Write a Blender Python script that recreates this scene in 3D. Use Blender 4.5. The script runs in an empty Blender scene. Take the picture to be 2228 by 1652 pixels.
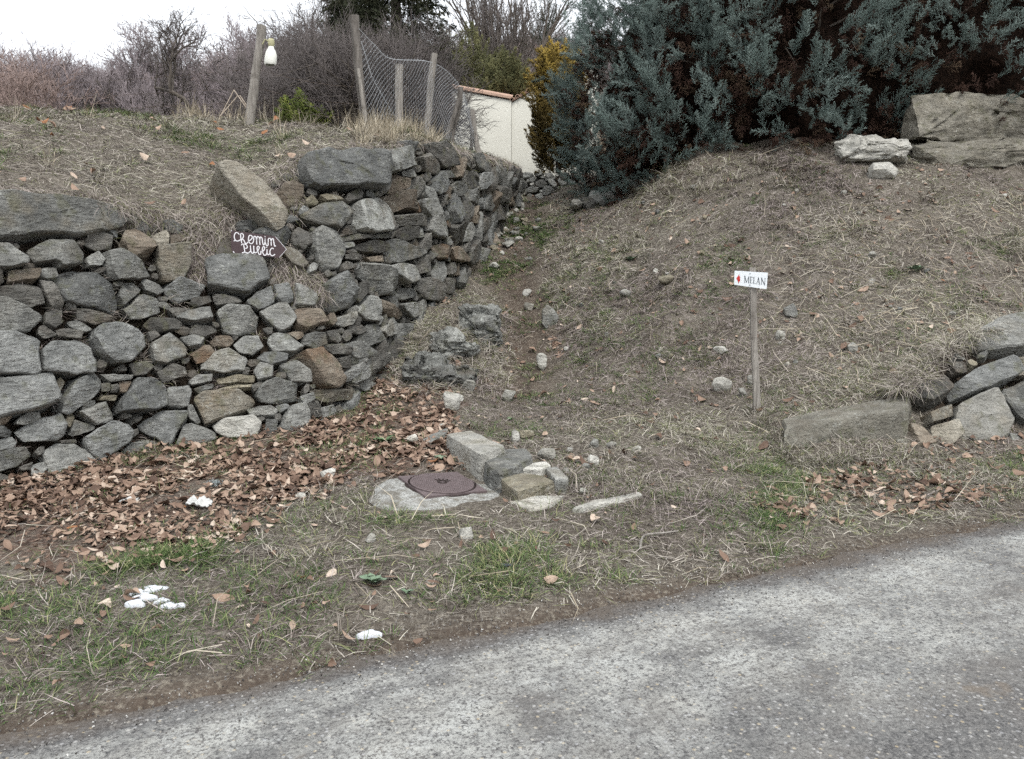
import bpy, bmesh, math, random
import numpy as np
from mathutils import Vector, Matrix, Euler

# ------------------------------------------------------------------ scene, camera, sky, sun
sc = bpy.context.scene
CAMH, PITCH, F = 1.6, math.radians(7.0), 1683.0      # F: focal length for a picture 2228 wide
cam_d = bpy.data.cameras.new("camera")
cam = bpy.data.objects.new("camera", cam_d)
sc.collection.objects.link(cam)
cam.location = (0, 0, CAMH)
cam.rotation_euler = (math.radians(90) - PITCH, 0, 0)
cam_d.sensor_width = 36.0
cam_d.lens = F / 2228.0 * 36.0
cam_d.clip_start = 0.05
cam_d.clip_end = 3000
sc.camera = cam

world = bpy.data.worlds.new("World")
sc.world = world
world.use_nodes = True
wn, wl = world.node_tree.nodes, world.node_tree.links
bg = wn["Background"]
sky = wn.new("ShaderNodeTexSky")
sky.sky_type = 'NISHITA'
sky.sun_disc = False
SUN_EL, SUN_AZ = 56.0, 158.0           # degrees; azimuth clockwise from +Y
sky.sun_elevation = math.radians(SUN_EL)
sky.sun_rotation = math.radians(SUN_AZ)
sky.dust_density = 4.0
cloud = wn.new("ShaderNodeMix"); cloud.data_type = 'RGBA'     # closed cloud deck over the clear sky
cloud.inputs[0].default_value = 0.88
cloud.inputs[7].default_value = (11.5, 11.9, 12.4, 1)
wl.new(sky.outputs[0], cloud.inputs[6])
wl.new(cloud.outputs[2], bg.inputs[0])
bg.inputs[1].default_value = 0.088

sun_d = bpy.data.lights.new("sun", 'SUN')
sun_d.energy = 1.5
sun_d.angle = math.radians(18)
sun_d.color = (1.0, 0.98, 0.95)
sun = bpy.data.objects.new("sun", sun_d)
sc.collection.objects.link(sun)
_a, _e = math.radians(SUN_AZ), math.radians(SUN_EL)
_d = Vector((math.sin(_a) * math.cos(_e), math.cos(_a) * math.cos(_e), math.sin(_e)))
sun.rotation_euler = _d.to_track_quat('Z', 'Y').to_euler()
sun.location = (0, 0, 40)

vs = sc.view_settings
vs.view_transform = 'Standard'
vs.look = 'None'
vs.exposure = 0.66
vs.gamma = 1.0
vs.use_curve_mapping = False
sc.cycles.max_bounces = 3
sc.cycles.diffuse_bounces = 1
sc.cycles.glossy_bounces = 1
sc.cycles.use_adaptive_sampling = True
sc.cycles.adaptive_threshold = 0.03
sc.cycles.adaptive_min_samples = 24
sc.cycles.use_denoising = False

# ------------------------------------------------------------------ helpers
rng = np.random.default_rng(11)
R = random.Random(5)
COL = sc.collection
cp, sp_ = math.cos(PITCH), math.sin(PITCH)

def pt(px, py, y):
    """World point at depth y seen at picture place (px, py)."""
    xr, yu = (px - 1114.0) / F, -(py - 826.0) / F
    d = (xr, cp + yu * sp_, -sp_ + yu * cp)
    k = y / d[1]
    return np.array([d[0] * k, y, CAMH + d[2] * k])

def proj(p):
    p = np.atleast_2d(np.asarray(p, float))
    x, y, z = p[:, 0], p[:, 1], p[:, 2] - CAMH
    dep = np.maximum(y * cp - z * sp_, 1e-3)
    up = y * sp_ + z * cp
    return np.stack([1114 + F * x / dep, 826 - F * up / dep, dep], 1)

def hash3(i, j, k, s):
    n = (i * 374761393 + j * 668265263 + k * 2147483647 + s * 974634101) & 0xFFFFFFFF
    n = ((n ^ (n >> 13)) * 1274126177) & 0xFFFFFFFF
    n = (n ^ (n >> 16)) & 0xFFFFFFFF
    return n / 4294967295.0

def vnoise(p, freq=1.0, seed=0):
    q = np.asarray(p, float) * freq
    i = np.floor(q).astype(np.int64)
    f = q - i
    f = f * f * (3 - 2 * f)
    out = 0
    for a in (0, 1):
        wa = f[:, 0] if a else 1 - f[:, 0]
        for b in (0, 1):
            wb = f[:, 1] if b else 1 - f[:, 1]
            for c in (0, 1):
                wc = f[:, 2] if c else 1 - f[:, 2]
                out = out + wa * wb * wc * hash3(i[:, 0] + a, i[:, 1] + b, i[:, 2] + c, seed)
    return out * 2 - 1

def fbm(p, freq=1.0, octs=4, seed=0):
    o, amp, tot = 0, 1.0, 0
    for k in range(octs):
        o = o + amp * vnoise(p, freq * 2 ** k, seed + k * 7)
        tot += amp
        amp *= 0.5
    return o / tot

def in_poly(x, y, poly):
    x, y = np.asarray(x, float), np.asarray(y, float)
    r = np.zeros(x.shape, bool)
    n = len(poly)
    for i in range(n):
        x0, y0 = poly[i]
        x1, y1 = poly[(i + 1) % n]
        if y0 == y1:
            continue
        c = ((y0 > y) != (y1 > y)) & (x < (x1 - x0) * (y - y0) / (y1 - y0) + x0)
        r ^= c
    return r

def mesh_np(name, V, Fc, mats=None, smooth=None):
    me = bpy.data.meshes.new(name)
    V = np.asarray(V, np.float32)
    if isinstance(Fc, np.ndarray):
        nf, k = Fc.shape
        me.vertices.add(len(V)); me.vertices.foreach_set("co", V.ravel())
        me.loops.add(nf * k); me.loops.foreach_set("vertex_index", Fc.astype(np.int32).ravel())
        me.polygons.add(nf); me.polygons.foreach_set("loop_start", np.arange(0, nf * k, k, dtype=np.int32))
        me.update(calc_edges=True); me.validate()
    else:
        me.from_pydata([tuple(map(float, v)) for v in V], [], [tuple(int(i) for i in f) for f in Fc])
        me.update()
    for m in (mats or []):
        me.materials.append(m)
    if smooth is not None:
        me.polygons.foreach_set("use_smooth", np.ones(len(me.polygons), bool))
        if smooth < 179:
            me.set_sharp_from_angle(angle=math.radians(smooth))
    return me

def obj(name, me, parent=None, loc=None, rot=None):
    o = bpy.data.objects.new(name, me)
    COL.objects.link(o)
    if parent is not None:
        o.parent = parent
    if loc is not None:
        o.location = tuple(map(float, loc))
    if rot is not None:
        o.rotation_euler = tuple(map(float, rot))
    return o

def tag(o, label=None, cat=None, group=None, kind=None):
    if label: o["label"] = label
    if cat: o["category"] = cat
    if group: o["group"] = group
    if kind: o["kind"] = kind
    return o

def empty(name, loc, label=None, cat=None, group=None):
    return tag(obj(name, None, loc=loc), label, cat, group)

class MB:
    """Gathers shapes into one mesh."""
    def __init__(s):
        s.v, s.f, s.n = [], [], 0
    def add(s, V, Fc):
        V = np.asarray(V, float)
        s.v.append(V)
        s.f += [tuple(int(i) + s.n for i in f) for f in Fc]
        s.n += len(V)
    def box(s, c, size, M=None):
        x, y, z = np.array(size) / 2.0
        V = np.array([[-x, -y, -z], [x, -y, -z], [x, y, -z], [-x, y, -z], [-x, -y, z], [x, -y, z], [x, y, z], [-x, y, z]])
        if M is not None:
            V = V @ np.array(M).T
        s.add(V + np.array(c), [(0, 3, 2, 1), (4, 5, 6, 7), (0, 1, 5, 4), (1, 2, 6, 5), (2, 3, 7, 6), (3, 0, 4, 7)])
    def tube(s, pts, rad, k=6, cap=True, squash=None):
        pts = np.asarray(pts, float)
        n = len(pts)
        rad = np.broadcast_to(np.asarray(rad, float), (n,))
        V = []
        up = np.array([0.31, 0.2, 0.93])
        for i in range(n):
            t = pts[min(i + 1, n - 1)] - pts[max(i - 1, 0)]
            t = t / (np.linalg.norm(t) + 1e-9)
            a = np.cross(t, up); la = np.linalg.norm(a)
            if la < 1e-3:
                a = np.cross(t, [1, 0, 0]); la = np.linalg.norm(a)
            a /= la
            b = np.cross(t, a)
            for j in range(k):
                an = 2 * math.pi * j / k
                V.append(pts[i] + rad[i] * (math.cos(an) * a + math.sin(an) * b))
        Fc = []
        for i in range(n - 1):
            for j in range(k):
                Fc.append((i * k + j, i * k + (j + 1) % k, (i + 1) * k + (j + 1) % k, (i + 1) * k + j))
        if cap:
            Fc.append(tuple(range(k - 1, -1, -1)))
            Fc.append(tuple((n - 1) * k + j for j in range(k)))
        s.add(V, Fc)
    def mesh(s, name, mat, smooth=None):
        return mesh_np(name, np.concatenate(s.v), s.f, [mat], smooth)

def spikes(base, tip, rad):
    """Thin three-sided cones, all at once."""
    base, tip = np.asarray(base, float), np.asarray(tip, float)
    n = len(base)
    d = tip - base
    d /= np.linalg.norm(d, axis=1, keepdims=True) + 1e-9
    ref = np.where(np.abs(d[:, 2:3]) > 0.9, np.array([[1.0, 0, 0]]), np.array([[0, 0, 1.0]]))
    a = np.cross(d, ref); a /= np.linalg.norm(a, axis=1, keepdims=True)
    b = np.cross(d, a)
    rad = np.broadcast_to(np.asarray(rad, float), (n,))[:, None]
    V = np.empty((n, 4, 3))
    for j in range(3):
        an = 2 * math.pi * j / 3
        V[:, j] = base + rad * (math.cos(an) * a + math.sin(an) * b)
    V[:, 3] = tip
    i0 = np.arange(n)[:, None] * 4
    Fc = np.concatenate([i0 + np.array([[0, 1, 3]]), i0 + np.array([[1, 2, 3]]), i0 + np.array([[2, 0, 3]])])
    return V.reshape(-1, 3), Fc

def mat_to_euler(M):
    M = np.asarray(M)
    y = np.arcsin(np.clip(-M[:, 2, 0], -1, 1))
    x = np.arctan2(M[:, 2, 1], M[:, 2, 2])
    z = np.arctan2(M[:, 1, 0], M[:, 0, 0])
    return np.stack([x, y, z], 1)

def frames(nrm, yaw):
    """Rotation matrices with z along nrm and x turned by yaw."""
    n = nrm / (np.linalg.norm(nrm, axis=1, keepdims=True) + 1e-9)
    h = np.stack([np.cos(yaw), np.sin(yaw), np.zeros_like(yaw)], 1)
    x = h - n * np.sum(h * n, 1, keepdims=True)
    x /= np.linalg.norm(x, axis=1, keepdims=True) + 1e-9
    y = np.cross(n, x)
    return np.stack([x, y, n], 2)

def scatter(name, protos, P_, rot, scl, pid, tint=None, parent=None):
    """One object whose mesh is the points; geometry nodes set a small mesh on each point."""
    c = bpy.data.collections.new(name + "_pieces")
    for i, me in enumerate(protos):
        c.objects.link(bpy.data.objects.new("%s_piece_%03d" % (name, i), me))
    n = len(P_)
    me = bpy.data.meshes.new(name)
    me.vertices.add(n)
    me.vertices.foreach_set("co", np.asarray(P_, np.float32).ravel())
    for nm, ty, arr in (("rot", 'FLOAT_VECTOR', rot), ("scl", 'FLOAT', scl), ("pid", 'INT', pid), ("tint", 'FLOAT', tint if tint is not None else rng.random(n))):
        a = me.attributes.new(nm, ty, 'POINT')
        arr = np.asarray(arr, np.int32 if ty == 'INT' else np.float32)
        a.data.foreach_set("vector" if ty == 'FLOAT_VECTOR' else "value", arr.ravel())
    for m in protos[0].materials:
        me.materials.append(m)
    o = obj(name, me, parent)
    g = bpy.data.node_groups.new(name + "_nodes", 'GeometryNodeTree')
    g.interface.new_socket("Geometry", in_out='INPUT', socket_type='NodeSocketGeometry')
    g.interface.new_socket("Geometry", in_out='OUTPUT', socket_type='NodeSocketGeometry')
    N, L = g.nodes, g.links
    gi, go = N.new("NodeGroupInput"), N.new("NodeGroupOutput")
    ip = N.new("GeometryNodeInstanceOnPoints")
    ci = N.new("GeometryNodeCollectionInfo")
    ci.inputs[0].default_value = c
    ci.inputs[1].default_value = True
    ci.inputs[2].default_value = True
    def attr(nm, ty):
        a = N.new("GeometryNodeInputNamedAttribute")
        a.data_type = ty
        a.inputs[0].default_value = nm
        return a.outputs[0]
    e2r = N.new("FunctionNodeEulerToRotation")
    L.new(attr("rot", 'FLOAT_VECTOR'), e2r.inputs[0])
    L.new(gi.outputs[0], ip.inputs["Points"])
    L.new(ci.outputs[0], ip.inputs["Instance"])
    ip.inputs["Pick Instance"].default_value = True
    L.new(attr("pid", 'INT'), ip.inputs["Instance Index"])
    L.new(e2r.outputs[0], ip.inputs["Rotation"])
    L.new(attr("scl", 'FLOAT'), ip.inputs["Scale"])
    L.new(ip.outputs[0], go.inputs[0])
    md = o.modifiers.new("pieces", 'NODES')
    md.node_group = g
    return o

_tri = {}
def sample_tris(V, T, n, wfun, cut=350):
    """Random points on triangles, weighted by area times wfun(pixels, points)."""
    if id(T) not in _tri:
        mid = (V[T[:, 0]] + V[T[:, 1]] + V[T[:, 2]]) / 3
        px = proj(mid)
        k = ~((px[:, 0] < -cut) | (px[:, 0] > 2228 + cut) | (px[:, 1] < -200) | (px[:, 1] > 1652 + 150) | (mid[:, 1] < 0.3))
        _tri[id(T)] = (T[k], mid[k], px[k])
    T, mid, px = _tri[id(T)]
    a, b, c = V[T[:, 0]], V[T[:, 1]], V[T[:, 2]]
    nr = np.cross(b - a, c - a)
    ar = np.linalg.norm(nr, axis=1) * 0.5
    w = ar * wfun(px, mid)
    w = np.maximum(w, 0)
    i = rng.choice(len(T), n, p=w / w.sum())
    u, v = rng.random(n), rng.random(n)
    s = u + v > 1
    u[s], v[s] = 1 - u[s], 1 - v[s]
    p = a[i] + (b[i] - a[i]) * u[:, None] + (c[i] - a[i]) * v[:, None]
    nn = nr[i] / (np.linalg.norm(nr[i], axis=1, keepdims=True) + 1e-12)
    nn[nn[:, 2] < 0] *= -1
    return p, nn
# ------------------------------------------------------------------ materials
class NT:
    def __init__(s, name, rough=0.9, spec=0.2):
        s.m = bpy.data.materials.new(name)
        s.m.use_nodes = True
        s.n, s.l = s.m.node_tree.nodes, s.m.node_tree.links
        s.b = s.n["Principled BSDF"]
        s.b.inputs["Roughness"].default_value = rough
        s.b.inputs["Specular IOR Level"].default_value = spec
    def link(s, a, b): s.l.new(a, b)
    def pos(s): return s.n.new("ShaderNodeNewGeometry").outputs["Position"]
    def objc(s): return s.n.new("ShaderNodeTexCoord").outputs["Object"]
    def rand(s): return s.n.new("ShaderNodeObjectInfo").outputs["Random"]
    def attr(s, nm, inst=False):
        a = s.n.new("ShaderNodeAttribute"); a.attribute_name = nm
        if inst: a.attribute_type = 'INSTANCER'
        return a.outputs["Fac"]
    def mapv(s, v, scale=(1, 1, 1), rot=(0, 0, 0), off=None):
        m = s.n.new("ShaderNodeMapping")
        m.inputs["Scale"].default_value = scale
        m.inputs["Rotation"].default_value = rot
        s.link(v, m.inputs["Vector"])
        if off is not None: s.link(off, m.inputs["Location"])
        return m.outputs[0]
    def noise(s, v, scale, detail=4, rough=0.6, dist=0.0):
        t = s.n.new("ShaderNodeTexNoise")
        t.inputs["Scale"].default_value = scale
        t.inputs["Detail"].default_value = detail
        t.inputs["Roughness"].default_value = rough
        t.inputs["Distortion"].default_value = dist
        if v is not None: s.link(v, t.inputs["Vector"])
        return t.outputs["Fac"]
    def voro(s, v, scale, feat='F1', out="Distance"):
        t = s.n.new("ShaderNodeTexVoronoi"); t.feature = feat
        t.inputs["Scale"].default_value = scale
        s.link(v, t.inputs["Vector"])
        return t.outputs[out]
    def ramp(s, f, stops, interp='LINEAR'):
        r = s.n.new("ShaderNodeValToRGB")
        r.color_ramp.interpolation = interp
        el = r.color_ramp.elements
        while len(el) < len(stops): el.new(0.5)
        for e, (p, c) in zip(el, stops):
            e.position = p
            e.color = (c, c, c, 1) if isinstance(c, (int, float)) else (*c, 1)
        s.link(f, r.inputs[0])
        return r.outputs[0]
    def mix(s, f, a, b, mode='MIX'):
        m = s.n.new("ShaderNodeMix"); m.data_type = 'RGBA'; m.blend_type = mode
        for sock, v in ((m.inputs[0], f), (m.inputs[6], a), (m.inputs[7], b)):
            if isinstance(v, (int, float)): sock.default_value = v if sock == m.inputs[0] else (v, v, v, 1)
            elif isinstance(v, tuple): sock.default_value = (*v, 1)
            else: s.link(v, sock)
        return m.outputs[2]
    def math(s, op, a, b=0.0, clamp=False):
        m = s.n.new("ShaderNodeMath"); m.operation = op; m.use_clamp = clamp
        for sock, v in ((m.inputs[0], a), (m.inputs[1], b)):
            if isinstance(v, (int, float)): sock.default_value = v
            else: s.link(v, sock)
        return m.outputs[0]
    def color(s, c):
        if isinstance(c, tuple): s.b.inputs["Base Color"].default_value = (*c, 1)
        else: s.link(c, s.b.inputs["Base Color"])
        return s
    def bump(s, h, strength=0.5, dist=0.02):
        b = s.n.new("ShaderNodeBump")
        b.inputs["Strength"].default_value = strength
        b.inputs["Distance"].default_value = dist
        s.link(h, b.inputs["Height"])
        s.link(b.outputs[0], s.b.inputs["Normal"])
        return s
    def trans(s, f):
        s.b.inputs["Subsurface Weight"].default_value = 0
        return s

def stone_mat(name, c0, c1, stain, stain_amt=0.35, lichen=0.45, strata=(3, 3, 11)):
    t = NT(name, 0.88, 0.25)
    rnd = t.rand()
    off = t.n.new("ShaderNodeCombineXYZ")
    for k, mul in ((0, 37.0), (1, 91.0), (2, 53.0)):
        t.link(t.math('MULTIPLY', rnd, mul), off.inputs[k])
    rot = t.n.new("ShaderNodeCombineXYZ")
    t.link(t.math('MULTIPLY', rnd, 1.7), rot.inputs[0]); t.link(t.math('SUBTRACT', t.math('MULTIPLY', rnd, 2.2), 1.1), rot.inputs[1])
    m = t.n.new("ShaderNodeMapping"); t.link(t.objc(), m.inputs[0]); t.link(off.outputs[0], m.inputs[1])
    m2 = t.n.new("ShaderNodeMapping"); t.link(t.objc(), m2.inputs[0]); t.link(off.outputs[0], m2.inputs[1]); t.link(rot.outputs[0], m2.inputs[2]); m2.inputs[3].default_value = strata
    v = m.outputs[0]
    big = t.noise(v, 5, 3, 0.6)
    lay = t.noise(m2.outputs[0], 3.0, 4, 0.68)
    fine = t.noise(v, 60, 2, 0.7)
    col = t.mix(t.ramp(big, [(0.3, 0.0), (0.7, 1.0)]), c0, c1)
    bright = t.math('ADD', t.math('MULTIPLY', t.math('FRACT', t.math('MULTIPLY', rnd, 17.3)), 0.82), 0.58)
    col = t.mix(1.0, col, bright, 'MULTIPLY')
    col = t.mix(t.math('MULTIPLY', t.ramp(lay, [(0.35, 1.0), (0.55, 0.0)]), 0.55), col, tuple(0.45 * x for x in c0))
    st = t.math('MULTIPLY', t.ramp(t.noise(v, 3.2, 2, 0.6), [(0.5, 0.0), (0.66, 1.0)]), stain_amt)
    st = t.math('MULTIPLY', st, t.ramp(t.math('FRACT', t.math('MULTIPLY', rnd, 7.7)), [(0.3, 0.25), (0.9, 1.0)]))
    col = t.mix(st, col, stain)
    li = t.math('MULTIPLY', t.ramp(t.noise(v, 26, 3, 0.75), [(0.55, 0.0), (0.66, 1.0)]), t.ramp(big, [(0.42, 0.0), (0.62, 1.0)]))
    col = t.mix(t.math('MULTIPLY', li, min(1, lichen * 1.3)), col, (0.48, 0.49, 0.45))
    moss = t.math('MULTIPLY', t.ramp(t.noise(v, 7.0, 2, 0.6), [(0.56, 0.0), (0.68, 1.0)]), 0.45)
    col = t.mix(moss, col, (0.105, 0.105, 0.055))
    col = t.mix(t.math('MULTIPLY', t.ramp(fine, [(0.3, 1.0), (0.55, 0.0)]), 0.35), col, 0.03)
    t.color(col)
    h = t.math('ADD', t.math('MULTIPLY', t.noise(m2.outputs[0], 3.0, 4, 0.68), 1.0), t.math('MULTIPLY', t.noise(v, 16, 4, 0.72), 0.9))
    t.bump(h, 1.0, 0.045)
    return t.m

STONE_GREY = stone_mat("grey_schist", (0.165, 0.166, 0.154), (0.325, 0.323, 0.298), (0.19, 0.15, 0.085))
STONE_BLUE = stone_mat("blue_grey_schist", (0.15, 0.154, 0.147), (0.275, 0.278, 0.265), (0.2, 0.16, 0.1), 0.12)
STONE_TAN = stone_mat("tan_sandstone", (0.235, 0.212, 0.17), (0.345, 0.32, 0.265), (0.22, 0.145, 0.065), 0.4)
STONE_DARK = stone_mat("dark_schist", (0.10, 0.097, 0.088), (0.185, 0.176, 0.155), (0.13, 0.09, 0.055), 0.4, 0.25)
STONE_BROWN = stone_mat("rusty_schist", (0.16, 0.13, 0.10), (0.24, 0.205, 0.16), (0.19, 0.1, 0.045), 0.5, 0.25)
STONE_PALE = stone_mat("pale_limestone", (0.38, 0.37, 0.33), (0.54, 0.525, 0.475), (0.34, 0.28, 0.18), 0.3, 0.3, (2, 2, 5))
STONE_OCHRE = stone_mat("ochre_stone", (0.255, 0.225, 0.16), (0.36, 0.325, 0.245), (0.17, 0.15, 0.12), 0.6, 0.35)
STONE_SHADE = stone_mat("shaded_ochre_grey", (0.17, 0.158, 0.13), (0.27, 0.25, 0.205), (0.22, 0.185, 0.12), 0.5, 0.4, (1.6, 1.6, 4))  # ochre grey with the shade under the hedge put into its colour
STONE_LEDGE = stone_mat("ledge_limestone", (0.20, 0.187, 0.155), (0.34, 0.322, 0.27), (0.15, 0.13, 0.10), 0.7, 0.5, (1.6, 1.6, 1.8))
STONE_LICHEN = stone_mat("lichened_rock", (0.20, 0.20, 0.185), (0.38, 0.385, 0.355), (0.12, 0.09, 0.06), 0.5, 0.8, (3, 3, 9))

# earth
t = NT("earth", 0.95, 0.1)
v = t.pos()
c = t.ramp(t.noise(v, 2.2, 4, 0.65), [(0.3, (0.055, 0.045, 0.036)), (0.55, (0.11, 0.094, 0.076)), (0.75, (0.175, 0.155, 0.126))])
st1 = t.noise(t.mapv(v, (95, 11, 20), (0, 0, 0.5)), 1.0, 2, 0.6)
st2 = t.noise(t.mapv(v, (12, 90, 20), (0, 0, -0.35)), 1.0, 2, 0.6)
stk = t.math('MAXIMUM', t.ramp(st1, [(0.52, 0.0), (0.64, 1.0)]), t.ramp(st2, [(0.52, 0.0), (0.64, 1.0)]))
c = t.mix(t.math('MULTIPLY', stk, t.ramp(t.noise(v, 3.5, 2), [(0.35, 0.35), (0.6, 0.95)])), c, t.ramp(t.noise(v, 22, 2), [(0.35, (0.13, 0.114, 0.095)), (0.65, (0.33, 0.303, 0.26))]))
c = t.mix(t.math('MULTIPLY', t.attr('litter'), 0.9), c, t.ramp(t.voro(v, 26, 'F1', 'Distance'), [(0.0, (0.25, 0.165, 0.12)), (0.35, (0.16, 0.10, 0.075)), (0.7, (0.06, 0.038, 0.03))]))
c = t.mix(t.math('MULTIPLY', t.attr('soil'), 0.85), c, t.ramp(t.noise(v, 5, 3, 0.65), [(0.35, (0.055, 0.04, 0.031)), (0.65, (0.115, 0.088, 0.068))]))
c = t.mix(t.math('MULTIPLY', t.ramp(t.noise(v, 38, 2, 0.7), [(0.52, 0.0), (0.68, 1.0)]), 0.6), c, (0.30, 0.268, 0.215))
c = t.mix(t.math('MULTIPLY', t.ramp(t.voro(v, 75), [(0.1, 1.0), (0.22, 0.0)]), t.ramp(t.noise(v, 9, 3), [(0.5, 0.0), (0.65, 0.8)])), c, (0.33, 0.31, 0.27))
t.color(c).bump(t.noise(v, 30, 4, 0.75), 0.9, 0.04)
EARTH = t.m
t = NT("shaded_earth", 0.95, 0.1)  # earth behind the stones, darkened to stand for shade in the crevices
v = t.pos()
t.color(t.ramp(t.noise(v, 9, 3, 0.7), [(0.3, (0.03, 0.024, 0.018)), (0.7, (0.085, 0.066, 0.050))])).bump(t.noise(v, 25, 3, 0.7), 1.0, 0.05)
SHADED_EARTH = t.m

# asphalt: X runs along the road, Y is the distance in from the edge (object space of the road sheet)
t = NT("asphalt", 0.8, 0.3)
v = t.objc()
sepr = t.n.new("ShaderNodeSeparateXYZ"); t.link(v, sepr.inputs[0])
acr = sepr.outputs[1]
along = t.mapv(v, (0.8, 1.2, 1))
edge_w = t.math('ADD', acr, t.math('MULTIPLY', t.math('SUBTRACT', t.noise(v, 2.6, 5, 0.65), 0.5), 0.42))
worn = t.noise(along, 1.9, 7, 0.68)
worn2 = t.noise(v, 7.0, 5, 0.65)
band = t.ramp(t.math('MULTIPLY', edge_w, 0.55), [(0.05, 0.0), (0.13, 1.0), (0.48, 0.85), (0.80, 0.12)])
wf = t.math('MULTIPLY', band, t.ramp(t.math('ADD', t.math('MULTIPLY', worn, 0.75), t.math('MULTIPLY', worn2, 0.3)), [(0.42, 0.12), (0.60, 1.0)]))
base = t.ramp(t.math('ADD', t.math('MULTIPLY', t.noise(v, 85, 3, 0.85), 0.65), t.math('MULTIPLY', t.noise(v, 40, 2, 0.6), 0.35)), [(0.38, (0.035, 0.035, 0.037)), (0.52, (0.12, 0.117, 0.114)), (0.66, (0.27, 0.262, 0.25))])
base = t.mix(t.math('MULTIPLY', t.ramp(t.noise(v, 1.9, 5, 0.6), [(0.45, 0.0), (0.7, 1.0)]), 0.5), base, (0.155, 0.14, 0.125))
cellc = t.voro(v, 48, 'F1', "Color")
celld = t.voro(v, 48)
sepc = t.n.new("ShaderNodeSeparateColor"); t.link(cellc, sepc.inputs[0])
agg = t.math('MULTIPLY', t.ramp(celld, [(0.22, 1.0), (0.42, 0.0)]), t.ramp(sepc.outputs[0], [(0.62, 0.0), (0.72, 1.0)]))
base = t.mix(t.math('MULTIPLY', agg, 0.8), base, t.ramp(sepc.outputs[1], [(0.0, (0.30, 0.30, 0.31)), (0.6, (0.42, 0.41, 0.39)), (0.9, (0.40, 0.33, 0.22))]))
speck = t.ramp(t.math('ADD', t.math('MULTIPLY', t.noise(v, 70, 3, 0.85), 0.6), t.math('MULTIPLY', t.noise(v, 24, 3, 0.75), 0.4)), [(0.43, 0.0), (0.53, 1.0)])
pale = t.mix(t.noise(v, 5, 3), (0.48, 0.495, 0.48), (0.41, 0.397, 0.35))
base = t.mix(t.math('MULTIPLY', t.math('MULTIPLY', wf, 0.9), speck), base, pale)
mud = t.ramp(edge_w, [(0.0, 1.0), (0.13, 0.0)])
base = t.mix(t.math('MULTIPLY', mud, 0.75), base, (0.10, 0.08, 0.062))
spot = t.math('MULTIPLY', t.ramp(t.noise(v, 2.4, 3, 0.6), [(0.69, 0.0), (0.73, 1.0)]), 0.5)
base = t.mix(spot, base, (0.17, 0.135, 0.10))
t.color(base).bump(t.math('ADD', t.ramp(celld, [(0.0, 1.0), (0.5, 0.0)]), t.noise(v, 300, 2)), 0.7, 0.006)
ASPHALT = t.m

def blade_mat(name, stops, hue_a, hue_b, rough=0.8):
    t = NT(name, rough, 0.15)
    c = t.ramp(t.attr("bc"), stops)
    k = t.attr("tint")
    c = t.mix(1.0, c, t.ramp(k, [(0.0, hue_a), (1.0, hue_b)]), 'MULTIPLY')
    t.color(c)
    return t.m

DRY = blade_mat("dry_grass_blades", [(0.0, (0.07, 0.058, 0.05)), (0.25, (0.165, 0.145, 0.125)), (0.5, (0.31, 0.288, 0.252)), (0.78, (0.57, 0.54, 0.488)), (0.84, (0.14, 0.155, 0.075)), (1.0, (0.20, 0.21, 0.115))], (0.74, 0.67, 0.70), (1.07, 1.065, 0.985))
GREEN = blade_mat("green_grass_blades", [(0.0, (0.04, 0.07, 0.026)), (0.5, (0.08, 0.125, 0.047)), (0.8, (0.16, 0.185, 0.085)), (1.0, (0.36, 0.33, 0.2))], (0.75, 0.85, 0.7), (1.2, 1.15, 1.1))
STRAW = blade_mat("pale_straw", [(0.0, (0.27, 0.23, 0.175)), (0.6, (0.41, 0.36, 0.285)), (1.0, (0.52, 0.475, 0.40))], (0.85, 0.85, 0.85), (1.1, 1.08, 1.0))
t = NT("fallen_leaf", 0.7, 0.25)
c = t.ramp(t.attr("tint", True), [(0.0, (0.075, 0.047, 0.034)), (0.25, (0.16, 0.105, 0.076)), (0.5, (0.265, 0.182, 0.133)), (0.75, (0.385, 0.285, 0.215)), (0.97, (0.54, 0.45, 0.365)), (0.985, (0.26, 0.12, 0.055))])
c = t.mix(t.math('MULTIPLY', t.ramp(t.noise(t.pos(), 45, 3, 0.6), [(0.4, 0.0), (0.7, 1.0)]), 0.35), c, (0.12, 0.07, 0.045))
t.color(c)
LEAF = t.m

def plain(name, c, rough=0.85, spec=0.2, var=0.25, scale=20, bump=0.3):
    t = NT(name, rough, spec)
    v = t.objc()
    n = t.noise(v, scale, 5, 0.65)
    t.color(t.mix(t.ramp(n, [(0.3, 0.0), (0.7, 1.0)]), tuple(x * (1 - var) for x in c), tuple(min(1, x * (1 + var)) for x in c)))
    if bump: t.bump(n, bump, 0.01)
    return t.m

def wood_mat(name, c0, c1, scale=(40, 40, 3)):
    t = NT(name, 0.85, 0.15)
    v = t.mapv(t.objc(), scale)
    n = t.noise(v, 1.0, 5, 0.7)
    c = t.ramp(n, [(0.3, c0), (0.7, c1)])
    c = t.mix(t.math('MULTIPLY', t.ramp(t.noise(t.objc(), 8, 4, 0.6), [(0.55, 0.0), (0.7, 1.0)]), 0.5), c, (0.07, 0.06, 0.05))
    t.color(c).bump(n, 0.8, 0.015)
    return t.m
OLD_WOOD = wood_mat("weathered_wood", (0.15, 0.135, 0.12), (0.36, 0.335, 0.30))
OLD_WOOD_DARK = wood_mat("dark_weathered_wood", (0.07, 0.062, 0.055), (0.22, 0.20, 0.18))
BARK = wood_mat("grey_bark", (0.07, 0.058, 0.05), (0.16, 0.14, 0.12), (18, 18, 5))
WEED = blade_mat('dead_weeds', [(0.0, (0.045, 0.032, 0.027)), (0.6, (0.10, 0.072, 0.06)), (1.0, (0.2, 0.165, 0.14))], (0.8, 0.8, 0.8), (1.1, 1.1, 1.1))
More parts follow.
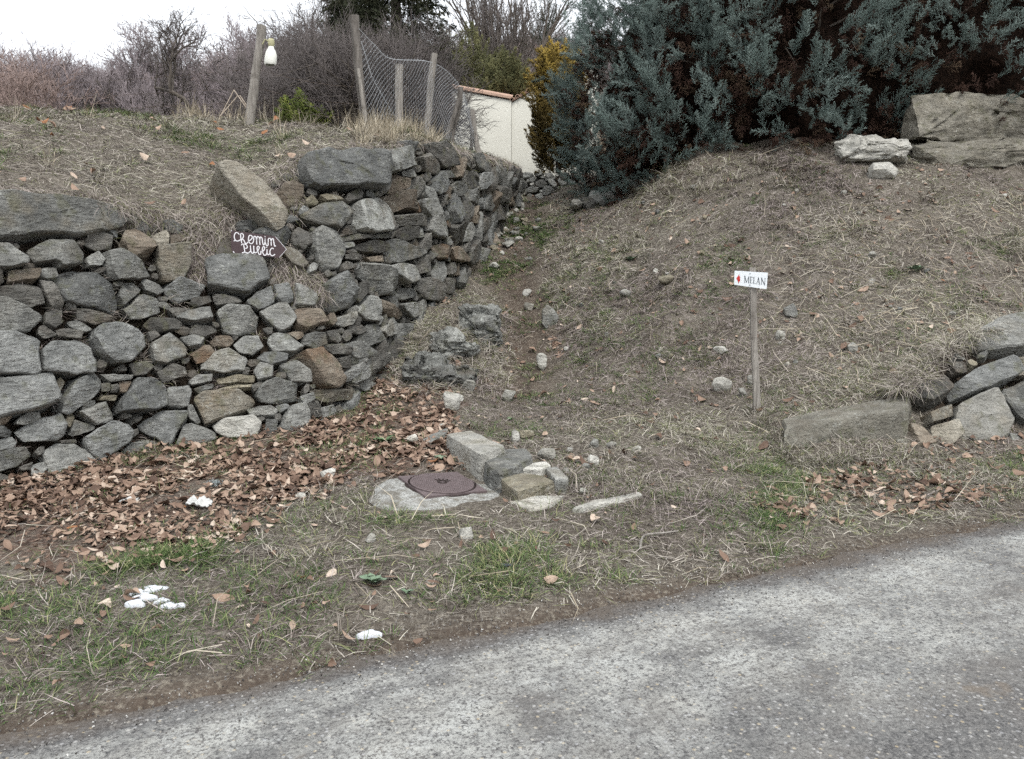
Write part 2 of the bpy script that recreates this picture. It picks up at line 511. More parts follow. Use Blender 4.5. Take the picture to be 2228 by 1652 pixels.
TWIG = plain("grey_twig", (0.12, 0.105, 0.10), var=0.4, scale=3, bump=0)
TWIG_RED_HAZE = plain("hazy_reddish_twig", (0.245, 0.185, 0.165), var=0.35, scale=2, bump=0)  # reddish twigs, lightened so the colour carries the far haze
TWIG_PURPLE_HAZE = plain("hazy_purplish_twig", (0.225, 0.192, 0.196), var=0.35, scale=2, bump=0)  # purplish twigs, paled in colour in place of haze
WIRE = plain("galvanised_wire", (0.48, 0.50, 0.52), 0.5, 0.5, 0.15, 30, 0)
# ------------------------------------------------------------------ road, ground, terrace, hillside
EA, EB = pt(0, 1600, 2.59), pt(2228, 1130, 5.17)
edir = (EB - EA)[:2]; edir /= np.linalg.norm(edir)
enor = np.array([-edir[1], edir[0]])              # points to the verge
def sd_road(x, y):
    return (x - EA[0]) * enor[0] + (y - EA[1]) * enor[1]

road_ang = math.atan2(edir[1], edir[0])
def road_xy(a, c):      # along, in from the edge
    return EA[:2] + edir * a - enor * c
nx, ny = 80, 40
aa = np.linspace(-60, 70, nx); cc = np.concatenate([np.linspace(-0.35, 1.2, 20), np.linspace(1.4, 6.2, 20)])
V = np.array([[a, c, 0.0] for c in cc for a in aa])
V[:, 2] = -0.012 * np.clip(0.25 - V[:, 1], 0, 1) * 1.5
Fq = np.array([[j * nx + i, (j + 1) * nx + i, (j + 1) * nx + i + 1, j * nx + i + 1] for j in range(len(cc) - 1) for i in range(nx - 1)])
road = bpy.data.objects.new("road", mesh_np("road", V, Fq, [ASPHALT], 180))
COL.objects.link(road)
road.matrix_world = Matrix(((edir[0], -enor[0], 0, EA[0]), (edir[1], -enor[1], 0, EA[1]), (0, 0, 1, 0.0), (0, 0, 0, 1)))
tag(road, "grey worn asphalt road with pale patches running across the front", "road", kind="structure")

BASE = [(-250, 1125, 5.3), (0, 1055, 5.96), (206, 1005, 6.55), (324, 980, 6.92), (472, 954, 7.25), (600, 945, 7.4), (671, 935, 7.6), (715, 911, 7.9), (812, 850, 8.9), (849, 780, 9.7), (913, 690, 10.6), (968, 655, 11.5), (996, 629, 12.2), (1038, 568, 13.7), (1073, 507, 15.3), (1102, 455, 17.0), (1133, 436, 18.3)]
TOP = [(-250, 420, 5.9), (0, 425, 6.6), (206, 440, 7.2), (300, 465, 7.6), (430, 475, 8.0), (560, 420, 8.5), (660, 345, 8.9), (740, 325, 9.3), (820, 318, 9.9), (860, 312, 10.5), (910, 308, 11.3), (960, 316, 12.1), (1000, 328, 12.9), (1045, 342, 14.2), (1080, 350, 15.6), (1108, 356, 17.1), (1133, 372, 18.3)]
CREST = [(-250, 235, 11.5), (0, 238, 11.5), (206, 246, 11.5), (300, 252, 11.5), (430, 258, 11.6), (560, 268, 11.6), (660, 280, 11.8), (740, 290, 11.8), (820, 298, 11.8), (850, 300, 12.0), (895, 300, 12.6), (935, 306, 13.2), (985, 318, 13.8), (1020, 333, 15.0), (1060, 345, 16.3), (1090, 352, 17.6), (1110, 368, 18.6)]
B3 = np.array([pt(*q) for q in BASE]); T3 = np.array([pt(*q) for q in TOP]); C3 = np.array([pt(*q) for q in CREST])

GP = [(1114, 850, 9.2), (1130, 780, 10.2), (1150, 700, 11.2), (1140, 620, 12.5), (1130, 540, 14.2), (1140, 480, 16.3), (1160, 440, 18.2), (1190, 425, 20),
      (1350, 780, 9.6), (1350, 640, 11.2), (1300, 540, 13.2), (1280, 450, 16), (1400, 420, 15), (1500, 340, 14.5),
      (1600, 885, 8.2), (1600, 700, 9.6), (1600, 500, 11.6), (1600, 330, 14), (1820, 850, 8.0), (1800, 700, 9.2), (1800, 500, 11.2), (1800, 330, 13.3),
      (2100, 800, 8.3), (2100, 700, 9.0), (2100, 500, 10.9), (2100, 360, 12.8), (2228, 640, 9.6), (2400, 500, 10.9), (2400, 700, 9.2), (2400, 370, 12.8),
      (1705, 905, 7.55), (1960, 880, 7.7), (1240, 880, 8.6), (1400, 900, 8.2), (1020, 720, 10.4), (920, 800, 9.5), (960, 840, 9.0)]
G = [pt(*q) for q in GP] + list(B3)
for px, py, z in [(1114, 1250, .05), (560, 1250, .03), (200, 1200, .02), (1114, 1100, .10), (964, 1056, .10), (1100, 960, .20), (1050, 880, .29), (1500, 1050, .09), (1750, 1050, .03), (2100, 1040, .02), (500, 1050, .07), (750, 1000, .15), (1650, 985, .07), (1705, 1000, .03), (2000, 1000, .0), (2228, 975, .03), (1300, 960, .2), (1450, 960, .17)]:
    yu = -(py - 826) / F
    k = (z - CAMH) / (-sp_ + yu * cp)
    G.append(np.array([(px - 1114) / F * k, (cp + yu * sp_) * k, z]))
for a in np.arange(-14, 22, 2.0):
    q = EA[:2] + edir * a
    G.append(np.array([q[0], q[1], 0.0]))
G += [np.array(q, float) for q in [(-7, 9, .4), (-9, 5, .0), (-12, 10, .3), (-5, 12, .9), (-5, 17, 1.8), (-3, 19, 3.2), (-11, 18, 1), (2.5, 19, 4.3), (6, 17, 4.5), (10, 16, 4.6), (14, 14, 4.3), (2, 23, 4.6), (-1.5, 22.5, 4.3), (8, 24, 5.2), (14, 24, 5.2), (-10, 25, 3.2), (14, 9, .9), (11, 8, .2), (15, 6.8, 0)]]
G = np.array(G)
def tps_fit(Pxy, z, lam=0.002):
    n = len(Pxy)
    d2 = ((Pxy[:, None] - Pxy[None]) ** 2).sum(2)
    K = 0.5 * d2 * np.log(d2 + 1e-9) + np.eye(n) * lam
    Q = np.c_[np.ones(n), Pxy]
    A = np.block([[K, Q], [Q.T, np.zeros((3, 3))]])
    return np.linalg.solve(A, np.r_[z, 0, 0, 0])
_w = tps_fit(G[:, :2], G[:, 2], 0.02)
PATHL = np.array([pt(*q) for q in [(1120, 900, 8.6), (1130, 800, 10.0), (1150, 700, 11.2), (1125, 620, 12.5), (1118, 540, 14.2), (1130, 480, 16.3), (1155, 440, 18.2), (1180, 425, 20)]])
def sstep(x):
    x = np.clip(x, 0, 1); return x * x * (3 - 2 * x)
def gz(x, y):
    x, y = np.atleast_1d(np.asarray(x, float)), np.atleast_1d(np.asarray(y, float))
    out = np.empty(len(x))
    for s in range(0, len(x), 20000):
        q = np.stack([x[s:s + 20000], y[s:s + 20000]], 1)
        d2 = ((q[:, None] - G[None, :, :2]) ** 2).sum(2)
        out[s:s + 20000] = (0.5 * d2 * np.log(d2 + 1e-9)) @ _w[:len(G)] + _w[-3] + q @ _w[-2:]
    px_ = np.interp(y, PATHL[:, 1], PATHL[:, 0])
    out = out - .11 * np.exp(-((x - px_) / .42) ** 2) * sstep((y - 8.8) / 1.2) * sstep((21 - y) / 2)
    sd = sd_road(x, y)
    p3 = np.stack([x, y, np.zeros_like(x)], 1)
    bump = fbm(p3, 1.6, 4, 3) * (0.07 + .10 * sstep((y - 8.5) / 2)) * sstep(sd / 2.0) + fbm(p3, 7, 2, 9) * 0.018 + np.abs(fbm(p3, 2.6, 2, 19)) * .11 * sstep((y - 8.6) / 1.5) - .03 * sstep((y - 8.6) / 1.5)
    out = out * sstep(sd / 0.6 + 0.2)
    # lip of earth at the road edge
    out = out + bump + 0.012 * sstep((sd + 0.15) / 0.3) - 0.09 * sstep(-(sd - 0.06 + 0.12 * fbm(p3, 2.0, 3, 21)) / 0.22)
    return out
def gpt(px, py, lo=2.0, hi=26.0):
    """Where the line of sight through (px, py) meets the ground."""
    ys = np.linspace(lo, hi, 260)
    q = np.outer(ys, pt(px, py, 1.0) - np.array([0, 0, CAMH])) + np.array([0, 0, CAMH])
    d = q[:, 2] - gz(q[:, 0], q[:, 1])
    k = np.argmax(d < 0)
    if k == 0: k = 1
    f = d[k - 1] / (d[k - 1] - d[k] + 1e-9)
    return q[k - 1] + (q[k] - q[k - 1]) * f

xs, ys = np.arange(-12, 15.01, 0.1), np.arange(1.2, 26.01, 0.1)
X, Y = np.meshgrid(xs, ys)
GV = np.stack([X.ravel(), Y.ravel(), gz(X.ravel(), Y.ravel())], 1)
w_, h_ = len(xs), len(ys)
ii = np.arange(h_ - 1)[:, None] * w_ + np.arange(w_ - 1)[None]
GQ = np.stack([ii, ii + 1, ii + w_ + 1, ii + w_], 2).reshape(-1, 4)
keep = sd_road(GV[GQ[:, 0], 0], GV[GQ[:, 0], 1]) > -0.6
GQ = GQ[keep]
used = np.unique(GQ); remap = -np.ones(len(GV), int); remap[used] = np.arange(len(used))
GV, GQ = GV[used], remap[GQ]
ground = tag(obj("ground", mesh_np("ground", GV, GQ, [EARTH], 180)), "brown earth of the verge, footpath and sloping bank", "ground", kind="structure")
_d = np.abs(GV[:, 0] - np.interp(GV[:, 1], PATHL[:, 1], PATHL[:, 0]))
_s = np.exp(-(_d / .5) ** 2) * sstep((GV[:, 1] - 8.2) / 1.0) + np.exp(-((sd_road(GV[:, 0], GV[:, 1]) + .02) / .13) ** 2) + .5 * sstep((GV[:, 1] - 13.0) / .6) * (GV[:, 0] > 2)
_a = ground.data.attributes.new('soil', 'FLOAT', 'POINT'); _a.data.foreach_set('value', np.clip(_s, 0, 1).astype(np.float32))
LEAFZ = [(-300, 1040), (60, 1030), (206, 1000), (472, 940), (680, 925), (760, 890), (800, 840), (860, 800), (960, 850), (1010, 880), (980, 930), (1010, 1000), (1000, 1030), (880, 1045), (780, 1035), (700, 1060), (600, 1120), (420, 1180), (200, 1240), (-300, 1330)]
_q = proj(GV); _n = fbm(GV * np.array([1, 1, 0]), 1.4, 3, 88)
_l = in_poly(_q[:, 0] + _n * 90, _q[:, 1] + _n * 70 + 16, LEAFZ).astype(np.float32) * np.clip(.8 + fbm(GV * np.array([1, 1, 0]), 3, 2, 90) * .8, 0, 1)
_a = ground.data.attributes.new('litter', 'FLOAT', 'POINT'); _a.data.foreach_set('value', _l.astype(np.float32))
GT = np.concatenate([GQ[:, [0, 1, 2]], GQ[:, [0, 2, 3]]])

# wide land under and around everything
V = np.array([[-400, -400, -0.6], [400, -400, -0.6], [400, 400, -0.6], [-400, 400, -0.6]], float)
tag(obj("surrounding_land", mesh_np("surrounding_land", V, np.array([[0, 1, 2, 3]]), [EARTH])), "brown open land around the road", "land", kind="structure")

# ruled faces: interpolate the three lines finely
def crom(A, n):
    A = np.asarray(A, float); m = len(A)
    tt = np.linspace(0, m - 1, n)
    i = np.clip(tt.astype(int), 0, m - 2); f = (tt - i)[:, None]
    p0, p1, p2, p3 = A[np.maximum(i - 1, 0)], A[i], A[i + 1], A[np.minimum(i + 2, m - 1)]
    return 0.5 * ((2 * p1) + (-p0 + p2) * f + (2 * p0 - 5 * p1 + 4 * p2 - p3) * f ** 2 + (-p0 + 3 * p1 - 3 * p2 + p3) * f ** 3)
NTT = 321
BB, TT, CC = crom(B3, NTT), crom(T3, NTT), crom(C3, NTT)

# terrace above the wall
back = CC + np.array([-2.5, 9, 0.0])
back[:, 2] = CC[:, 2] + 0.1
hid = CC + np.array([-1.0, 3.0, 0.0]); hid[:, 2] = CC[:, 2] - 0.08
rows = []
inw = (CC - TT); inw[:, 2] = 0; inw /= np.linalg.norm(inw, axis=1, keepdims=True) + 1e-6
lip = TT + inw * 0.05 + np.array([0, 0, -0.25])
for a, b, n in ((lip, TT + inw * 0.06 + np.array([0, 0, 0.02]), 4), (TT + inw * 0.06 + np.array([0, 0, 0.02]), CC, 60), (CC, hid, 14), (hid, back, 12)):
    for k in range(n):
        f = k / n
        q = a * (1 - f) + b * f
        if n == 60:
            q = q + np.array([0, 0, 1.0]) * (0.22 * math.sin(math.pi * f) * (np.linalg.norm((b - a)[:, :2], axis=1) / 5.0))[:, None]
        rows.append(q)
rows.append(back)
TV = np.array(rows)
nr_ = len(rows)
TV = TV.reshape(-1, 3)
TV[:, 2] += fbm(TV * [1, 1, 0], 1.3, 4, 33) * 0.10 + fbm(TV * [1, 1, 0], 6, 3, 35) * 0.035
ii = np.arange(nr_ - 1)[:, None] * NTT + np.arange(NTT - 1)[None]
TQ = np.stack([ii, ii + 1, ii + NTT + 1, ii + NTT], 2).reshape(-1, 4)
terrace = tag(obj("terrace_ground", mesh_np("terrace_ground", TV, TQ, [EARTH], 180)), "earth of the field terrace above the stone wall", "ground", kind="structure")
TTRI = np.concatenate([TQ[:, [0, 1, 2]], TQ[:, [0, 2, 3]]])

# hillside behind
hx, hy = np.linspace(-260, 260, 201), np.concatenate([np.linspace(17, 130, 110), np.linspace(133, 320, 40)])
X, Y = np.meshgrid(hx, hy)
def hz(x, y):
    x, y = np.asarray(x, float), np.asarray(y, float)
    p3 = np.stack([x.ravel(), y.ravel(), 0 * x.ravel()], 1)
    q_ = np.clip((y - 26) / 92, 0, 1)
    r = 3.75 + np.clip(y - 19, 0, 12) * 0.05 + 26.5 * (0.55 * q_ + 0.45 * sstep(q_)) + 0.02 * np.clip(y - 118, 0, None)
    r = r + 0.075 * np.clip(x, -80, 80) * sstep((y - 40) / 70) + (fbm(p3, 0.03, 3, 50) * 3.5).reshape(x.shape) * sstep((y - 34) / 40)
    r = r - 1.6 * sstep((x + 5) / 2.5) * (1 - sstep((y - 21) / 5))
    return r
HV = np.stack([X.ravel(), Y.ravel(), hz(X, Y).ravel()], 1)
w_ = len(hx)
ii = np.arange(len(hy) - 1)[:, None] * w_ + np.arange(w_ - 1)[None]
HQ = np.stack([ii, ii + 1, ii + w_ + 1, ii + w_], 2).reshape(-1, 4)
t = NT("hillside_litter", 0.95, 0.1)
v = t.pos()
c = t.ramp(t.noise(v, 0.35, 4, 0.65), [(0.3, (0.10, 0.078, 0.062)), (0.55, (0.17, 0.135, 0.10)), (0.75, (0.22, 0.19, 0.13))])
c = t.mix(t.math('MULTIPLY', t.ramp(t.noise(v, 6, 3, 0.7), [(0.4, 0.0), (0.65, 1.0)]), 0.5), c, (0.24, 0.19, 0.14))
t.color(c).bump(t.noise(v, 4, 3, 0.7), 1.0, 0.3)
hill = tag(obj("hillside", mesh_np("hillside", HV, HQ, [t.m], 180)), "brown wooded hillside rising behind the terrace", "hill", kind="structure")
# ------------------------------------------------------------------ dry stone walls, stone by stone
class Ruled:
    """A wall face between a foot line and a top line; finds the face point behind a picture place."""
    def __init__(s, foot, top, nv=90, bulge=0.0):
        s.foot, s.top = foot, top
        vv = np.linspace(0, 1, nv)
        g = foot[None] * (1 - vv)[:, None, None] + top[None] * vv[:, None, None]
        s.nt, s.nv = len(foot), nv
        dt = np.gradient(g, axis=1); dv = np.gradient(g, axis=0)
        n = np.cross(dt, dv); n /= np.linalg.norm(n, axis=2, keepdims=True) + 1e-9
        g = g + n * (bulge * np.sin(np.pi * vv))[:, None, None]
        s.g, s.n = g, n
        mid = g[nv // 2]
        s.arc = np.r_[0, np.cumsum(np.linalg.norm(np.diff(mid, axis=0), axis=1))]
        s.hgt = np.linalg.norm(top - foot, axis=1)
        s.gp = proj(g.reshape(-1, 3))[:, :2]
    def hit(s, px, py):
        k = int(np.argmin((s.gp[:, 0] - px) ** 2 + (s.gp[:, 1] - py) ** 2))
        j, i = divmod(k, s.nt)
        q = s.g[j, i]
        return pt(px, py, q[1]), j, i
    def at(s, arc, w):
        i = int(np.clip(np.searchsorted(s.arc, arc), 0, s.nt - 1))
        j = int(np.clip(round(w / s.hgt[i] * (s.nv - 1)), 0, s.nv - 1))
        ds = arc - s.arc[i]
        i2 = min(i + 1, s.nt - 1); i1 = max(i2 - 1, 0)
        tan = s.g[j, i2] - s.g[j, i1]; tan /= np.linalg.norm(tan) + 1e-9
        up = s.top[i] - s.foot[i]; up /= np.linalg.norm(up)
        return s.g[j, i] + tan * ds + up * (w - j / (s.nv - 1) * s.hgt[i]), j, i

def densify(p2, n=30, jit=0.02, rs=None, rnd=0.25):
    """Round a traced outline a little and spread n points along it."""
    p2 = np.asarray(p2, float)
    q = []
    for i in range(len(p2)):                     # cut corners once
        a, b, c = p2[i - 1], p2[i], p2[(i + 1) % len(p2)]
        q += [b + (a - b) * rnd * 0.5, b + (c - b) * rnd * 0.5]
    q = np.array(q + [q[0]])
    L = np.r_[0, np.cumsum(np.linalg.norm(np.diff(q, axis=0), axis=1))]
    u = np.linspace(0, L[-1], n, endpoint=False)
    o = np.stack([np.interp(u, L, q[:, 0]), np.interp(u, L, q[:, 1])], 1)
    R_ = math.sqrt(abs(poly_area(p2)))
    nz = vnoise(np.c_[o / R_ * 4, np.full(n, rs * 3.1)], 1.0, 5)
    c0 = o.mean(0)
    d = o - c0; d /= np.linalg.norm(d, axis=1, keepdims=True) + 1e-9
    return o + d * (nz * jit * R_)[:, None]

def poly_area(p):
    x, y = p[:, 0], p[:, 1]
    return 0.5 * np.sum(x * np.roll(y, -1) - y * np.roll(x, -1))

def stone_mesh(p2, depth, proud, seed, nseg=36, rings=(1.0, 0.985, 0.93, 0.82, 0.64, 0.42, 0.2), flat=0.5, rough=1.0):
    """Front-faced stone in its own plane: x, y in the face, z out of the wall."""
    r = np.random.default_rng(seed)
    p2 = np.asarray(p2, float)
    if poly_area(p2) < 0: p2 = p2[::-1]
    S = math.sqrt(abs(poly_area(p2)))
    o = densify(p2, nseg, 0.035, seed * 0.37 + 1, 0.05)
    c0 = o.mean(0)
    planes = [(r.normal(0, 0.13 * flat * 2), r.normal(0.0, 0.12 * flat * 2), proud)]
    tab = flat <= .36 or r.random() < .5
    for k in range(r.integers(1, 3) if tab else r.integers(2, 5)):
        an = r.uniform(0, 2 * math.pi); sl = r.uniform(0.2, 0.6) if tab else r.uniform(0.25, 1.1)
        planes.append((-math.cos(an) * sl, -math.sin(an) * sl, proud + sl * S * (r.uniform(0.35, 0.55) if tab else r.uniform(0.16, 0.5))))
    V = []
    for q in (0.9,) + tuple(rings):
        V.append(c0 + (o - c0) * q)
    V = np.concatenate(V + [c0[None]])
    nr = len(rings) + 1
    d = V - c0
    z = np.min([a * d[:, 0] + b * d[:, 1] + c for a, b, c in planes], axis=0)
    edge = np.concatenate([np.full(nseg, q) for q in (1.2,) + tuple(rings)] + [np.zeros(1)])
    fall = np.clip((1.0 - edge) / 0.05, 0, 1)
    z = np.maximum(z, -0.10 * S) - (1 - fall) * 0.035 * S
    an = r.uniform(-.5, .5) + (math.pi / 2 if r.random() < .7 else 0)
    led = (d[:, 0] * math.cos(an) + d[:, 1] * math.sin(an)) / S * r.uniform(2.5, 5) + 1.3 * fbm(np.c_[d / S * 1.5, np.full(len(d), seed * .7)], 1.0, 2, 3)
    z = z + 0.022 * S * np.floor(led) * r.choice([-1, 1])
    z[:nseg] = -depth
    V3 = np.c_[V, z]
    nz = fbm(V3 / S * 2.6 + seed * 1.7, 1.0, 4, seed % 97)
    V3[nseg:, 2] += nz[nseg:] * 0.07 * S * rough
    Fc = []
    for i in range(nr - 1):
        for j in range(nseg):
            Fc.append((i * nseg + j, i * nseg + (j + 1) % nseg, (i + 1) * nseg + (j + 1) % nseg, (i + 1) * nseg + j))
    k = nr * nseg
    for j in range(nseg):
        Fc.append(((nr - 1) * nseg + j, (nr - 1) * nseg + (j + 1) % nseg, k))
    Fc.append(tuple(range(nseg - 1, -1, -1)))
    return V3, Fc

Z4 = (0, 650, .4539); ZA = (900, 500, .4993); ZB = (0, 1250, .6355); ZC = (1300, 1100, .5447); ZD = (2400, 900, .6537)
def toP(z, pts):
    return [((z[0] + x * z[2]) * .58021, (z[1] + y * z[2]) * .58021) for x, y in pts]
g_, b_, t_, d_, r_, l_, o_ = 'g', 'b', 't', 'd', 'r', 'l', 'o'
SM = {'g': STONE_GREY, 'b': STONE_BLUE, 't': STONE_TAN, 'd': STONE_DARK, 'r': STONE_BROWN, 'l': STONE_LICHEN, 'o': STONE_OCHRE, 'p': STONE_PALE}
TR = []
def S_(z, kind, *xy, f=0.5, pr=None):
    TR.append((toP(z, list(zip(xy[::2], xy[1::2]))), kind, f, pr))
z = Z4
S_(z, 'g', -160, 190, 150, 160, 420, 215, 700, 240, 960, 255, 1040, 400, 960, 455, 830, 500, 600, 530, 300, 525, 0, 560, -160, 560, f=.25, pr=.12)
S_(z, 'g', 1110, 390, 1180, 380, 1245, 470, 1180, 515, 1130, 470)
S_(z, 'b', 1290, 395, 1420, 395, 1515, 450, 1470, 505, 1370, 470)
S_(z, 't', 1250, 510, 1370, 475, 1395, 530, 1390, 600, 1290, 610)
S_(z, 'r', 1400, 520, 1470, 510, 1540, 560, 1410, 590)
S_(z, 't', 1290, 620, 1540, 595, 1560, 760, 1490, 890, 1350, 900, 1300, 780)
S_(z, 'g', 860, 650, 960, 625, 1090, 690, 1240, 860, 1120, 880, 920, 890, 870, 780)
S_(z, 'g', 210, 650, 420, 560, 580, 570, 680, 680, 660, 765, 500, 785, 440, 735, 280, 745)
S_(z, 'g', -160, 600, 50, 600, 210, 720, 200, 780, 80, 790, -160, 780)
S_(z, 'r', 70, 810, 330, 800, 330, 840, 290, 895, 60, 905)
S_(z, 'd', 0, 935, 180, 915, 310, 940, 360, 1080, 240, 1110, 100, 1040, 0, 1000)
S_(z, 'b', 440, 850, 600, 810, 760, 830, 920, 930, 1000, 1080, 960, 1170, 820, 1130, 640, 1100, 520, 1060, 470, 960)
S_(z, 'd', 320, 880, 440, 900, 530, 1060, 530, 1190, 440, 1130, 360, 1000)
S_(z, 'd', 620, 1110, 760, 1130, 910, 1190, 880, 1230, 780, 1250, 660, 1210)
S_(z, 'g', 1000, 905, 1090, 900, 1165, 970, 1020, 1100, 985, 1000)
S_(z, 'g', 1030, 1130, 1160, 1000, 1290, 1040, 1345, 1150, 1180, 1200, 1080, 1210)
S_(z, 'g', -160, 1000, 60, 1040, 340, 1160, 360, 1200, 240, 1310, 60, 1320, -160, 1310)
S_(z, 'd', 380, 1135, 450, 1140, 530, 1225, 450, 1290, 370, 1240)
S_(z, 'g', 545, 1230, 640, 1220, 765, 1295, 700, 1315, 600, 1290)
S_(z, 'd', 315, 1270, 370, 1250, 475, 1340, 360, 1370, 310, 1330)
S_(z, 'd', 455, 1300, 530, 1285, 680, 1310, 660, 1370, 480, 1350)
S_(z, 'b', -160, 1330, 100, 1320, 300, 1390, 310, 1640, 270, 1680, -160, 1670, f=.3)
S_(z, 'b', 330, 1480, 420, 1390, 640, 1380, 740, 1450, 780, 1560, 760, 1660, 560, 1680, 340, 1650, f=.35)
S_(z, 'b', 740, 1370, 800, 1260, 960, 1230, 1150, 1280, 1210, 1330, 1220, 1420, 1060, 1560, 920, 1580, 800, 1480)
S_(z, 'd', 1180, 1255, 1230, 1200, 1440, 1200, 1510, 1240, 1490, 1290, 1260, 1310)
S_(z, 'd', 1210, 1320, 1300, 1295, 1335, 1335, 1240, 1390)
S_(z, 'g', 1240, 1420, 1400, 1320, 1460, 1350, 1530, 1450, 1520, 1520, 1360, 1590, 1270, 1560)
S_(z, 'd', 1380, 1130, 1450, 1110, 1580, 1110, 1540, 1160, 1440, 1190)
S_(z, 'g', 1450, 1190, 1560, 1135, 1740, 1110, 1760, 1230, 1640, 1245, 1500, 1220)
S_(z, 'd', 1590, 1030, 1740, 1010, 1755, 1060, 1620, 1110, 1570, 1080)
S_(z, 'b', 1690, 715, 1900, 700, 2170, 720, 2215, 890, 2050, 1015, 1950, 1010, 1780, 970, 1715, 960, 1700, 850, f=.3, pr=.13)
S_(z, 'd', 1760, 1005, 1960, 1022, 2000, 1060, 1970, 1085, 1790, 1095, 1760, 1050)
S_(z, 'g', 1775, 1150, 1870, 1095, 2060, 1105, 2150, 1180, 2130, 1310, 1930, 1350, 1850, 1320)
S_(z, 'd', 1560, 1300, 1620, 1255, 1780, 1260, 1790, 1310, 1690, 1360, 1570, 1330)
S_(z, 'g', 1480, 1345, 1600, 1335, 1690, 1380, 1660, 1440, 1560, 1430)
S_(z, 'r', 1730, 1390, 1780, 1350, 1900, 1350, 1935, 1400, 1880, 1440, 1760, 1430)
S_(z, 'g', 1930, 1430, 2010, 1350, 2130, 1345, 2175, 1440, 2080, 1510, 1980, 1490)
S_(z, 'g', 1650, 1620, 1750, 1490, 1880, 1450, 2040, 1540, 2020, 1620, 1850, 1660)
S_(z, 'd', 1770, 680, 1830, 570, 1905, 530, 1930, 690, 1850, 700)
z = ZA
S_(z, 't', -205, 290, -140, 262, -50, 285, 20, 340, 110, 415, 220, 520, 325, 650, 300, 720, 240, 765, 80, 650, -40, 570, -120, 450, -190, 340, f=.3, pr=.24)
S_(z, 'r', 265, 480, 310, 410, 400, 370, 475, 400, 475, 470, 430, 540, 360, 555, 280, 530)
S_(z, 'd', 230, 395, 270, 350, 310, 360, 300, 400, 250, 415)
S_(z, 'b', 430, 200, 470, 170, 640, 130, 720, 145, 1030, 160, 1075, 210, 1070, 420, 1040, 440, 880, 410, 560, 430, 490, 400, 430, 300, f=.35, pr=.2)
S_(z, 'o', 490, 500, 540, 465, 590, 520, 570, 545, 500, 545)
S_(z, 'o', 590, 480, 640, 465, 740, 480, 770, 510, 640, 520)
S_(z, 'g', 420, 640, 600, 540, 760, 515, 860, 590, 800, 660, 760, 720, 640, 700, 560, 690, f=.7)
S_(z, 'l', 830, 540, 920, 500, 1060, 490, 1130, 600, 1165, 690, 1100, 745, 960, 755, 860, 740, 850, 640)
S_(z, 'd', 760, 760, 800, 695, 850, 695, 880, 748, 800, 770)
S_(z, 'd', 780, 775, 880, 758, 965, 768, 960, 790, 800, 810)
S_(z, 'l', 975, 765, 1100, 750, 1160, 745, 1130, 780, 1000, 795)
S_(z, 'g', 530, 760, 590, 705, 720, 730, 780, 790, 770, 900, 730, 1020, 640, 1030, 580, 960, 540, 860, f=.7)
S_(z, 'g', 790, 820, 860, 815, 870, 848, 800, 865)
S_(z, 'd', 850, 850, 1000, 800, 1110, 825, 1105, 890, 1000, 910, 900, 878)
S_(z, 'g', 1110, 820, 1160, 790, 1240, 830, 1340, 900, 1300, 940, 1180, 975, 1130, 960, 1112, 890)
S_(z, 'd', 780, 912, 870, 900, 940, 940, 910, 955, 790, 945)
S_(z, 'r', 940, 932, 1055, 922, 1060, 968, 970, 965)
S_(z, 'd', 1065, 930, 1110, 930, 1128, 980, 1080, 975)
S_(z, 'd', 740, 1000, 800, 960, 860, 970, 850, 1010, 760, 1040)
S_(z, 'g', 850, 1020, 930, 970, 1060, 975, 1140, 1060, 1190, 1140, 1150, 1210, 1060, 1230, 1000, 1150, 900, 1080, f=.7)
S_(z, 'g', 1110, 1000, 1200, 972, 1270, 1000, 1330, 1100, 1220, 1145, 1155, 1080)
S_(z, 'd', 1150, 620, 1300, 600, 1360, 620, 1400, 700, 1290, 690, 1190, 700)
S_(z, 'd', 1160, 740, 1220, 700, 1290, 703, 1310, 780, 1230, 810, 1180, 790)
S_(z, 'g', 1295, 705, 1390, 720, 1360, 790, 1315, 790)
S_(z, 'd', 1270, 1060, 1320, 960, 1360, 920, 1430, 960, 1460, 1010, 1400, 1050, 1300, 1070)
S_(z, 'g', 1320, 500, 1400, 500, 1490, 600, 1540, 690, 1540, 800, 1450, 780, 1400, 740, 1405, 640, 1340, 560)
S_(z, 'r', 1060, 480, 1180, 440, 1280, 450, 1370, 560, 1350, 600, 1200, 580, 1140, 600)
S_(z, 'l', 1040, 140, 1200, 120, 1290, 180, 1350, 240, 1330, 300, 1290, 265, 1210, 275, 1150, 300, 1080, 320, 1078, 210, f=.7, pr=.18)
S_(z, 'g', 1210, 285, 1290, 270, 1330, 320, 1280, 340, 1215, 325)
S_(z, 'b', 1120, 100, 1170, 60, 1290, 65, 1340, 110, 1320, 165, 1270, 165)
S_(z, 'd', 1350, 90, 1500, 65, 1560, 110, 1590, 250, 1520, 270, 1460, 200, 1400, 130)
S_(z, 'd', 1330, 185, 1420, 145, 1490, 230, 1470, 310, 1380, 290)
S_(z, 'd', 1280, 345, 1340, 320, 1365, 330, 1360, 460, 1330, 500, 1290, 430)
S_(z, 'g', 1370, 380, 1420, 410, 1490, 520, 1540, 600, 1500, 600, 1400, 480)
S_(z, 'g', 1480, 285, 1560, 275, 1590, 330, 1500, 340)
S_(z, 'd', 1650, 140, 1720, 200, 1760, 300, 1700, 260, 1640, 180)
S_(z, 'g', 1740, 150, 1800, 150, 1840, 230, 1820, 310, 1760, 250)
S_(z, 'g', 1660, 430, 1780, 400, 1830, 460, 1790, 540, 1690, 500)
S_(z, 'r', 1440, 850, 1500, 830, 1550, 880, 1530, 950, 1470, 940)
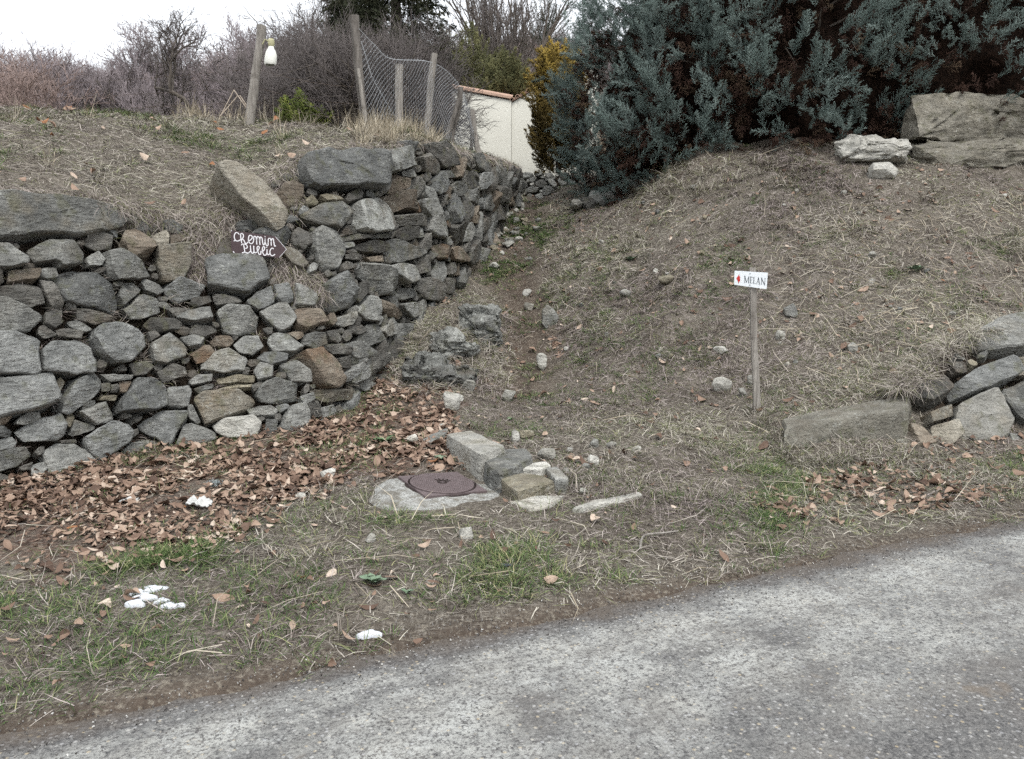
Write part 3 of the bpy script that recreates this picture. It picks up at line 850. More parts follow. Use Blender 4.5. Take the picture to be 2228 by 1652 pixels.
S_(z, 'r', 1555, 865, 1620, 850, 1700, 940, 1690, 970, 1580, 950)
S_(z, 'd', 1330, 1100, 1380, 1075, 1480, 1110, 1540, 1210, 1500, 1270, 1380, 1240, 1320, 1180)
S_(z, 'd', 1490, 1100, 1590, 1080, 1635, 1160, 1610, 1210, 1540, 1200)
S_(z, 'g', 1160, 1200, 1200, 1160, 1300, 1170, 1310, 1230, 1200, 1260)
S_(z, 'g', 1200, 1280, 1290, 1270, 1350, 1350, 1270, 1390, 1210, 1330)
S_(z, 'g', 860, 1340, 960, 1220, 1000, 1230, 1040, 1310, 1090, 1390, 1060, 1440, 930, 1400)
S_(z, 'r', 1035, 1250, 1080, 1250, 1230, 1370, 1180, 1400, 1100, 1370)
S_(z, 'g', 710, 1400, 855, 1335, 860, 1370, 830, 1440, 760, 1460, 700, 1430)
S_(z, 'b', 610, 1140, 760, 1040, 810, 1130, 890, 1230, 850, 1300, 720, 1340, 650, 1310, 640, 1210)
S_(z, 'g', 400, 1140, 560, 1130, 570, 1250, 550, 1300, 410, 1300, 415, 1210)
S_(z, 'b', 250, 1150, 350, 1130, 405, 1210, 395, 1270, 330, 1290, 262, 1240)
S_(z, 'b', 40, 1270, 130, 1200, 230, 1150, 262, 1240, 255, 1280, 140, 1330)
S_(z, 'd', 575, 1270, 600, 1230, 638, 1240, 630, 1300, 580, 1310)
S_(z, 'g', 140, 1340, 330, 1260, 370, 1310, 420, 1400, 380, 1460, 310, 1500, 240, 1440)
S_(z, 'r', 395, 1340, 600, 1330, 660, 1420, 500, 1480, 420, 1450)
S_(z, 'r', 350, 1500, 490, 1490, 475, 1530, 430, 1555)
S_(z, 'g', 480, 1525, 540, 1490, 630, 1500, 650, 1580, 560, 1620, 480, 1590)
S_(z, 'd', 640, 1490, 720, 1480, 760, 1550, 730, 1580, 670, 1560)
S_(z, 'l', 200, 1580, 240, 1500, 350, 1510, 440, 1590, 480, 1620, 420, 1650, 260, 1650)
S_(z, 'g', 890, 1530, 950, 1440, 1030, 1430, 1060, 1560, 1000, 1590, 940, 1610, 890, 1565)
S_(z, 'g', 1050, 1490, 1130, 1380, 1158, 1440, 1145, 1510, 1085, 1530)
S_(z, 'g', 1160, 1430, 1260, 1430, 1240, 1560, 1200, 1610, 1150, 1540)
S_(z, 'd', 820, 1445, 900, 1440, 940, 1485, 880, 1515, 830, 1500)
S_(z, 'g', 760, 1590, 870, 1560, 960, 1650, 940, 1690, 850, 1690)
S_(z, 'd', 630, 1590, 700, 1580, 830, 1640, 800, 1670, 700, 1660)
S_(z, 't', 340, 860, 430, 890, 510, 990, 460, 1020, 380, 990, 320, 920)
z = ZB
S_(z, 'b', -110, 265, 120, 275, 290, 250, 335, 420, 170, 470, -110, 530, f=.35)
S_(z, 'b', 340, 440, 430, 270, 560, 230, 600, 270, 590, 340, 500, 400, 400, 480, 350, 470)
S_(z, 'o', 310, 300, 350, 260, 385, 290, 345, 355)
S_(z, 'g', 600, 240, 780, 250, 770, 275, 660, 287)
S_(z, 't', 592, 300, 645, 292, 648, 340, 600, 345)
S_(z, 't', 652, 305, 695, 297, 698, 352, 655, 350)
S_(z, 'r', 703, 285, 780, 280, 740, 350, 705, 350)
S_(z, 'o', 600, 370, 690, 365, 680, 400, 590, 395)
S_(z, 'b', 690, 430, 740, 350, 800, 270, 900, 260, 985, 310, 980, 430, 900, 460, 690, 475)
S_(z, 'd', 760, 180, 860, 165, 910, 200, 850, 250, 790, 255)
S_(z, 'd', 925, 230, 1010, 180, 1080, 200, 1100, 250, 960, 290)
S_(z, 'b', 985, 320, 1110, 310, 1130, 340, 1110, 430, 1060, 445, 990, 420)
S_(z, 'g', 1110, 290, 1160, 250, 1250, 245, 1245, 285, 1130, 308)
S_(z, 'g', 1140, 330, 1260, 295, 1260, 320, 1180, 355)
S_(z, 'o', 1270, 265, 1440, 245, 1510, 250, 1500, 290, 1290, 300)
S_(z, 'o', 1280, 322, 1500, 297, 1500, 312, 1310, 340)
S_(z, 'g', 1180, 190, 1320, 95, 1455, 150, 1440, 225, 1250, 235, f=.35)
S_(z, 'b', 1510, 150, 1560, 100, 1700, 130, 1690, 170, 1600, 190)
S_(z, 'g', 1650, 190, 1740, 165, 1830, 220, 1840, 290, 1720, 290)
S_(z, 'r', 1750, 120, 1900, 80, 1970, 160, 2010, 280, 1960, 325, 1890, 310, 1830, 225)
S_(z, 'l', 1505, 370, 1540, 300, 1620, 260, 1760, 300, 1765, 400, 1650, 420, 1530, 410)
S_(z, 'r', 1480, 312, 1540, 280, 1550, 310, 1500, 345)
S_(z, 't', 1140, 400, 1200, 355, 1400, 335, 1505, 400, 1480, 440, 1330, 500, 1210, 545, f=.3)
S_(z, 'g', 1105, 430, 1130, 420, 1185, 530, 1160, 540, 1110, 500)
S_(z, 'b', 800, 530, 960, 460, 1110, 470, 1105, 510, 1040, 600, 1000, 690, 920, 620, 830, 570, f=.3)
S_(z, 'g', 1030, 680, 1080, 545, 1130, 535, 1270, 590, 1270, 630, 1160, 670)
S_(z, 'p', 1250, 540, 1320, 510, 1500, 495, 1550, 530, 1520, 620, 1350, 630, 1280, 590, f=.4)
S_(z, 'g', 1455, 450, 1600, 430, 1640, 460, 1620, 485, 1480, 490)
S_(z, 'b', 1625, 430, 1690, 415, 1710, 440, 1650, 472)
S_(z, 'g', 1640, 570, 1700, 435, 1800, 410, 1820, 470, 1810, 600, 1720, 610, f=.3)
S_(z, 'g', 1560, 590, 1570, 510, 1640, 510, 1630, 595)
S_(z, 'g', 1770, 370, 1840, 355, 1850, 400, 1800, 420)
S_(z, 't', 1840, 340, 1950, 330, 2060, 330, 2060, 390, 1940, 410, 1870, 390)
S_(z, 'g', 1890, 440, 1970, 420, 2000, 490, 1930, 515, 1895, 500)
S_(z, 'b', 90, 590, 190, 520, 350, 475, 385, 540, 375, 600, 330, 640, 150, 640)
S_(z, 'b', -110, 560, 30, 545, 75, 580, 60, 615, -110, 610)
S_(z, 'b', -110, 650, 70, 612, 95, 650, 60, 690, -110, 710)
S_(z, 'o', 390, 470, 430, 460, 440, 500, 410, 560, 385, 540)
S_(z, 'g', 400, 600, 440, 510, 560, 550, 550, 570, 500, 585, 420, 610)
S_(z, 'g', 460, 460, 610, 405, 680, 470, 670, 510, 560, 545, 490, 490)
S_(z, 'b', 480, 620, 640, 525, 740, 550, 770, 590, 750, 650, 680, 700, 560, 760, 500, 680, f=.3)
S_(z, 'g', 680, 730, 780, 645, 870, 630, 880, 660, 870, 710, 760, 760)
S_(z, 'g', -110, 700, 150, 670, 190, 720, 90, 790, -110, 850)
S_(z, 'g', 250, 700, 330, 652, 440, 652, 490, 690, 560, 770, 540, 840, 460, 890, 300, 890, 270, 780, f=.35)
S_(z, 'g', 340, 635, 440, 625, 460, 648, 360, 648)
S_(z, 'g', 110, 790, 190, 760, 180, 810, 130, 810)
S_(z, 'g', 780, 570, 815, 560, 820, 590, 770, 620)
S_(z, 'g', 2060, 290, 2090, 190, 2180, 140, 2190, 200, 2150, 265, 2080, 300)
S_(z, 'g', 2110, 292, 2170, 272, 2203, 300, 2190, 335, 2140, 345)
S_(z, 'd', 1980, 150, 2050, 130, 2070, 190, 2040, 210, 1990, 200)
S_(z, 'd', 1930, 75, 2000, 60, 2060, 90, 2040, 120, 1960, 115)
S_(z, 'g', 2060, 95, 2120, 50, 2170, 110, 2150, 180, 2090, 180)
TR_MAIN = TR

def stone_obj(wall, root, root_loc, poly3, nrm, kind, seed, f=0.5, pr=None, small=False):
    c = np.mean(poly3, axis=0)
    n = nrm / np.linalg.norm(nrm)
    up = np.array([0, 0, 1.0]); x = np.cross(up, n); x /= np.linalg.norm(x); y = np.cross(n, x)
    d = poly3 - c
    p2 = np.stack([d @ x, d @ y], 1) * 1.02
    A = abs(poly_area(p2)); S = math.sqrt(A)
    proud = pr if pr is not None else np.clip(S * 0.22, 0.02, 0.09) * (0.6 + 0.8 * R.random())
    V, Fc = stone_mesh(p2, max(0.10, min(0.3, S * 0.8)), proud, seed, 36 if S > 0.12 else 18, flat=f,
                       rings=(1.0, 0.985, 0.93, 0.82, 0.64, 0.42, 0.2) if S > 0.12 else (1.0, 0.97, 0.86, 0.55))
    W = V[:, :1] * x + V[:, 1:2] * y + V[:, 2:] * n
    return c, W, Fc, A

def build_wall(name, label, ruled, traced, fill_sizes, skip, seed0, cap=296, tries=9000, fillkinds="ggdddrbb"):
    root_loc = ruled.foot[ruled.nt // 4]
    root = empty(name, root_loc, label, "stone wall")
    root["kind"] = "thing"
    core = ruled.g - ruled.n * 0.16
    core = core + (fbm(core.reshape(-1, 3), 3.0, 3, 61).reshape(core.shape[:2]) * 0.06)[..., None] * ruled.n
    core = core[::3, ::2]; nsub = (ruled.g - ruled.n * 0.6)[::3, ::2]; nv, nt = core.shape[:2]
    ii = np.arange(nv - 1)[:, None] * nt + np.arange(nt - 1)[None]
    Q = np.stack([ii, ii + 1, ii + nt + 1, ii + nt], 2).reshape(-1, 4)
    # back and ends so that the earth core is a solid
    front = core.reshape(-1, 3)
    bk = nsub.reshape(-1, 3)
    nF = len(front)
    border = []
    for j in range(nv - 1): border.append((j * nt, (j + 1) * nt)); border.append(((j + 1) * nt + nt - 1, j * nt + nt - 1))
    for i in range(nt - 1): border.append((i + 1, i)); border.append(((nv - 1) * nt + i, (nv - 1) * nt + i + 1))
    Q = np.concatenate([Q, Q[:, ::-1] + nF, np.array([[a, b, b + nF, a + nF] for a, b in border])])
    obj("earth_core", mesh_np("earth_core", np.concatenate([front, bk]) - root_loc, Q, [SHADED_EARTH], 180), root)
    nv, nt = ruled.nv, ruled.nt
    cell = 0.02
    W_, H_ = int(ruled.arc[-1] / cell) + 2, int(ruled.hgt.max() / cell) + 2
    occ = np.zeros((H_, W_), bool)
    gx, gy = np.meshgrid((np.arange(W_) + .5) * cell, (np.arange(H_) + .5) * cell)
    hl = np.interp(gx[0], ruled.arc, ruled.hgt)
    occ |= gy > hl[None] - 0.01
    pieces = []
    for q, (poly, kind, f, pr) in enumerate(traced):
        hits = [ruled.hit(*p) for p in poly]
        p3 = np.array([h[0] for h in hits])
        jj, i2 = int(np.mean([h[1] for h in hits])), int(np.mean([h[2] for h in hits]))
        aw = [(ruled.arc[h[2]], h[1] / (nv - 1) * ruled.hgt[h[2]]) for h in hits]
        occ |= in_poly(gx, gy, aw)
        nn = ruled.n[jj, i2] + np.array([R.gauss(0, .12), R.gauss(0, .06), R.gauss(0, .12)])
        pieces.append(stone_obj(ruled, root, root_loc, p3, nn, kind, seed0 + q, f, pr) + (kind,))
    # hollow places left to the grass
    for poly in skip:
        aw = [(ruled.arc[h[2]], h[1] / (nv - 1) * ruled.hgt[h[2]]) for h in (ruled.hit(*p) for p in poly)]
        occ |= in_poly(gx, gy, aw)
    q = 0
    for size in fill_sizes:
        for _ in range(tries):
            free = None
            cx, cy = R.random() * ruled.arc[-1], R.random() * ruled.hgt.max()
            ix, iy = int(cx / cell), int(cy / cell)
            if occ[min(iy, H_ - 1), min(ix, W_ - 1)]: continue
            asp = R.uniform(1.1, 2.1); a = size * math.sqrt(asp) * R.uniform(.85, 1.2); b = size / math.sqrt(asp) * R.uniform(.85, 1.2)
            th = R.gauss(0, .35)
            x0, x1 = max(0, int((cx - a) / cell)), min(W_, int((cx + a) / cell) + 1)
            y0, y1 = max(0, int((cy - a) / cell)), min(H_, int((cy + a) / cell) + 1)
            sx, sy = gx[y0:y1, x0:x1] - cx, gy[y0:y1, x0:x1] - cy
            u = (sx * math.cos(th) + sy * math.sin(th)) / a; v = (-sx * math.sin(th) + sy * math.cos(th)) / b
            m = u * u + v * v < 1
            if m.sum() == 0: continue
            ov = (m & occ[y0:y1, x0:x1]).sum() / m.sum()
            if ov > 0.10: continue
            occ[y0:y1, x0:x1] |= (u * u + v * v < 1.08)
            k = R.randint(5, 7); an0 = R.random() * 6
            poly = []
            for e in range(k):
                an = an0 + 2 * math.pi * (e + R.uniform(-.28, .28)) / k
                rr = R.uniform(.88, 1.16)
                uu, vv = a * rr * math.cos(an), b * rr * math.sin(an)
                poly.append((cx + uu * math.cos(th) - vv * math.sin(th), cy + uu * math.sin(th) + vv * math.cos(th)))
            hits = [ruled.at(*p) for p in poly]
            p3 = np.array([h[0] for h in hits])
            nn = ruled.n[hits[0][1], hits[0][2]] + np.array([R.gauss(0, .2), R.gauss(0, .1), R.gauss(0, .2)])
            pr = -0.02 * R.random() + 0.02 if size < 0.07 else None
            kind = R.choice(fillkinds)
            pieces.append(stone_obj(ruled, root, root_loc, p3, nn, kind, seed0 + 1000 + q, 0.6, pr) + (kind,))
            q += 1
    vis = []
    for c, W, Fc, A, kind in pieces:
        d = proj(c[None])[0, 2]
        vis.append(A / d ** 2)
    order = np.argsort(vis)[::-1]
    for k in order[:cap]:
        c, W, Fc, A, kind = pieces[k]
        obj("stone", mesh_np("stone", W, Fc, [SM[kind]], 26), root, c - root_loc)
    rest = order[cap:]
    if len(rest):
        VV, FF, nn = [], [], 0
        for k in rest:
            c, W, Fc, A, kind = pieces[k]
            VV.append(W + c - root_loc); FF += [tuple(i + nn for i in f) for f in Fc]; nn += len(W)
        tag(obj("small_stones", mesh_np("small_stones", np.concatenate(VV), FF, [STONE_DARK], 32), root), kind="stuff")
    print(name, "stones", len(pieces), "rest", len(rest))
    return root

main_ruled = Ruled(BB + np.array([0, 0, -0.08]), TT, 90, 0.06)
SLUMP = [[(268, 430), (480, 395), (600, 375), (650, 420), (610, 470), (520, 470), (500, 500), (470, 520), (445, 590), (412, 600), (408, 520), (400, 480), (300, 475)],
         [(600, 560), (640, 545), (665, 590), (720, 610), (690, 640), (610, 610)]]
build_wall("dry_stone_wall", "tall dry stone wall of grey schist holding up the field, curving along the footpath",
           main_ruled, TR_MAIN, (0.24, 0.19, 0.145, 0.11, 0.08, 0.055, 0.04), SLUMP, 100)

# low wall at the right
TR = []
z = ZD
S_(z, 'r', 1560, 1045, 1620, 1040, 1665, 1180, 1580, 1190)
S_(z, 't', 1665, 1075, 1800, 1045, 1830, 1130, 1770, 1190, 1675, 1210)
S_(z, 't', 1640, 1000, 1790, 940, 1798, 1010, 1650, 1060)
S_(z, 'p', 1803, 960, 2010, 865, 2060, 920, 2130, 1040, 2100, 1130, 1980, 1160, 1850, 1160, 1803, 1050, f=.35)
S_(z, 'g', 2050, 875, 2203, 815, 2400, 790, 2400, 1040, 2180, 1060, 2115, 980, f=.4)
S_(z, 'b', 1780, 840, 1900, 760, 2100, 700, 2150, 800, 1990, 860, 1800, 910, f=.2, pr=.1)
S_(z, 'd', 1600, 830, 1740, 810, 1780, 880, 1660, 945, 1560, 900)
S_(z, 'g', 1930, 520, 2100, 440, 2203, 425, 2400, 440, 2400, 650, 2110, 650, 1960, 620, f=.3, pr=.1)
S_(z, 't', 2110, 690, 2203, 680, 2400, 690, 2400, 770, 2140, 780)
RB = crom([pt(1925, 998, 7.1), pt(1960, 994, 7.15), pt(2000, 990, 7.2), pt(2150, 985, 7.35), pt(2400, 985, 7.5), pt(2700, 990, 7.6)], 120)
RT = crom([pt(1925, 890, 7.4), pt(1950, 850, 7.6), pt(1990, 815, 7.8), pt(2120, 720, 8.3), pt(2400, 680, 8.7), pt(2700, 690, 8.8)], 120)
right_ruled = Ruled(RB, RT, 60, 0.03)
build_wall("low_retaining_wall", "low wall of large ochre and grey stones at the foot of the right bank", right_ruled, TR, (0.09, 0.06), [[(1680, 1010), (1680, 860), (1830, 850), (1990, 800), (1960, 860), (1900, 900), (1930, 1010)]], 5000, tries=110, fillkinds="oogtd")
# ------------------------------------------------------------------ loose stones, boulders, outcrops
def on_ground(px, py):
    p = gpt(px, py)
    e = 0.05
    zx = (gz(p[0] + e, p[1]) - gz(p[0] - e, p[1]))[0] / (2 * e)
    zy = (gz(p[0], p[1] + e) - gz(p[0], p[1] - e))[0] / (2 * e)
    n = np.array([-zx, -zy, 1.0]); n /= np.linalg.norm(n)
    return p, n

def rock_mesh(size, seed, boxy=0.5, sub=2, noise=0.06, npts=16):
    """Angular rock: hull of points between a box and an ellipsoid, subdivided and roughened."""
    r = np.random.default_rng(seed)
    d = r.normal(size=(npts, 3)); d /= np.linalg.norm(d, axis=1, keepdims=True)
    cube = d / np.max(np.abs(d), axis=1, keepdims=True)
    q = (d * (1 - boxy) + cube * boxy) * r.uniform(0.86, 1.0, (npts, 1))
    bm = bmesh.new()
    for v in q: bm.verts.new(v * np.array(size) / 2)
    res = bmesh.ops.convex_hull(bm, input=bm.verts[:])
    bmesh.ops.delete(bm, geom=[v for v in bm.verts if not v.link_faces], context='VERTS')
    bmesh.ops.bevel(bm, geom=bm.edges[:], offset=min(size) * 0.05, segments=1, affect='EDGES', clamp_overlap=True)
    bmesh.ops.triangulate(bm, faces=bm.faces[:])
    for _ in range(sub):
        bmesh.ops.subdivide_edges(bm, edges=bm.edges[:], cuts=1, use_grid_fill=True)
    me = bpy.data.meshes.new("rock")
    bm.normal_update()
    co = np.array([v.co for v in bm.verts]); nn = np.array([v.normal for v in bm.verts])
    S = float(np.mean(size))
    co += nn * (fbm(co / S * 3 + seed, 1.0, 4, seed % 91) * noise * S)[:, None]
    for v, c in zip(bm.verts, co): v.co = c
    bmesh.ops.recalc_face_normals(bm, faces=bm.faces[:])
    bm.to_mesh(me); bm.free()
    me.polygons.foreach_set("use_smooth", np.ones(len(me.polygons), bool))
    me.set_sharp_from_angle(angle=math.radians(34))
    return me

def block_mesh(poly, h, seed, taper=0.94, tilt=(0, 0), rough=1.0):
    """Slab: top outline (metres, seen from above), height h, sides down to the ground."""
    p2 = np.array(poly, float)
    if poly_area(p2) < 0: p2 = p2[::-1]
    S = math.sqrt(abs(poly_area(p2)))
    n = 40
    o = densify(p2, n, 0.02, seed, 0.04)
    c0 = o.mean(0)
    lay = []
    for q, z in ((1.06, -h), (1.05, -h * .75), (1.03, -h * .45), (1.02, -h * .2), (1.0, -0.03 * S), (0.97, 0), (0.85, 0.004), (0.6, 0.006), (0.3, 0.006)):
        lay.append(np.c_[c0 + (o - c0) * q, np.full(n, z)])
    V = np.concatenate(lay + [np.array([[c0[0], c0[1], 0.005]])])
    V[:, 2] += tilt[0] * V[:, 0] + tilt[1] * V[:, 1]
    V = V + np.stack([fbm(V / S * 2.5 + seed + k * 9, 1.0, 4, seed + k) for k in range(3)], 1) * np.array([.05, .05, .022]) * S * rough
    Fc = []
    for i in range(8):
        for j in range(n):
            Fc.append((i * n + j, i * n + (j + 1) % n, (i + 1) * n + (j + 1) % n, (i + 1) * n + j))
    for j in range(n): Fc.append((8 * n + j, 8 * n + (j + 1) % n, 9 * n))
    Fc.append(tuple(range(n - 1, -1, -1)))
    return V, Fc

def slab(name, z, xy, h, mat, label, cat, seed, raise_=0.0, tilt=(0, 0), rough=1.0):
    """Top face traced in the picture, set raise_ above the ground under it."""
    P2 = toP(z, list(zip(xy[::2], xy[1::2])))
    ps = []
    c = np.mean(P2, axis=0)
    g0, _ = on_ground(c[0], c[1] + 0)
    # plane through a point raised above the ground
    best = None
    for y in np.linspace(max(2.5, g0[1] - 1.8), g0[1], 120):
        q = pt(c[0], c[1], y)
        if q[2] - gz(q[0], q[1])[0] < raise_:
            best = q; break
    q = best if best is not None else g0
    for px, py in P2:       # meet the tilted plane through q
        o_ = np.array([0, 0, CAMH]); d = pt(px, py, 1.0) - o_
        nrm = np.array([-tilt[0], -tilt[1], 1.0])
        k = np.dot(q - o_, nrm) / np.dot(d, nrm)
        ps.append(o_ + d * k)
    ps = np.array(ps); m = ps.mean(0)
    V, Fc = block_mesh(ps[:, :2] - m[:2], h, seed, tilt=tilt, rough=rough)
    ob = obj(name, mesh_np(name, V, Fc, [mat], 34), loc=m)
    return tag(ob, label, cat)

slab("stone_block", ZC, [690, 965, 850, 942, 1090, 1050, 1010, 1085, 920, 1112, 790, 1040], .22, STONE_PALE, "largest loose block beside the manhole, with a flat pale grey top", "stone", 11, .17, (0.02, 0.03))
slab("stone_block", ZC, [922, 1130, 1090, 1072, 1240, 1062, 1285, 1120, 1180, 1190, 1060, 1232, 985, 1200], .20, STONE_GREY, "grey loose block second from the manhole, touching the largest block", "stone", 12, .14, (0.0, 0.05))
slab("stone_block", ZC, [1060, 1268, 1210, 1237, 1340, 1260, 1430, 1290, 1300, 1330, 1180, 1368, 1100, 1310], .13, STONE_OCHRE, "yellowish loose block lowest in the row beside the manhole", "stone", 13, .085, (0, 0.02))
slab("stone_block", ZC, [1200, 1180, 1370, 1158, 1402, 1185, 1340, 1212, 1210, 1210], .11, STONE_PALE, "small white stone lying behind the yellowish loose block", "stone", 14, .09)
slab("stone_block", ZC, [1372, 1205, 1450, 1192, 1530, 1270, 1500, 1305, 1430, 1280], .10, STONE_GREY, "small lumpy grey stone at the right end of the loose blocks", "stone", 15, .07, (-.15, 0))
slab("flat_stone", ZC, [1120, 1440, 1250, 1392, 1500, 1390, 1400, 1462, 1250, 1475], .06, STONE_PALE, "flat pale slab sunk in the grass in front of the yellowish block", "stone", 16, .02)
slab("flat_stone", ZC, [1545, 1478, 1700, 1425, 1900, 1395, 2020, 1365, 2040, 1385, 1900, 1425, 1700, 1460, 1580, 1490], .06, STONE_PALE, "long narrow pale stone edge showing in the grass right of the flat slab", "stone", 17, .015)
tp = np.array([pt(1712, 932, 7.08), pt(1800, 915, 7.13), pt(1900, 897, 7.22), pt(1975, 885, 7.3), pt(1985, 872, 7.75), pt(1850, 884, 7.65), pt(1702, 905, 7.5)]); tm = tp.mean(0)
V, Fc = block_mesh(tp[:, :2] - tm[:2], .5, 19, tilt=(.138, .06), rough=1.1)
tag(obj("stone_block", mesh_np("stone_block", V, Fc, [STONE_LEDGE], 30), loc=tm), "long low ochre block with flat pale top right of the signpost", "stone")
slab("stone_block", ZC, [520, 1010, 640, 940, 705, 918, 690, 960, 580, 1030], .09, STONE_GREY, "elongated grey stone among leaves left of the largest loose block", "stone", 18, .07, (.1, 0))

def rock(name, px, py, w, h, mat, label, cat="stone", group=None, seed=1, boxy=.4, deep=None, sink=.35, yaw=None, noise=.05, d=None, sub=1):
    """A rock w by h picture units in size, resting on the ground at (px, py)."""
    p, n = on_ground(px, py)
    dep = proj(p[None])[0, 2]
    W, H = w / F * dep, h / F * dep
    me = rock_mesh((W, d if d else W * .85, H * 1.5), seed, boxy, sub, noise)
    me.materials.append(mat)
    ob = obj(name, me, loc=p + np.array([0, 0, H * (0.75 - sink)]), rot=(0, 0, 0 if yaw is None else yaw))
    return tag(ob, label, cat, group)

rock("boulder", 982, 893, 46, 40, STONE_PALE, "small rounded boulder in the leaves uphill of the loose blocks", seed=21)
rock("cobble", 1108, 872, 36, 24, STONE_PALE, "smooth pale cobble at the foot of the path, left of centre", seed=22, boxy=.1)
rock("cobble", 1121, 962, 22, 26, STONE_PALE, "upright round cobble just behind the largest loose block", seed=23, boxy=.1)
rock("cobble", 1146, 952, 38, 18, STONE_OCHRE, "flat buff cobble beside the upright round cobble", seed=24, boxy=.1)
rock("cobble", 897, 963, 30, 18, STONE_PALE, "pale round stone in the leaves left of the elongated stone", seed=25, boxy=.2)
rock("cobble", 1292, 975, 28, 20, STONE_GREY, "grey cobble in the grass right of the loose blocks", seed=26, boxy=.2)
rock("cobble", 715, 1040, 40, 24, STONE_PALE, "round pale stone half buried in brown leaves left of the manhole", seed=27, boxy=.2)
rock("cobble", 655, 1088, 28, 16, STONE_PALE, "small pale stone in leaves below the round pale stone", seed=28, boxy=.2)
rock("cobble", 1015, 1170, 42, 22, STONE_PALE, "pale rounded stone in the short grass below the manhole", seed=29, boxy=.2)
rock("cobble", 806, 1180, 28, 18, STONE_PALE, "small white chipped stone in the grass left of the pale rounded stone", seed=30, boxy=.4)
rock("cobble", 1147, 645, 30, 16, STONE_PALE, "whitish cobble on the path at the steep turn, upper of two", seed=31, boxy=.1)
rock("cobble", 1150, 674, 26, 18, STONE_PALE, "white cobble on the path just below the whitish one", seed=32, boxy=.2)
rock("cobble", 1073, 583, 34, 12, STONE_PALE, "flat white stone on the path beside the stone wall", seed=33, boxy=.2)
rock("cobble", 1107, 536, 34, 12, STONE_PALE, "pale stone higher on the path under the wall", seed=34, boxy=.2)
rock("cobble", 1178, 800, 30, 30, STONE_PALE, "pale upright stone in the trodden earth of the path", seed=35, boxy=.3)
rock("cobble", 1197, 706, 44, 42, STONE_GREY, "grey stone at the right edge of the path hollow", seed=36, boxy=.4)
rock("flat_stone", 1568, 848, 50, 30, STONE_PALE, "flat yellowish white triangular stone left of the signpost", seed=37, boxy=.6, sink=.45)
rock("cobble", 1634, 838, 22, 22, STONE_PALE, "white stone right behind the foot of the signpost", seed=38, boxy=.2)
rock("cobble", 1615, 860, 24, 18, STONE_PALE, "small pale stone between triangular stone and signpost", seed=39, boxy=.2)
rock("cobble", 1720, 688, 34, 26, STONE_GREY, "roundish grey stone on the bank right of the signpost", seed=40, boxy=.4)
rock("cobble", 1698, 738, 26, 22, STONE_PALE, "round pale pebble on the bank below the roundish grey stone", seed=41, boxy=.1)
rock("cobble", 1568, 767, 36, 14, STONE_PALE, "pale flat stone on the bank left of the signpost halfway up", seed=42, boxy=.3)
rock("cobble", 1855, 765, 26, 20, STONE_PALE, "white stone amid straw on the right bank", seed=43, boxy=.4)
rock("cobble", 1898, 562, 22, 14, STONE_PALE, "bluish white round pebble high on the right bank", seed=44, boxy=.1)
rock("cobble", 1450, 615, 44, 18, STONE_OCHRE, "yellowish stone on the bank above the path bend", seed=45, boxy=.3)
rock("cobble", 1360, 645, 30, 16, STONE_PALE, "pale stone beside the green tuft on the bank edge", seed=46, boxy=.3)
for k, (px, py, w) in enumerate([(1160, 1015, 0), (1190, 1000, 44), (1230, 1030, 22), (1330, 975, 26), (1385, 985, 26), (1270, 1075, 24), (1290, 1010, 34), (1275, 1018, 24), (1020, 850, 40), (1000, 873, 22), (960, 935, 22), (1185, 1062, 20), (1240, 985, 20), (1060, 1000, 18)]):
    if w: rock("cobble", px, py, w, w * .55, R.choice([STONE_PALE, STONE_GREY, STONE_PALE]), "small pale cobble scattered in the grass around the loose blocks", "stone", "cobbles around the loose blocks", 60 + k, .25)
for k in range(46):
    px, py = R.uniform(1230, 2200), R.uniform(400, 800)
    w = R.uniform(7, 17)
    rock("pebble", px, py, w, w * .6, R.choice([STONE_PALE, STONE_PALE, STONE_GREY, STONE_OCHRE]), "small pale pebble strewn on the dry right bank", "pebble", "pebbles strewn on the right bank", 100 + k, .2, sub=1)
for k in range(60):
    f = R.random()
    px, py = np.interp(f, [0, .3, .6, 1], [1150, 1105, 1090, 1120]) + R.gauss(0, 24), 445 + 150 * (1 - f) + R.uniform(-8, 8) if f > .2 else R.uniform(440, 520)
    w = R.uniform(9, 22)
    rock("pebble", px, py, w, w * .5, R.choice([STONE_PALE, STONE_GREY, STONE_OCHRE, STONE_PALE]), "small stone bedded in the upper footpath", "pebble", "stones bedded in the footpath", 200 + k, .3, sub=1)

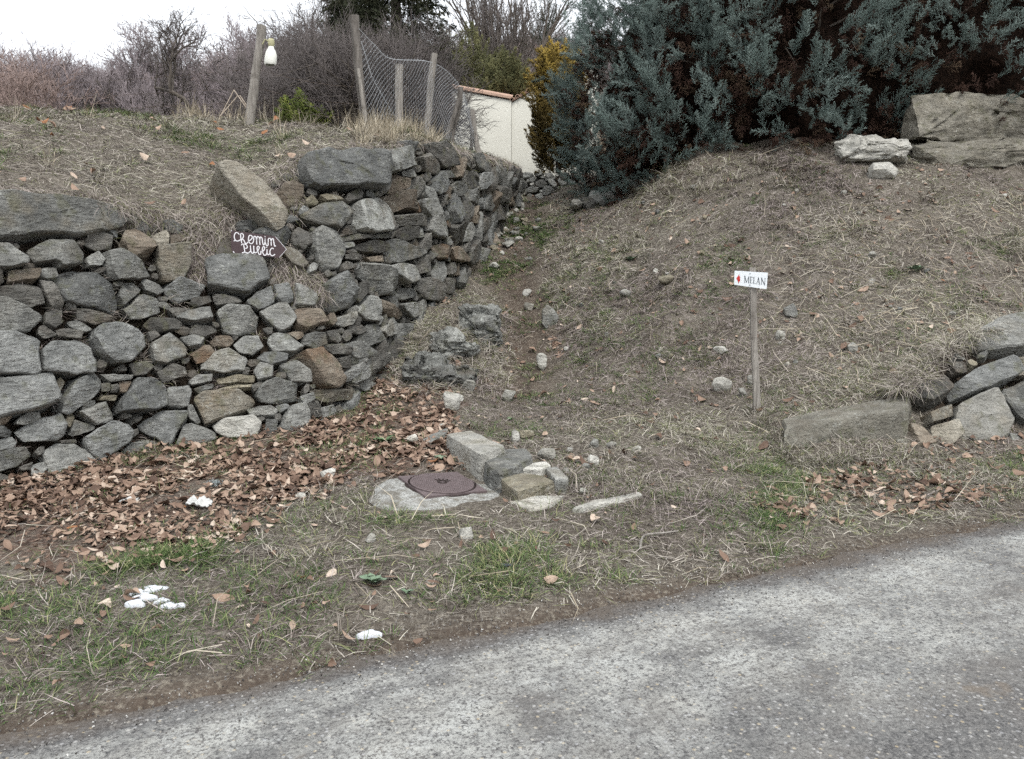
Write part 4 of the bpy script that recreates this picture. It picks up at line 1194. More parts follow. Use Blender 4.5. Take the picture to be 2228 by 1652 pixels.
# rough bedrock knobs left of the path
def outcrop(name, px, py, w, h, label, seed, d=None, mat=STONE_LICHEN):
    p, n = on_ground(px, py)
    dep = proj(p[None])[0, 2]
    W, H = w / F * dep, h / F * dep
    me = rock_mesh((W, d if d else W * .8, H * 1.7), seed, .55, 3, .05, 22)
    nv = len(me.vertices); co = np.empty(nv * 3, np.float32); me.vertices.foreach_get("co", co); co = co.reshape(-1, 3)
    nn = np.empty(nv * 3, np.float32); me.vertex_normals.foreach_get("vector", nn); nn = nn.reshape(-1, 3)
    r1 = np.abs(fbm(co * np.array([1, 1, 2.2]), 7, 4, seed)); r2 = np.abs(fbm(co * np.array([1, 1, 2.5]), 19, 3, seed + 3))
    co += nn * ((-0.07 * (1 - np.clip(r1 * 5, 0, 1)) - 0.035 * (1 - np.clip(r2 * 5, 0, 1)) + .16 * fbm(co * np.array([1, 1, 1.8]), 5.5, 4, seed + 8) + .05 * np.sign(fbm(co * np.array([.6, .6, 3]), 6, 2, seed + 5)))[:, None] * np.float32(W * .6))
    me.vertices.foreach_set("co", co.ravel()); me.update()
    me.materials.append(mat)
    o = obj(name, me, loc=p + np.array([0, 0.1, H * .38]), rot=(R.uniform(-.1, .1), R.uniform(-.1, .1), R.uniform(-.3, .3)))
    return tag(o, label, "rock")
outcrop("rock_outcrop", 1042, 742, 124, 66, "knobbly lichened bedrock step left of the path, upper", 301, 0.6)
outcrop("rock_outcrop", 985, 775, 120, 48, "rough crumbling rock between the upper and lower bedrock steps", 303, 0.5)
outcrop("rock_outcrop", 930, 840, 140, 62, "rough lichened bedrock at the wall corner, lower", 302, 0.55)
outcrop("rock_outcrop", 1000, 838, 90, 34, "low crumbly rock ledge right of the lower bedrock", 304, 0.4)

# boulders and slabs at the top of the right bank
def big(name, x0, y0, x1, y1, y, depth, mat, label, seed, boxy=.8, rz=0, noise=.04):
    a, b = pt(x0, y1, y), pt(x1, y0, y)
    size = (b[0] - a[0], depth, b[2] - a[2])
    me = rock_mesh(size, seed, boxy, 3 if size[0] > .8 else 1, noise, 30)
    if size[0] > .8:
        nv = len(me.vertices); co = np.empty(nv * 3, np.float32); me.vertices.foreach_get("co", co); co = co.reshape(-1, 3)
        nn = np.empty(nv * 3, np.float32); me.vertex_normals.foreach_get("vector", nn); nn = nn.reshape(-1, 3)
        lay = np.clip(np.abs(fbm(co * np.array([.35, .35, 2.2]), 3.0, 3, seed)) * 9, 0, 1)
        co += nn * (.05 * fbm(co, 4, 4, seed + 1) - .045 * (1 - lay) + noise * .7 * fbm(co, 9, 3, seed + 2))[:, None].astype(np.float32)
        me.vertices.foreach_set("co", co.ravel()); me.update()
    me.materials.append(mat)
    o = obj(name, me, loc=((a[0] + b[0]) / 2, y + depth * .4, (a[2] + b[2]) / 2), rot=(0, 0, rz))
    return tag(o, label, "stone")
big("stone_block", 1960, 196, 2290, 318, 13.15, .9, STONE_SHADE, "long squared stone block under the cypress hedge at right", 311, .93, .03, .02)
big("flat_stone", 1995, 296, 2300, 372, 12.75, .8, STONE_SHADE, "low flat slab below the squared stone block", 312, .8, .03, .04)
big("boulder", 1826, 285, 2012, 362, 12.5, .8, STONE_PALE, "whitish rough boulder left of the squared stone block", 313, .45, .1, .08)
big("boulder", 1895, 348, 1965, 392, 12.1, .35, STONE_PALE, "small pale stone just below the whitish rough boulder", 314, .5)
for k, (a, b, c, d_, m) in enumerate([(1278, 408, 1345, 456, STONE_GREY), (1330, 385, 1395, 425, STONE_LICHEN), (1262, 425, 1300, 462, STONE_DARK), (1318, 420, 1352, 446, STONE_DARK), (1240, 430, 1270, 455, STONE_PALE), (1380, 400, 1420, 425, STONE_GREY)]):
    big("boulder", a, b, c, d_, 15.8 - .1 * k, .5, m, ["large grey rock at the left foot of the cypress hedge", "lichened rock nestled under the cypress branches by the path", "dark rock at the path edge below the hedge corner", "small dark rock wedged between grey and lichened rocks", "small pale rock at the top right edge of the path", "grey rock half hidden by straw under the hedge"][k], 330 + k, .5, noise=.07)

# rubble footing below the house
z = None
FR = crom([pt(1138, 426, 20.2), pt(1180, 427, 19.9), pt(1225, 428, 19.6), pt(1275, 432, 19.3)], 40)
FT = crom([pt(1138, 376, 20.5), pt(1180, 374, 20.2), pt(1225, 378, 19.9), pt(1275, 385, 19.6)], 40)
build_wall("rubble_wall", "low pale rubble wall at the top of the footpath below the white house", Ruled(FR, FT, 30, .02), [], (.13, .10, .075, .05), [], 7000, tries=700, fillkinds="gggpdl")

# ------------------------------------------------------------------ manhole
mc, mn = on_ground(962, 1058)
mc[2] = float(gz(mc[0], mc[1])[0]) + 0.014
IRON = plain("rusty_cast_iron", (0.115, 0.088, 0.088), 0.7, 0.4, 0.22, 30, 0.2)
IRON_DARK = plain("dark_iron_gap", (0.03, 0.022, 0.02), 0.8, 0.2, 0.1, 30, 0)
CONC = plain("weathered_concrete", (0.56, 0.565, 0.54), 0.9, 0.15, 0.28, 26, 0.8)
t = NT("stained_concrete", 0.92, 0.1); v = t.objc()
c = t.ramp(t.noise(v, 60, 4, 0.75), [(0.35, (0.15, 0.148, 0.138)), (0.5, (0.33, 0.33, 0.31)), (0.65, (0.50, 0.50, 0.475))])
c = t.mix(t.math('MULTIPLY', t.ramp(t.noise(v, 9, 4, 0.7), [(0.45, 0.0), (0.62, 1.0)]), 0.75), c, (0.13, 0.115, 0.09))
t.color(c).bump(t.noise(v, 45, 4, 0.75), 1.0, 0.015); CONC = t.m
mh = empty("manhole", mc, "round rusty iron manhole cover in an angled frame with pale concrete apron", "manhole")
rad = 0.235
mh.rotation_euler = Vector((0, 0, 1)).rotation_difference(Vector(mn)).to_euler()
def disc_ring(r0, r1, z0, z1, n=72, wob=0.0, seed=0):
    a = np.linspace(0, 2 * math.pi, n, endpoint=False)
    w = 1 + wob * vnoise(np.c_[np.cos(a) * 2, np.sin(a) * 2, a * 0 + seed], 1.3, 4)
    c, s = np.cos(a), np.sin(a)
    V = np.concatenate([np.c_[r0 * c, r0 * s, z0 + 0 * a], np.c_[r1 * c * w, r1 * s * w, z0 + 0 * a], np.c_[r1 * c * w * 1.03, r1 * s * w * 1.03, z1 + 0 * a]])
    Fc = []
    for k in range(2):
        for j in range(n): Fc.append((k * n + j, (k + 1) * n + j, (k + 1) * n + (j + 1) % n, k * n + (j + 1) % n))
    return V, Fc
# concrete apron
V, Fc = disc_ring(0.05, 0.425, 0.0, -0.07, 90, .10, 3)
V[:90, 2] = 0.0; V[90:, 1] -= .13; V[90:, 0] = V[90:, 0] * 1.08 + .04; V[90:180, 2] -= .018; V[180:, :2] *= 1.12; V[:, 2] += fbm(V, 9, 3, 8) * .008
m = MB(); m.add(V * np.array([1, .95, 1]), Fc); obj("concrete_apron", m.mesh("concrete_apron", CONC, 40), mh)
# four-sided frame turned 40 degrees, with its own thickness
m = MB()
an = math.radians(166)
sq = [(math.cos(an + k * math.pi / 2) * .345, math.sin(an + k * math.pi / 2) * .345) for k in range(4)]
cor = []
for k in range(4):
    a, b = np.array(sq[k]), np.array(sq[(k + 1) % 4])
    for f in np.linspace(0, 1, 18, endpoint=False): cor.append(a + (b - a) * f)
cor = np.array(cor); n = len(cor)
angc = np.arctan2(cor[:, 1], cor[:, 0])
inn = np.c_[np.cos(angc), np.sin(angc)] * (rad + .016)
V = np.concatenate([np.c_[cor * 1.0, np.full(n, -.03)], np.c_[cor, np.full(n, .016)], np.c_[inn, np.full(n, .018)], np.c_[inn, np.full(n, -.02)]])
Fc = [(k * n + j, k * n + (j + 1) % n, (k + 1) * n + (j + 1) % n, (k + 1) * n + j) for k in range(3) for j in range(n)]
m.add(V, Fc)
fr = obj("frame", m.mesh("frame", IRON, 30), mh, (0, 0, -.010))
m = MB(); V, Fc = disc_ring(rad - .01, rad + .03, .004, .0, 64); m.add(V, Fc); obj("gap_shade_ring", m.mesh("gap_shade_ring", IRON_DARK), mh, (0, 0, -.008))  # dark ring added to paint the shade in the gap round the cover
m = MB()
a = np.linspace(0, 2 * math.pi, 72, endpoint=False)
V = np.concatenate([np.c_[rad * np.cos(a), rad * np.sin(a), 0 * a - .02], np.c_[rad * np.cos(a), rad * np.sin(a), 0 * a + .019], np.c_[(rad - .006) * np.cos(a), (rad - .006) * np.sin(a), 0 * a + .023]])
m.add(V, [(k * 72 + j, k * 72 + (j + 1) % 72, (k + 1) * 72 + (j + 1) % 72, (k + 1) * 72 + j) for k in range(2) for j in range(72)] + [tuple(144 + j for j in range(72))])
cover = obj("cover", m.mesh("cover", IRON, 30), mh, (0, 0, -.008))
m = MB()
for k in range(-16, 17):      # fine raised ribs across the cover
    u = k * .0135
    L = math.sqrt(max(0, (rad - .014) ** 2 - u * u))
    if abs(u) < .045:
        for s in (-1, 1): m.box((u, s * (L + .045) / 2, .0245), (.0055, L - .045, .004))
    else: m.box((u, 0, .0245), (.0055, 2 * L, .004))
obj("ribs", m.mesh("ribs", IRON), cover)
m = MB()
V, Fc = disc_ring(.022, .037, .028, .02, 32); m.add(V, Fc)
for k in range(5):
    an = math.radians(30 + 30 * k); c, s = math.cos(an), math.sin(an)
    M = [[c, -s, 0], [s, c, 0], [0, 0, 1]]
    m.box((.045 * c, .045 * s + .01, .0255), (.045, .008, .006), M)
obj("emblem", m.mesh("emblem", IRON_DARK), cover)

# ------------------------------------------------------------------ signs
def ribbon2(pts, w, closed=False, smooth=True):
    p = np.array(pts, float)
    if smooth and len(p) > 2: p = crom(p, len(p) * 6)
    d = np.gradient(p, axis=0); d /= np.linalg.norm(d, axis=1, keepdims=True) + 1e-9
    nrm = np.c_[-d[:, 1], d[:, 0]]
    a, b = p + nrm * w / 2, p - nrm * w / 2
    a0, b0 = p[0] - d[0] * w * .35, p[-1] + d[-1] * w * .35
    V = np.concatenate([a, b, [a0], [b0]]); n = len(p)
    Fc = [(i, n + i, n + i + 1, i + 1) for i in range(n - 1)] + [(0, 2 * n, n), (n - 1, 2 * n - 1, 2 * n + 1)]
    return V, Fc

class Flat:
    """Flat shapes drawn in sign coordinates, stood up as thin solid lettering."""
    def __init__(s, to3, nrm): s.to3, s.nrm, s.m = to3, nrm, MB()
    def add(s, V2, Fc, t=.0012):
        A = np.array([s.to3(*v) for v in V2]); n = len(A)
        s.m.add(np.concatenate([A + s.nrm * (t + .001), A + s.nrm * .0004]), list(Fc) + [tuple(i + n for i in f[::-1]) for f in Fc])
def solid_poly(to3, nrm, poly, th):
    A = np.array([to3(*v) for v in poly]); n = len(A)
    return np.concatenate([A, A - nrm * th]), [tuple(range(n))] + [tuple(range(2 * n - 1, n - 1, -1))] + [(i, n + i, n + (i + 1) % n, (i + 1) % n) for i in range(n)]

WHITE_PAINT = plain("white_paint", (0.80, 0.79, 0.81), 0.6, 0.3, 0.06, 60, 0)
SIGN_BROWN = plain("brown_painted_board", (0.068, 0.045, 0.048), 0.6, 0.35, 0.12, 14, 0.2)
# arrow board: drawn in the coordinates of the enlarged picture (1 unit = .0625 picture units)
sp3, sj, si = main_ruled.hit(556, 533)
sy = sp3[1] - 0.20
o0 = pt(485, 500, sy); kx = pt(486, 500, sy)[0] - o0[0]; kz = pt(485, 501, sy)[2] - o0[2]
sx0, sy0 = 840 * .58021, 840 * .58021
yaw = math.radians(10)
def cs(u, v):
    px, py = sx0 + u * .0625, sy0 + v * .0625
    q = o0 + np.array([(px - 485) * kx, 0, (py - 500) * kz])
    return np.array([q[0], q[1] + (px - 485) * kx * math.tan(yaw), q[2]])
nr_s = np.array([math.sin(yaw), -math.cos(yaw), 0])
outline = [(225, 215), (205, 1005), (1790, 1175), (2055, 870), (1680, 415)]
V, Fc = solid_poly(cs, nr_s, outline, .018)
c0 = V.mean(0)
board = empty("arrow_sign", c0, "brown wooden arrow board with white hand lettering reading Chemin Public", "sign")
obj("board", mesh_np("board", V - c0, Fc, [SIGN_BROWN]), board)
L = Flat(cs, nr_s)
for st in [
    [(305, 590), (345, 575)], [(490, 355), (440, 310), (390, 300), (345, 350), (325, 430), (335, 510), (370, 575), (420, 595), (480, 575), (535, 540)],
    [(540, 330), (538, 450), (550, 560), (560, 660)], [(540, 335), (590, 330), (628, 385), (622, 450), (580, 540), (625, 545), (650, 600), (685, 672), (730, 670), (780, 620)],
    [(780, 620), (850, 555), (905, 500), (915, 430), (870, 387), (820, 405), (795, 480), (790, 570), (820, 650), (870, 682), (930, 650), (960, 580)],
    [(960, 580), (970, 450), (1000, 420), (1040, 450), (1055, 560), (1060, 705)], [(1055, 560), (1080, 450), (1112, 430), (1150, 470), (1160, 600), (1165, 720)],
    [(1165, 600), (1180, 470), (1210, 445), (1245, 500), (1255, 620), (1272, 710), (1300, 720), (1330, 640), (1345, 490)], [(1345, 490), (1345, 620), (1370, 720), (1400, 752), (1430, 735), (1440, 640)], [(1340, 425), (1350, 440)],
    [(1440, 640), (1450, 520), (1485, 485), (1525, 510), (1540, 620), (1535, 750)], [(1540, 620), (1560, 530), (1600, 495), (1625, 560), (1635, 680), (1655, 765), (1690, 750)],
    [(545, 735), (590, 700), (680, 705), (735, 760), (735, 830), (680, 850)], [(622, 730), (640, 850), (650, 980)], [(560, 1005), (640, 985), (700, 1000), (760, 1012), (835, 955)],
    [(845, 750), (848, 880), (860, 960), (890, 1015), (930, 1010), (952, 950)], [(955, 760), (953, 880), (970, 985), (1010, 1000), (1060, 970)],
    [(1060, 970), (1110, 890), (1138, 815), (1105, 770), (1072, 800), (1065, 880), (1090, 980), (1130, 1060), (1172, 1050), (1182, 985), (1168, 945), (1200, 965), (1240, 960)],
    [(1240, 960), (1300, 890), (1322, 815), (1285, 782), (1250, 822), (1235, 920), (1260, 1030), (1310, 1092), (1360, 1060), (1385, 980)],
    [(1395, 880), (1390, 980), (1410, 1050), (1440, 1070), (1472, 1030)], [(1380, 795), (1390, 810)],
    [(1612, 862), (1570, 832), (1520, 870), (1490, 950), (1495, 1040), (1540, 1100), (1600, 1092), (1652, 1045)]]:
    L.add(*ribbon2(st, 32))
L.add(*ribbon2([(1690, 430), (2045, 865)], 14, smooth=False)); L.add(*ribbon2([(2045, 870), (1800, 1155)], 12, smooth=False))
L.add(*ribbon2([(270, 960), (300, 1005)], 34, smooth=False)); L.add(*ribbon2([(228, 232), (250, 238)], 24, smooth=False))
me = mesh_np("lettering", np.concatenate(L.m.v) - c0, L.m.f, [WHITE_PAINT]); obj("lettering", me, board)
# two stone lumps hold the board above and below
# white name plate on a grey stake
sb, _ = on_ground(1645, 893)
yS = sb[1] - .03
o1 = pt(1600, 590, yS); kx1 = pt(1601, 590, yS)[0] - o1[0]; kz1 = pt(1600, 591, yS)[2] - o1[2]
mx0, my0 = 2740 * .58021, 990 * .58021
yaw2 = math.radians(-28)
fx = 1.0
def ms(u, v):
    px, py = mx0 + u * .04214, my0 + v * .04214
    q = o1 + np.array([(px - 1600) * kx1, 0, (py - 590) * kz1])
    return np.array([q[0], yS - .03 + (px - 1640) * kx1 * math.tan(yaw2), q[2]])
nr_m = np.array([math.sin(yaw2), -math.cos(yaw2), 0])
sign = empty("sign_post", sb, "grey wooden stake with white plate reading MELAN and a red arrow", "sign")
pl = []
for (cx, cy, a0) in ((335, 388, 180), (1725, 500, 270), (1705, 1262, 0), (335, 1040, 90)):
    for k in range(5):
        a = math.radians(a0 + 22.5 * k); pl.append((cx + 42 * math.cos(a), cy + 42 * math.sin(a)))
V, Fc = solid_poly(ms, nr_m, pl[::-1], .004)
PLATE = plain("white_enamel", (0.80, 0.84, 0.86), 0.35, 0.5, 0.03, 20, 0)
plate = obj("plate", mesh_np("plate", V - sb, Fc, [PLATE]), sign)
L = Flat(ms, nr_m)
for a, b, w in [((762, 640), (762, 955), 16), ((758, 640), (852, 958), 27), ((852, 955), (935, 672), 14), ((945, 660), (947, 975), 27), ((735, 625), (790, 632), 12), ((738, 958), (790, 964), 12), ((912, 978), (985, 986), 12), ((925, 655), (970, 662), 12),
                ((1030, 668), (1030, 985), 27), ((1005, 662), (1108, 678), 13), ((1105, 678), (1107, 715), 10), ((1030, 828), (1092, 836), 12), ((1005, 984), (1108, 998), 13), ((1108, 998), (1114, 955), 10),
                ((1168, 685), (1168, 1010), 27), ((1140, 682), (1200, 690), 12), ((1142, 1010), (1255, 1028), 13), ((1255, 1028), (1264, 985), 10),
                ((1372, 705), (1305, 1030), 15), ((1368, 705), (1425, 1042), 27), ((1328, 920), (1408, 930), 12), ((1280, 1030), (1335, 1036), 12), ((1388, 1042), (1455, 1052), 12),
                ((1510, 725), (1510, 1052), 15), ((1495, 718), (1652, 1090), 27), ((1662, 745), (1655, 1105), 15), ((1475, 714), (1530, 722), 12), ((1480, 1050), (1540, 1060), 12), ((1630, 740), (1690, 750), 12)]:
    L.add(*ribbon2([a, b], w, smooth=False))
INK = plain("dark_lettering", (0.045, 0.06, 0.07), 0.6, 0.3, 0.05, 20, 0)
obj("lettering", mesh_np("lettering", np.concatenate(L.m.v) - sb, L.m.f, [INK]), plate)
L = Flat(ms, nr_m)
arrow = [(385, 750), (455, 640), (515, 515), (515, 640), (553, 645), (553, 905), (514, 910), (502, 1025), (470, 910)]
L.add(arrow, [tuple(range(len(arrow)))[::-1]])
obj("red_arrow", mesh_np("red_arrow", np.concatenate(L.m.v) - sb, L.m.f, [plain("red_paint", (0.52, 0.035, 0.03), 0.5, 0.3, 0.1, 20, 0)]), plate)
L = Flat(ms, nr_m)
for cx, cy in ((992, 508), (1002, 1092)):
    L.add([(cx + 22 * math.cos(k * math.pi / 4), cy + 26 * math.sin(k * math.pi / 4)) for k in range(8)][::-1], [tuple(range(8))], .004)
obj("screws", mesh_np("screws", np.concatenate(L.m.v) - sb, L.m.f, [INK]), plate)
m = MB()
zt = pt(1637, 582, yS)[2]
topx = pt(1637, 582, yS)[0]
hw = .031
lev = np.linspace(-.15, 1, 14)
V = []
for f in lev:
    c = np.array([sb[0] * (1 - f) + topx * f + .004 * math.sin(f * 9), yS + .012, sb[2] * (1 - f) + zt * f])
    ww = hw * (1.08 - .16 * f) * (1 + .06 * math.sin(f * 23))
    for a, b in ((-1, -.8), (-.6, -1), (.5, -1), (1, -.7), (1, .8), (-1, .8)):
        V.append(c + np.array([a * ww, b * ww * .7, 0]))
n = 6
Fc = [(i * n + j, i * n + (j + 1) % n, (i + 1) * n + (j + 1) % n, (i + 1) * n + j) for i in range(len(lev) - 1) for j in range(n)] + [tuple((len(lev) - 1) * n + j for j in range(n))]
m.add(V, Fc)
me = mesh_np("stake", np.concatenate(m.v) - sb, m.f, [OLD_WOOD], 40); obj("stake", me, sign)

# ------------------------------------------------------------------ fence post with hanging jug, wire
def lean_post(pts, rad, mat, name, parent, root_loc, k=9, seed=0):
    pts = np.array(pts); p = crom(pts, 14); r = np.interp(np.linspace(0, 1, 14), np.linspace(0, 1, len(rad)), rad)
    m = MB(); m.tube(p, r, k)
    V = np.concatenate(m.v); V += (fbm(V * np.array([1, 1, .25]), 22, 3, seed)[:, None] * .25 * np.mean(rad)) * np.array([1, 1, 0])
    return obj(name, mesh_np(name, V - root_loc, m.f, [mat], 50), parent)
yP = 11.3
foot = pt(541, 280, yP)
post = empty("fence_post", foot, "tall weathered grey wooden post leaning on the field edge", "fence post")
lean_post([pt(540, 285, yP), pt(550, 210, yP), pt(558, 150, yP), pt(566, 95, yP), pt(569, 56, yP)], [.075, .07, .062, .06, .066], OLD_WOOD, "post", post, foot, 10, 5)
m = MB()
m.tube([pt(565, 60, yP), pt(557, 46, yP), pt(549, 38, yP), pt(541, 30, yP), pt(534, 18, yP), pt(527, 12, yP)], [.008, .007, .006, .005, .004, .003], 5)
obj("dry_twig", mesh_np("dry_twig", np.concatenate(m.v) - foot, m.f, [BARK]), post)
m = MB()
for r0, ra, r1 in ((150, 195, 160), (190, 215, 197), (222, 236, 228), (250, 254, 252)):
    a, b, c = pt(-300, ra + 5, yP + .2), pt(556, r0, yP), pt(786, r1 + 30, 11.5)
    for s, e in ((a, b), (b, c)):
        q = np.array([s + (e - s) * f - np.array([0, 0, 1]) * .05 * math.sin(math.pi * f) for f in np.linspace(0, 1, 14)])
        m.tube(q, .0022, 3, False)
obj("wire_strands", mesh_np("wire_strands", np.concatenate(m.v) - foot, m.f, [plain("rusty_wire", (0.2, 0.15, 0.12), .7, .3, .2, 20, 0)]), post)
# jug
JUG = plain("yellowed_white_plastic", (0.74, 0.74, 0.68), 0.5, 0.4, 0.08, 9, 0)
JUGT = plain("dirty_yellow_plastic", (0.42, 0.40, 0.24), 0.6, 0.3, 0.25, 14, 0)
jc = pt(590, 140, yP - .06)
jug = empty("hanging_jug", jc, "cut-off white plastic jug hanging neck up beside the leaning post", "plastic jug")
def lathe(prof, n=20, sq=1.0, seed=0, wob=.06):
    V = []
    for r, z, cx in prof:
        for j in range(n):
            a = 2 * math.pi * j / n
            V.append((cx + r * math.cos(a), r * sq * math.sin(a), z))
    V = np.array(V)
    V[:, :2] *= 1 + wob * fbm(V, 14, 2, seed)[:, None]
    return V, [(i * n + j, i * n + (j + 1) % n, (i + 1) * n + (j + 1) % n, (i + 1) * n + j) for i in range(len(prof) - 1) for j in range(n)]
u = .86 / F * yP
V, Fc = lathe([(15 * u * .85, -2 * u, -2 * u), (15 * u, 3 * u, -2 * u), (14.5 * u, 11 * u, -1 * u), (14.5 * u, 20 * u, 0), (12 * u, 29 * u, .5 * u), (7.5 * u, 37 * u, 1 * u), (6 * u, 42 * u, 2 * u)], 20, .8, 3)
V[:20, 2] += vnoise(V[:20], 60, 2) * 3 * u
obj("body", mesh_np("body", V, Fc, [JUG], 60), jug)
V, Fc = lathe([(6.2 * u, 41 * u, 2 * u), (8 * u, 46 * u, 2 * u), (8 * u, 54 * u, 2 * u), (6.5 * u, 58 * u, 2 * u), (2 * u, 59 * u, 2 * u)], 16, .9, 5)
obj("neck", mesh_np("neck", V, Fc, [JUGT], 60), jug)
m = MB(); m.tube([np.array([-4, 0, 50]) * u, np.array([-9, 0, 56]) * u, np.array([-13, 0, 57]) * u, np.array([-16, 0, 52]) * u, np.array([-19, 0, 46]) * u], .008, 6)
obj("handle_strap", m.mesh("handle_strap", JUGT, 60), jug)

# ------------------------------------------------------------------ netting fence on the wall top
fb = pt(868, 300, 12.0)
fence = empty("netting_fence", fb, "sagging wire netting fence on crooked grey posts above the stone wall", "fence")
fence["kind"] = "thing"
PO = [([(797, 296, 11.5), (783, 180, 11.5), (770, 35, 11.5)], [.05, .06, .075], OLD_WOOD_DARK), ([(800, 300, 11.4), (792, 240, 11.4), (780, 150, 11.4)], [.03, .03, .025], OLD_WOOD),
      ([(869, 300, 12.1), (868, 220, 12.1), (868, 141, 12.1)], [.065, .062, .06], OLD_WOOD), ([(927, 312, 12.7), (932, 250, 12.7), (938, 180, 12.7), (946, 117, 12.7)], [.06, .05, .055, .05], OLD_WOOD),
      ([(980, 320, 13.4), (984, 280, 13.4), (997, 240, 13.4), (1003, 190, 13.4)], [.07, .06, .05, .045], OLD_WOOD_DARK), ([(966, 318, 13.3), (985, 262, 13.3), (1000, 215, 13.3)], [.05, .045, .04], OLD_WOOD_DARK),
      ([(1041, 334, 14.3), (1032, 285, 14.3), (1027, 240, 14.3)], [.06, .05, .05], OLD_WOOD), ([(1025, 330, 14.3), (1027, 285, 14.2), (1016, 238, 14.2)], [.035, .03, .03], OLD_WOOD_DARK)]
for k, (q, rd, mt) in enumerate(PO):
    lean_post([pt(*a) for a in q], rd, mt, "post", fence, fb, 8, 40 + k)
NB = crom([pt(786, 295, 11.45), pt(830, 300, 11.7), pt(868, 304, 12.0), pt(930, 314, 12.65), pt(980, 322, 13.3), pt(1030, 334, 14.25)], 180)
NTp = crom([pt(780, 62, 11.45), pt(815, 98, 11.7), pt(850, 128, 11.95), pt(935, 135, 12.6), pt(985, 168, 13.3), pt(1026, 232, 14.2)], 180)
ln = np.r_[0, np.cumsum(np.linalg.norm(np.diff(NB, axis=0), axis=1))]
ns = int(ln[-1] / .033)
bot = np.stack([np.interp(np.linspace(0, ln[-1], ns), ln, NB[:, k]) for k in range(3)], 1)
top = np.stack([np.interp(np.linspace(0, ln[-1], ns), ln, NTp[:, k]) for k in range(3)], 1)
top[:, 1] += fbm(top, 2.0, 2, 4) * .15
nh = 36
segA, segB = [], []
for i in range(ns):
    f = np.linspace(0, 1, nh)
    tang = (bot[min(i + 1, ns - 1)] - bot[max(i - 1, 0)]); tang /= np.linalg.norm(tang)
    zig = np.where((np.arange(nh) // 1 + i) % 2 == 0, 1, -1)[:, None] * tang * .0125
    q = bot[i] + (top[i] - bot[i]) * f[:, None] + zig
    q[:, 1] += np.sin(f * 3.0 + i * .05) * .06 + .02 * np.sin(i * .21 + f * 9)
    q[:, 0] += .03 * np.sin(i * .13 + f * 5)
    segA.append(q[:-1]); segB.append(q[1:])
A, B = np.concatenate(segA), np.concatenate(segB)
d = B - A; d /= np.linalg.norm(d, axis=1, keepdims=True)
s1 = np.cross(d, [0, 1, 0.0]); s1 /= np.linalg.norm(s1, axis=1, keepdims=True); s2 = np.cross(d, s1)
r_ = .0017; V = []
for j in range(3):
    a = 2 * math.pi * j / 3
    o_ = r_ * (math.cos(a) * s1 + math.sin(a) * s2); V += [A + o_, B + o_]
V = np.stack(V, 1).reshape(-1, 3); n = len(A)
i0 = np.arange(n)[:, None] * 6
Q = np.concatenate([i0 + np.array([[2 * j, 2 * ((j + 1) % 3), 2 * ((j + 1) % 3) + 1, 2 * j + 1]]) for j in range(3)])
obj("netting", mesh_np("netting", V - fb, Q, [WIRE]), fence)
m = MB()
m.tube(NTp[::6], .004, 4, False); m.tube(np.array([pt(786, 90, 11.45), pt(810, 170, 11.6), pt(850, 240, 11.9), pt(880, 285, 12.2)]), .004, 4, False); m.tube(NB[::6], .004, 4, False)
obj("edge_wire", mesh_np("edge_wire", np.concatenate(m.v) - fb, m.f, [WIRE]), fence)

# ------------------------------------------------------------------ white house
HY = 23.0
hb = pt(1113, 380, HY)
house = empty("house", hb, "cream rendered house end with clay tiled verges at the top of the path", "house")
house["kind"] = "thing"
t = NT("cream_render", 0.9, 0.15); v = t.objc()
c = t.mix(t.math('MULTIPLY', t.noise(v, 0.8, 4, 0.6), 0.7), (0.80, 0.785, 0.70), (0.71, 0.695, 0.61))
c = t.mix(t.math('MULTIPLY', t.ramp(t.noise(v, 3.0, 5, 0.7), [(0.6, 0.0), (0.8, 1.0)]), 0.3), c, (0.55, 0.53, 0.46))
t.color(c).bump(t.noise(v, 30, 3, 0.7), 0.2, 0.01); RENDER = t.m
t = NT("clay_tile", 0.8, 0.2); v = t.objc()
c = t.mix(t.noise(v, 4, 4, 0.6), (0.36, 0.19, 0.13), (0.52, 0.38, 0.30))
c = t.mix(t.math('MULTIPLY', t.rand(), .5), c, (0.55, 0.40, 0.31))
t.color(c).bump(t.noise(v, 40, 3), 0.3, 0.01); CLAY = t.m
def wallbox(name, quad, th, mat):
    A = np.array(quad); n = 4
    V = np.concatenate([A, A + np.array([0, th, 0])])
    return obj(name, mesh_np(name, V - hb, [(0, 1, 2, 3), (7, 6, 5, 4), (0, 4, 5, 1), (1, 5, 6, 2), (2, 6, 7, 3), (3, 7, 4, 0)], [mat]), house)
zlow = -1.2
lw = [pt(984, 380, HY), pt(1112.5, 380, HY), pt(1112.5, 219, HY), pt(984, 196, HY)]
lw[0] = lw[0] + np.array([0, 0, zlow]); lw[1] = lw[1] + np.array([0, 0, zlow])
wallbox("wall", lw, 5.0, RENDER)
rw = [pt(1113.2, 380, HY + .06), pt(1300, 380, HY + .06), pt(1300, 120, HY + .06), pt(1113.2, 224, HY + .06)]
rw[0] = rw[0] + np.array([0, 0, zlow]); rw[1] = rw[1] + np.array([0, 0, zlow])
wallbox("wall", rw, 5.0, RENDER)
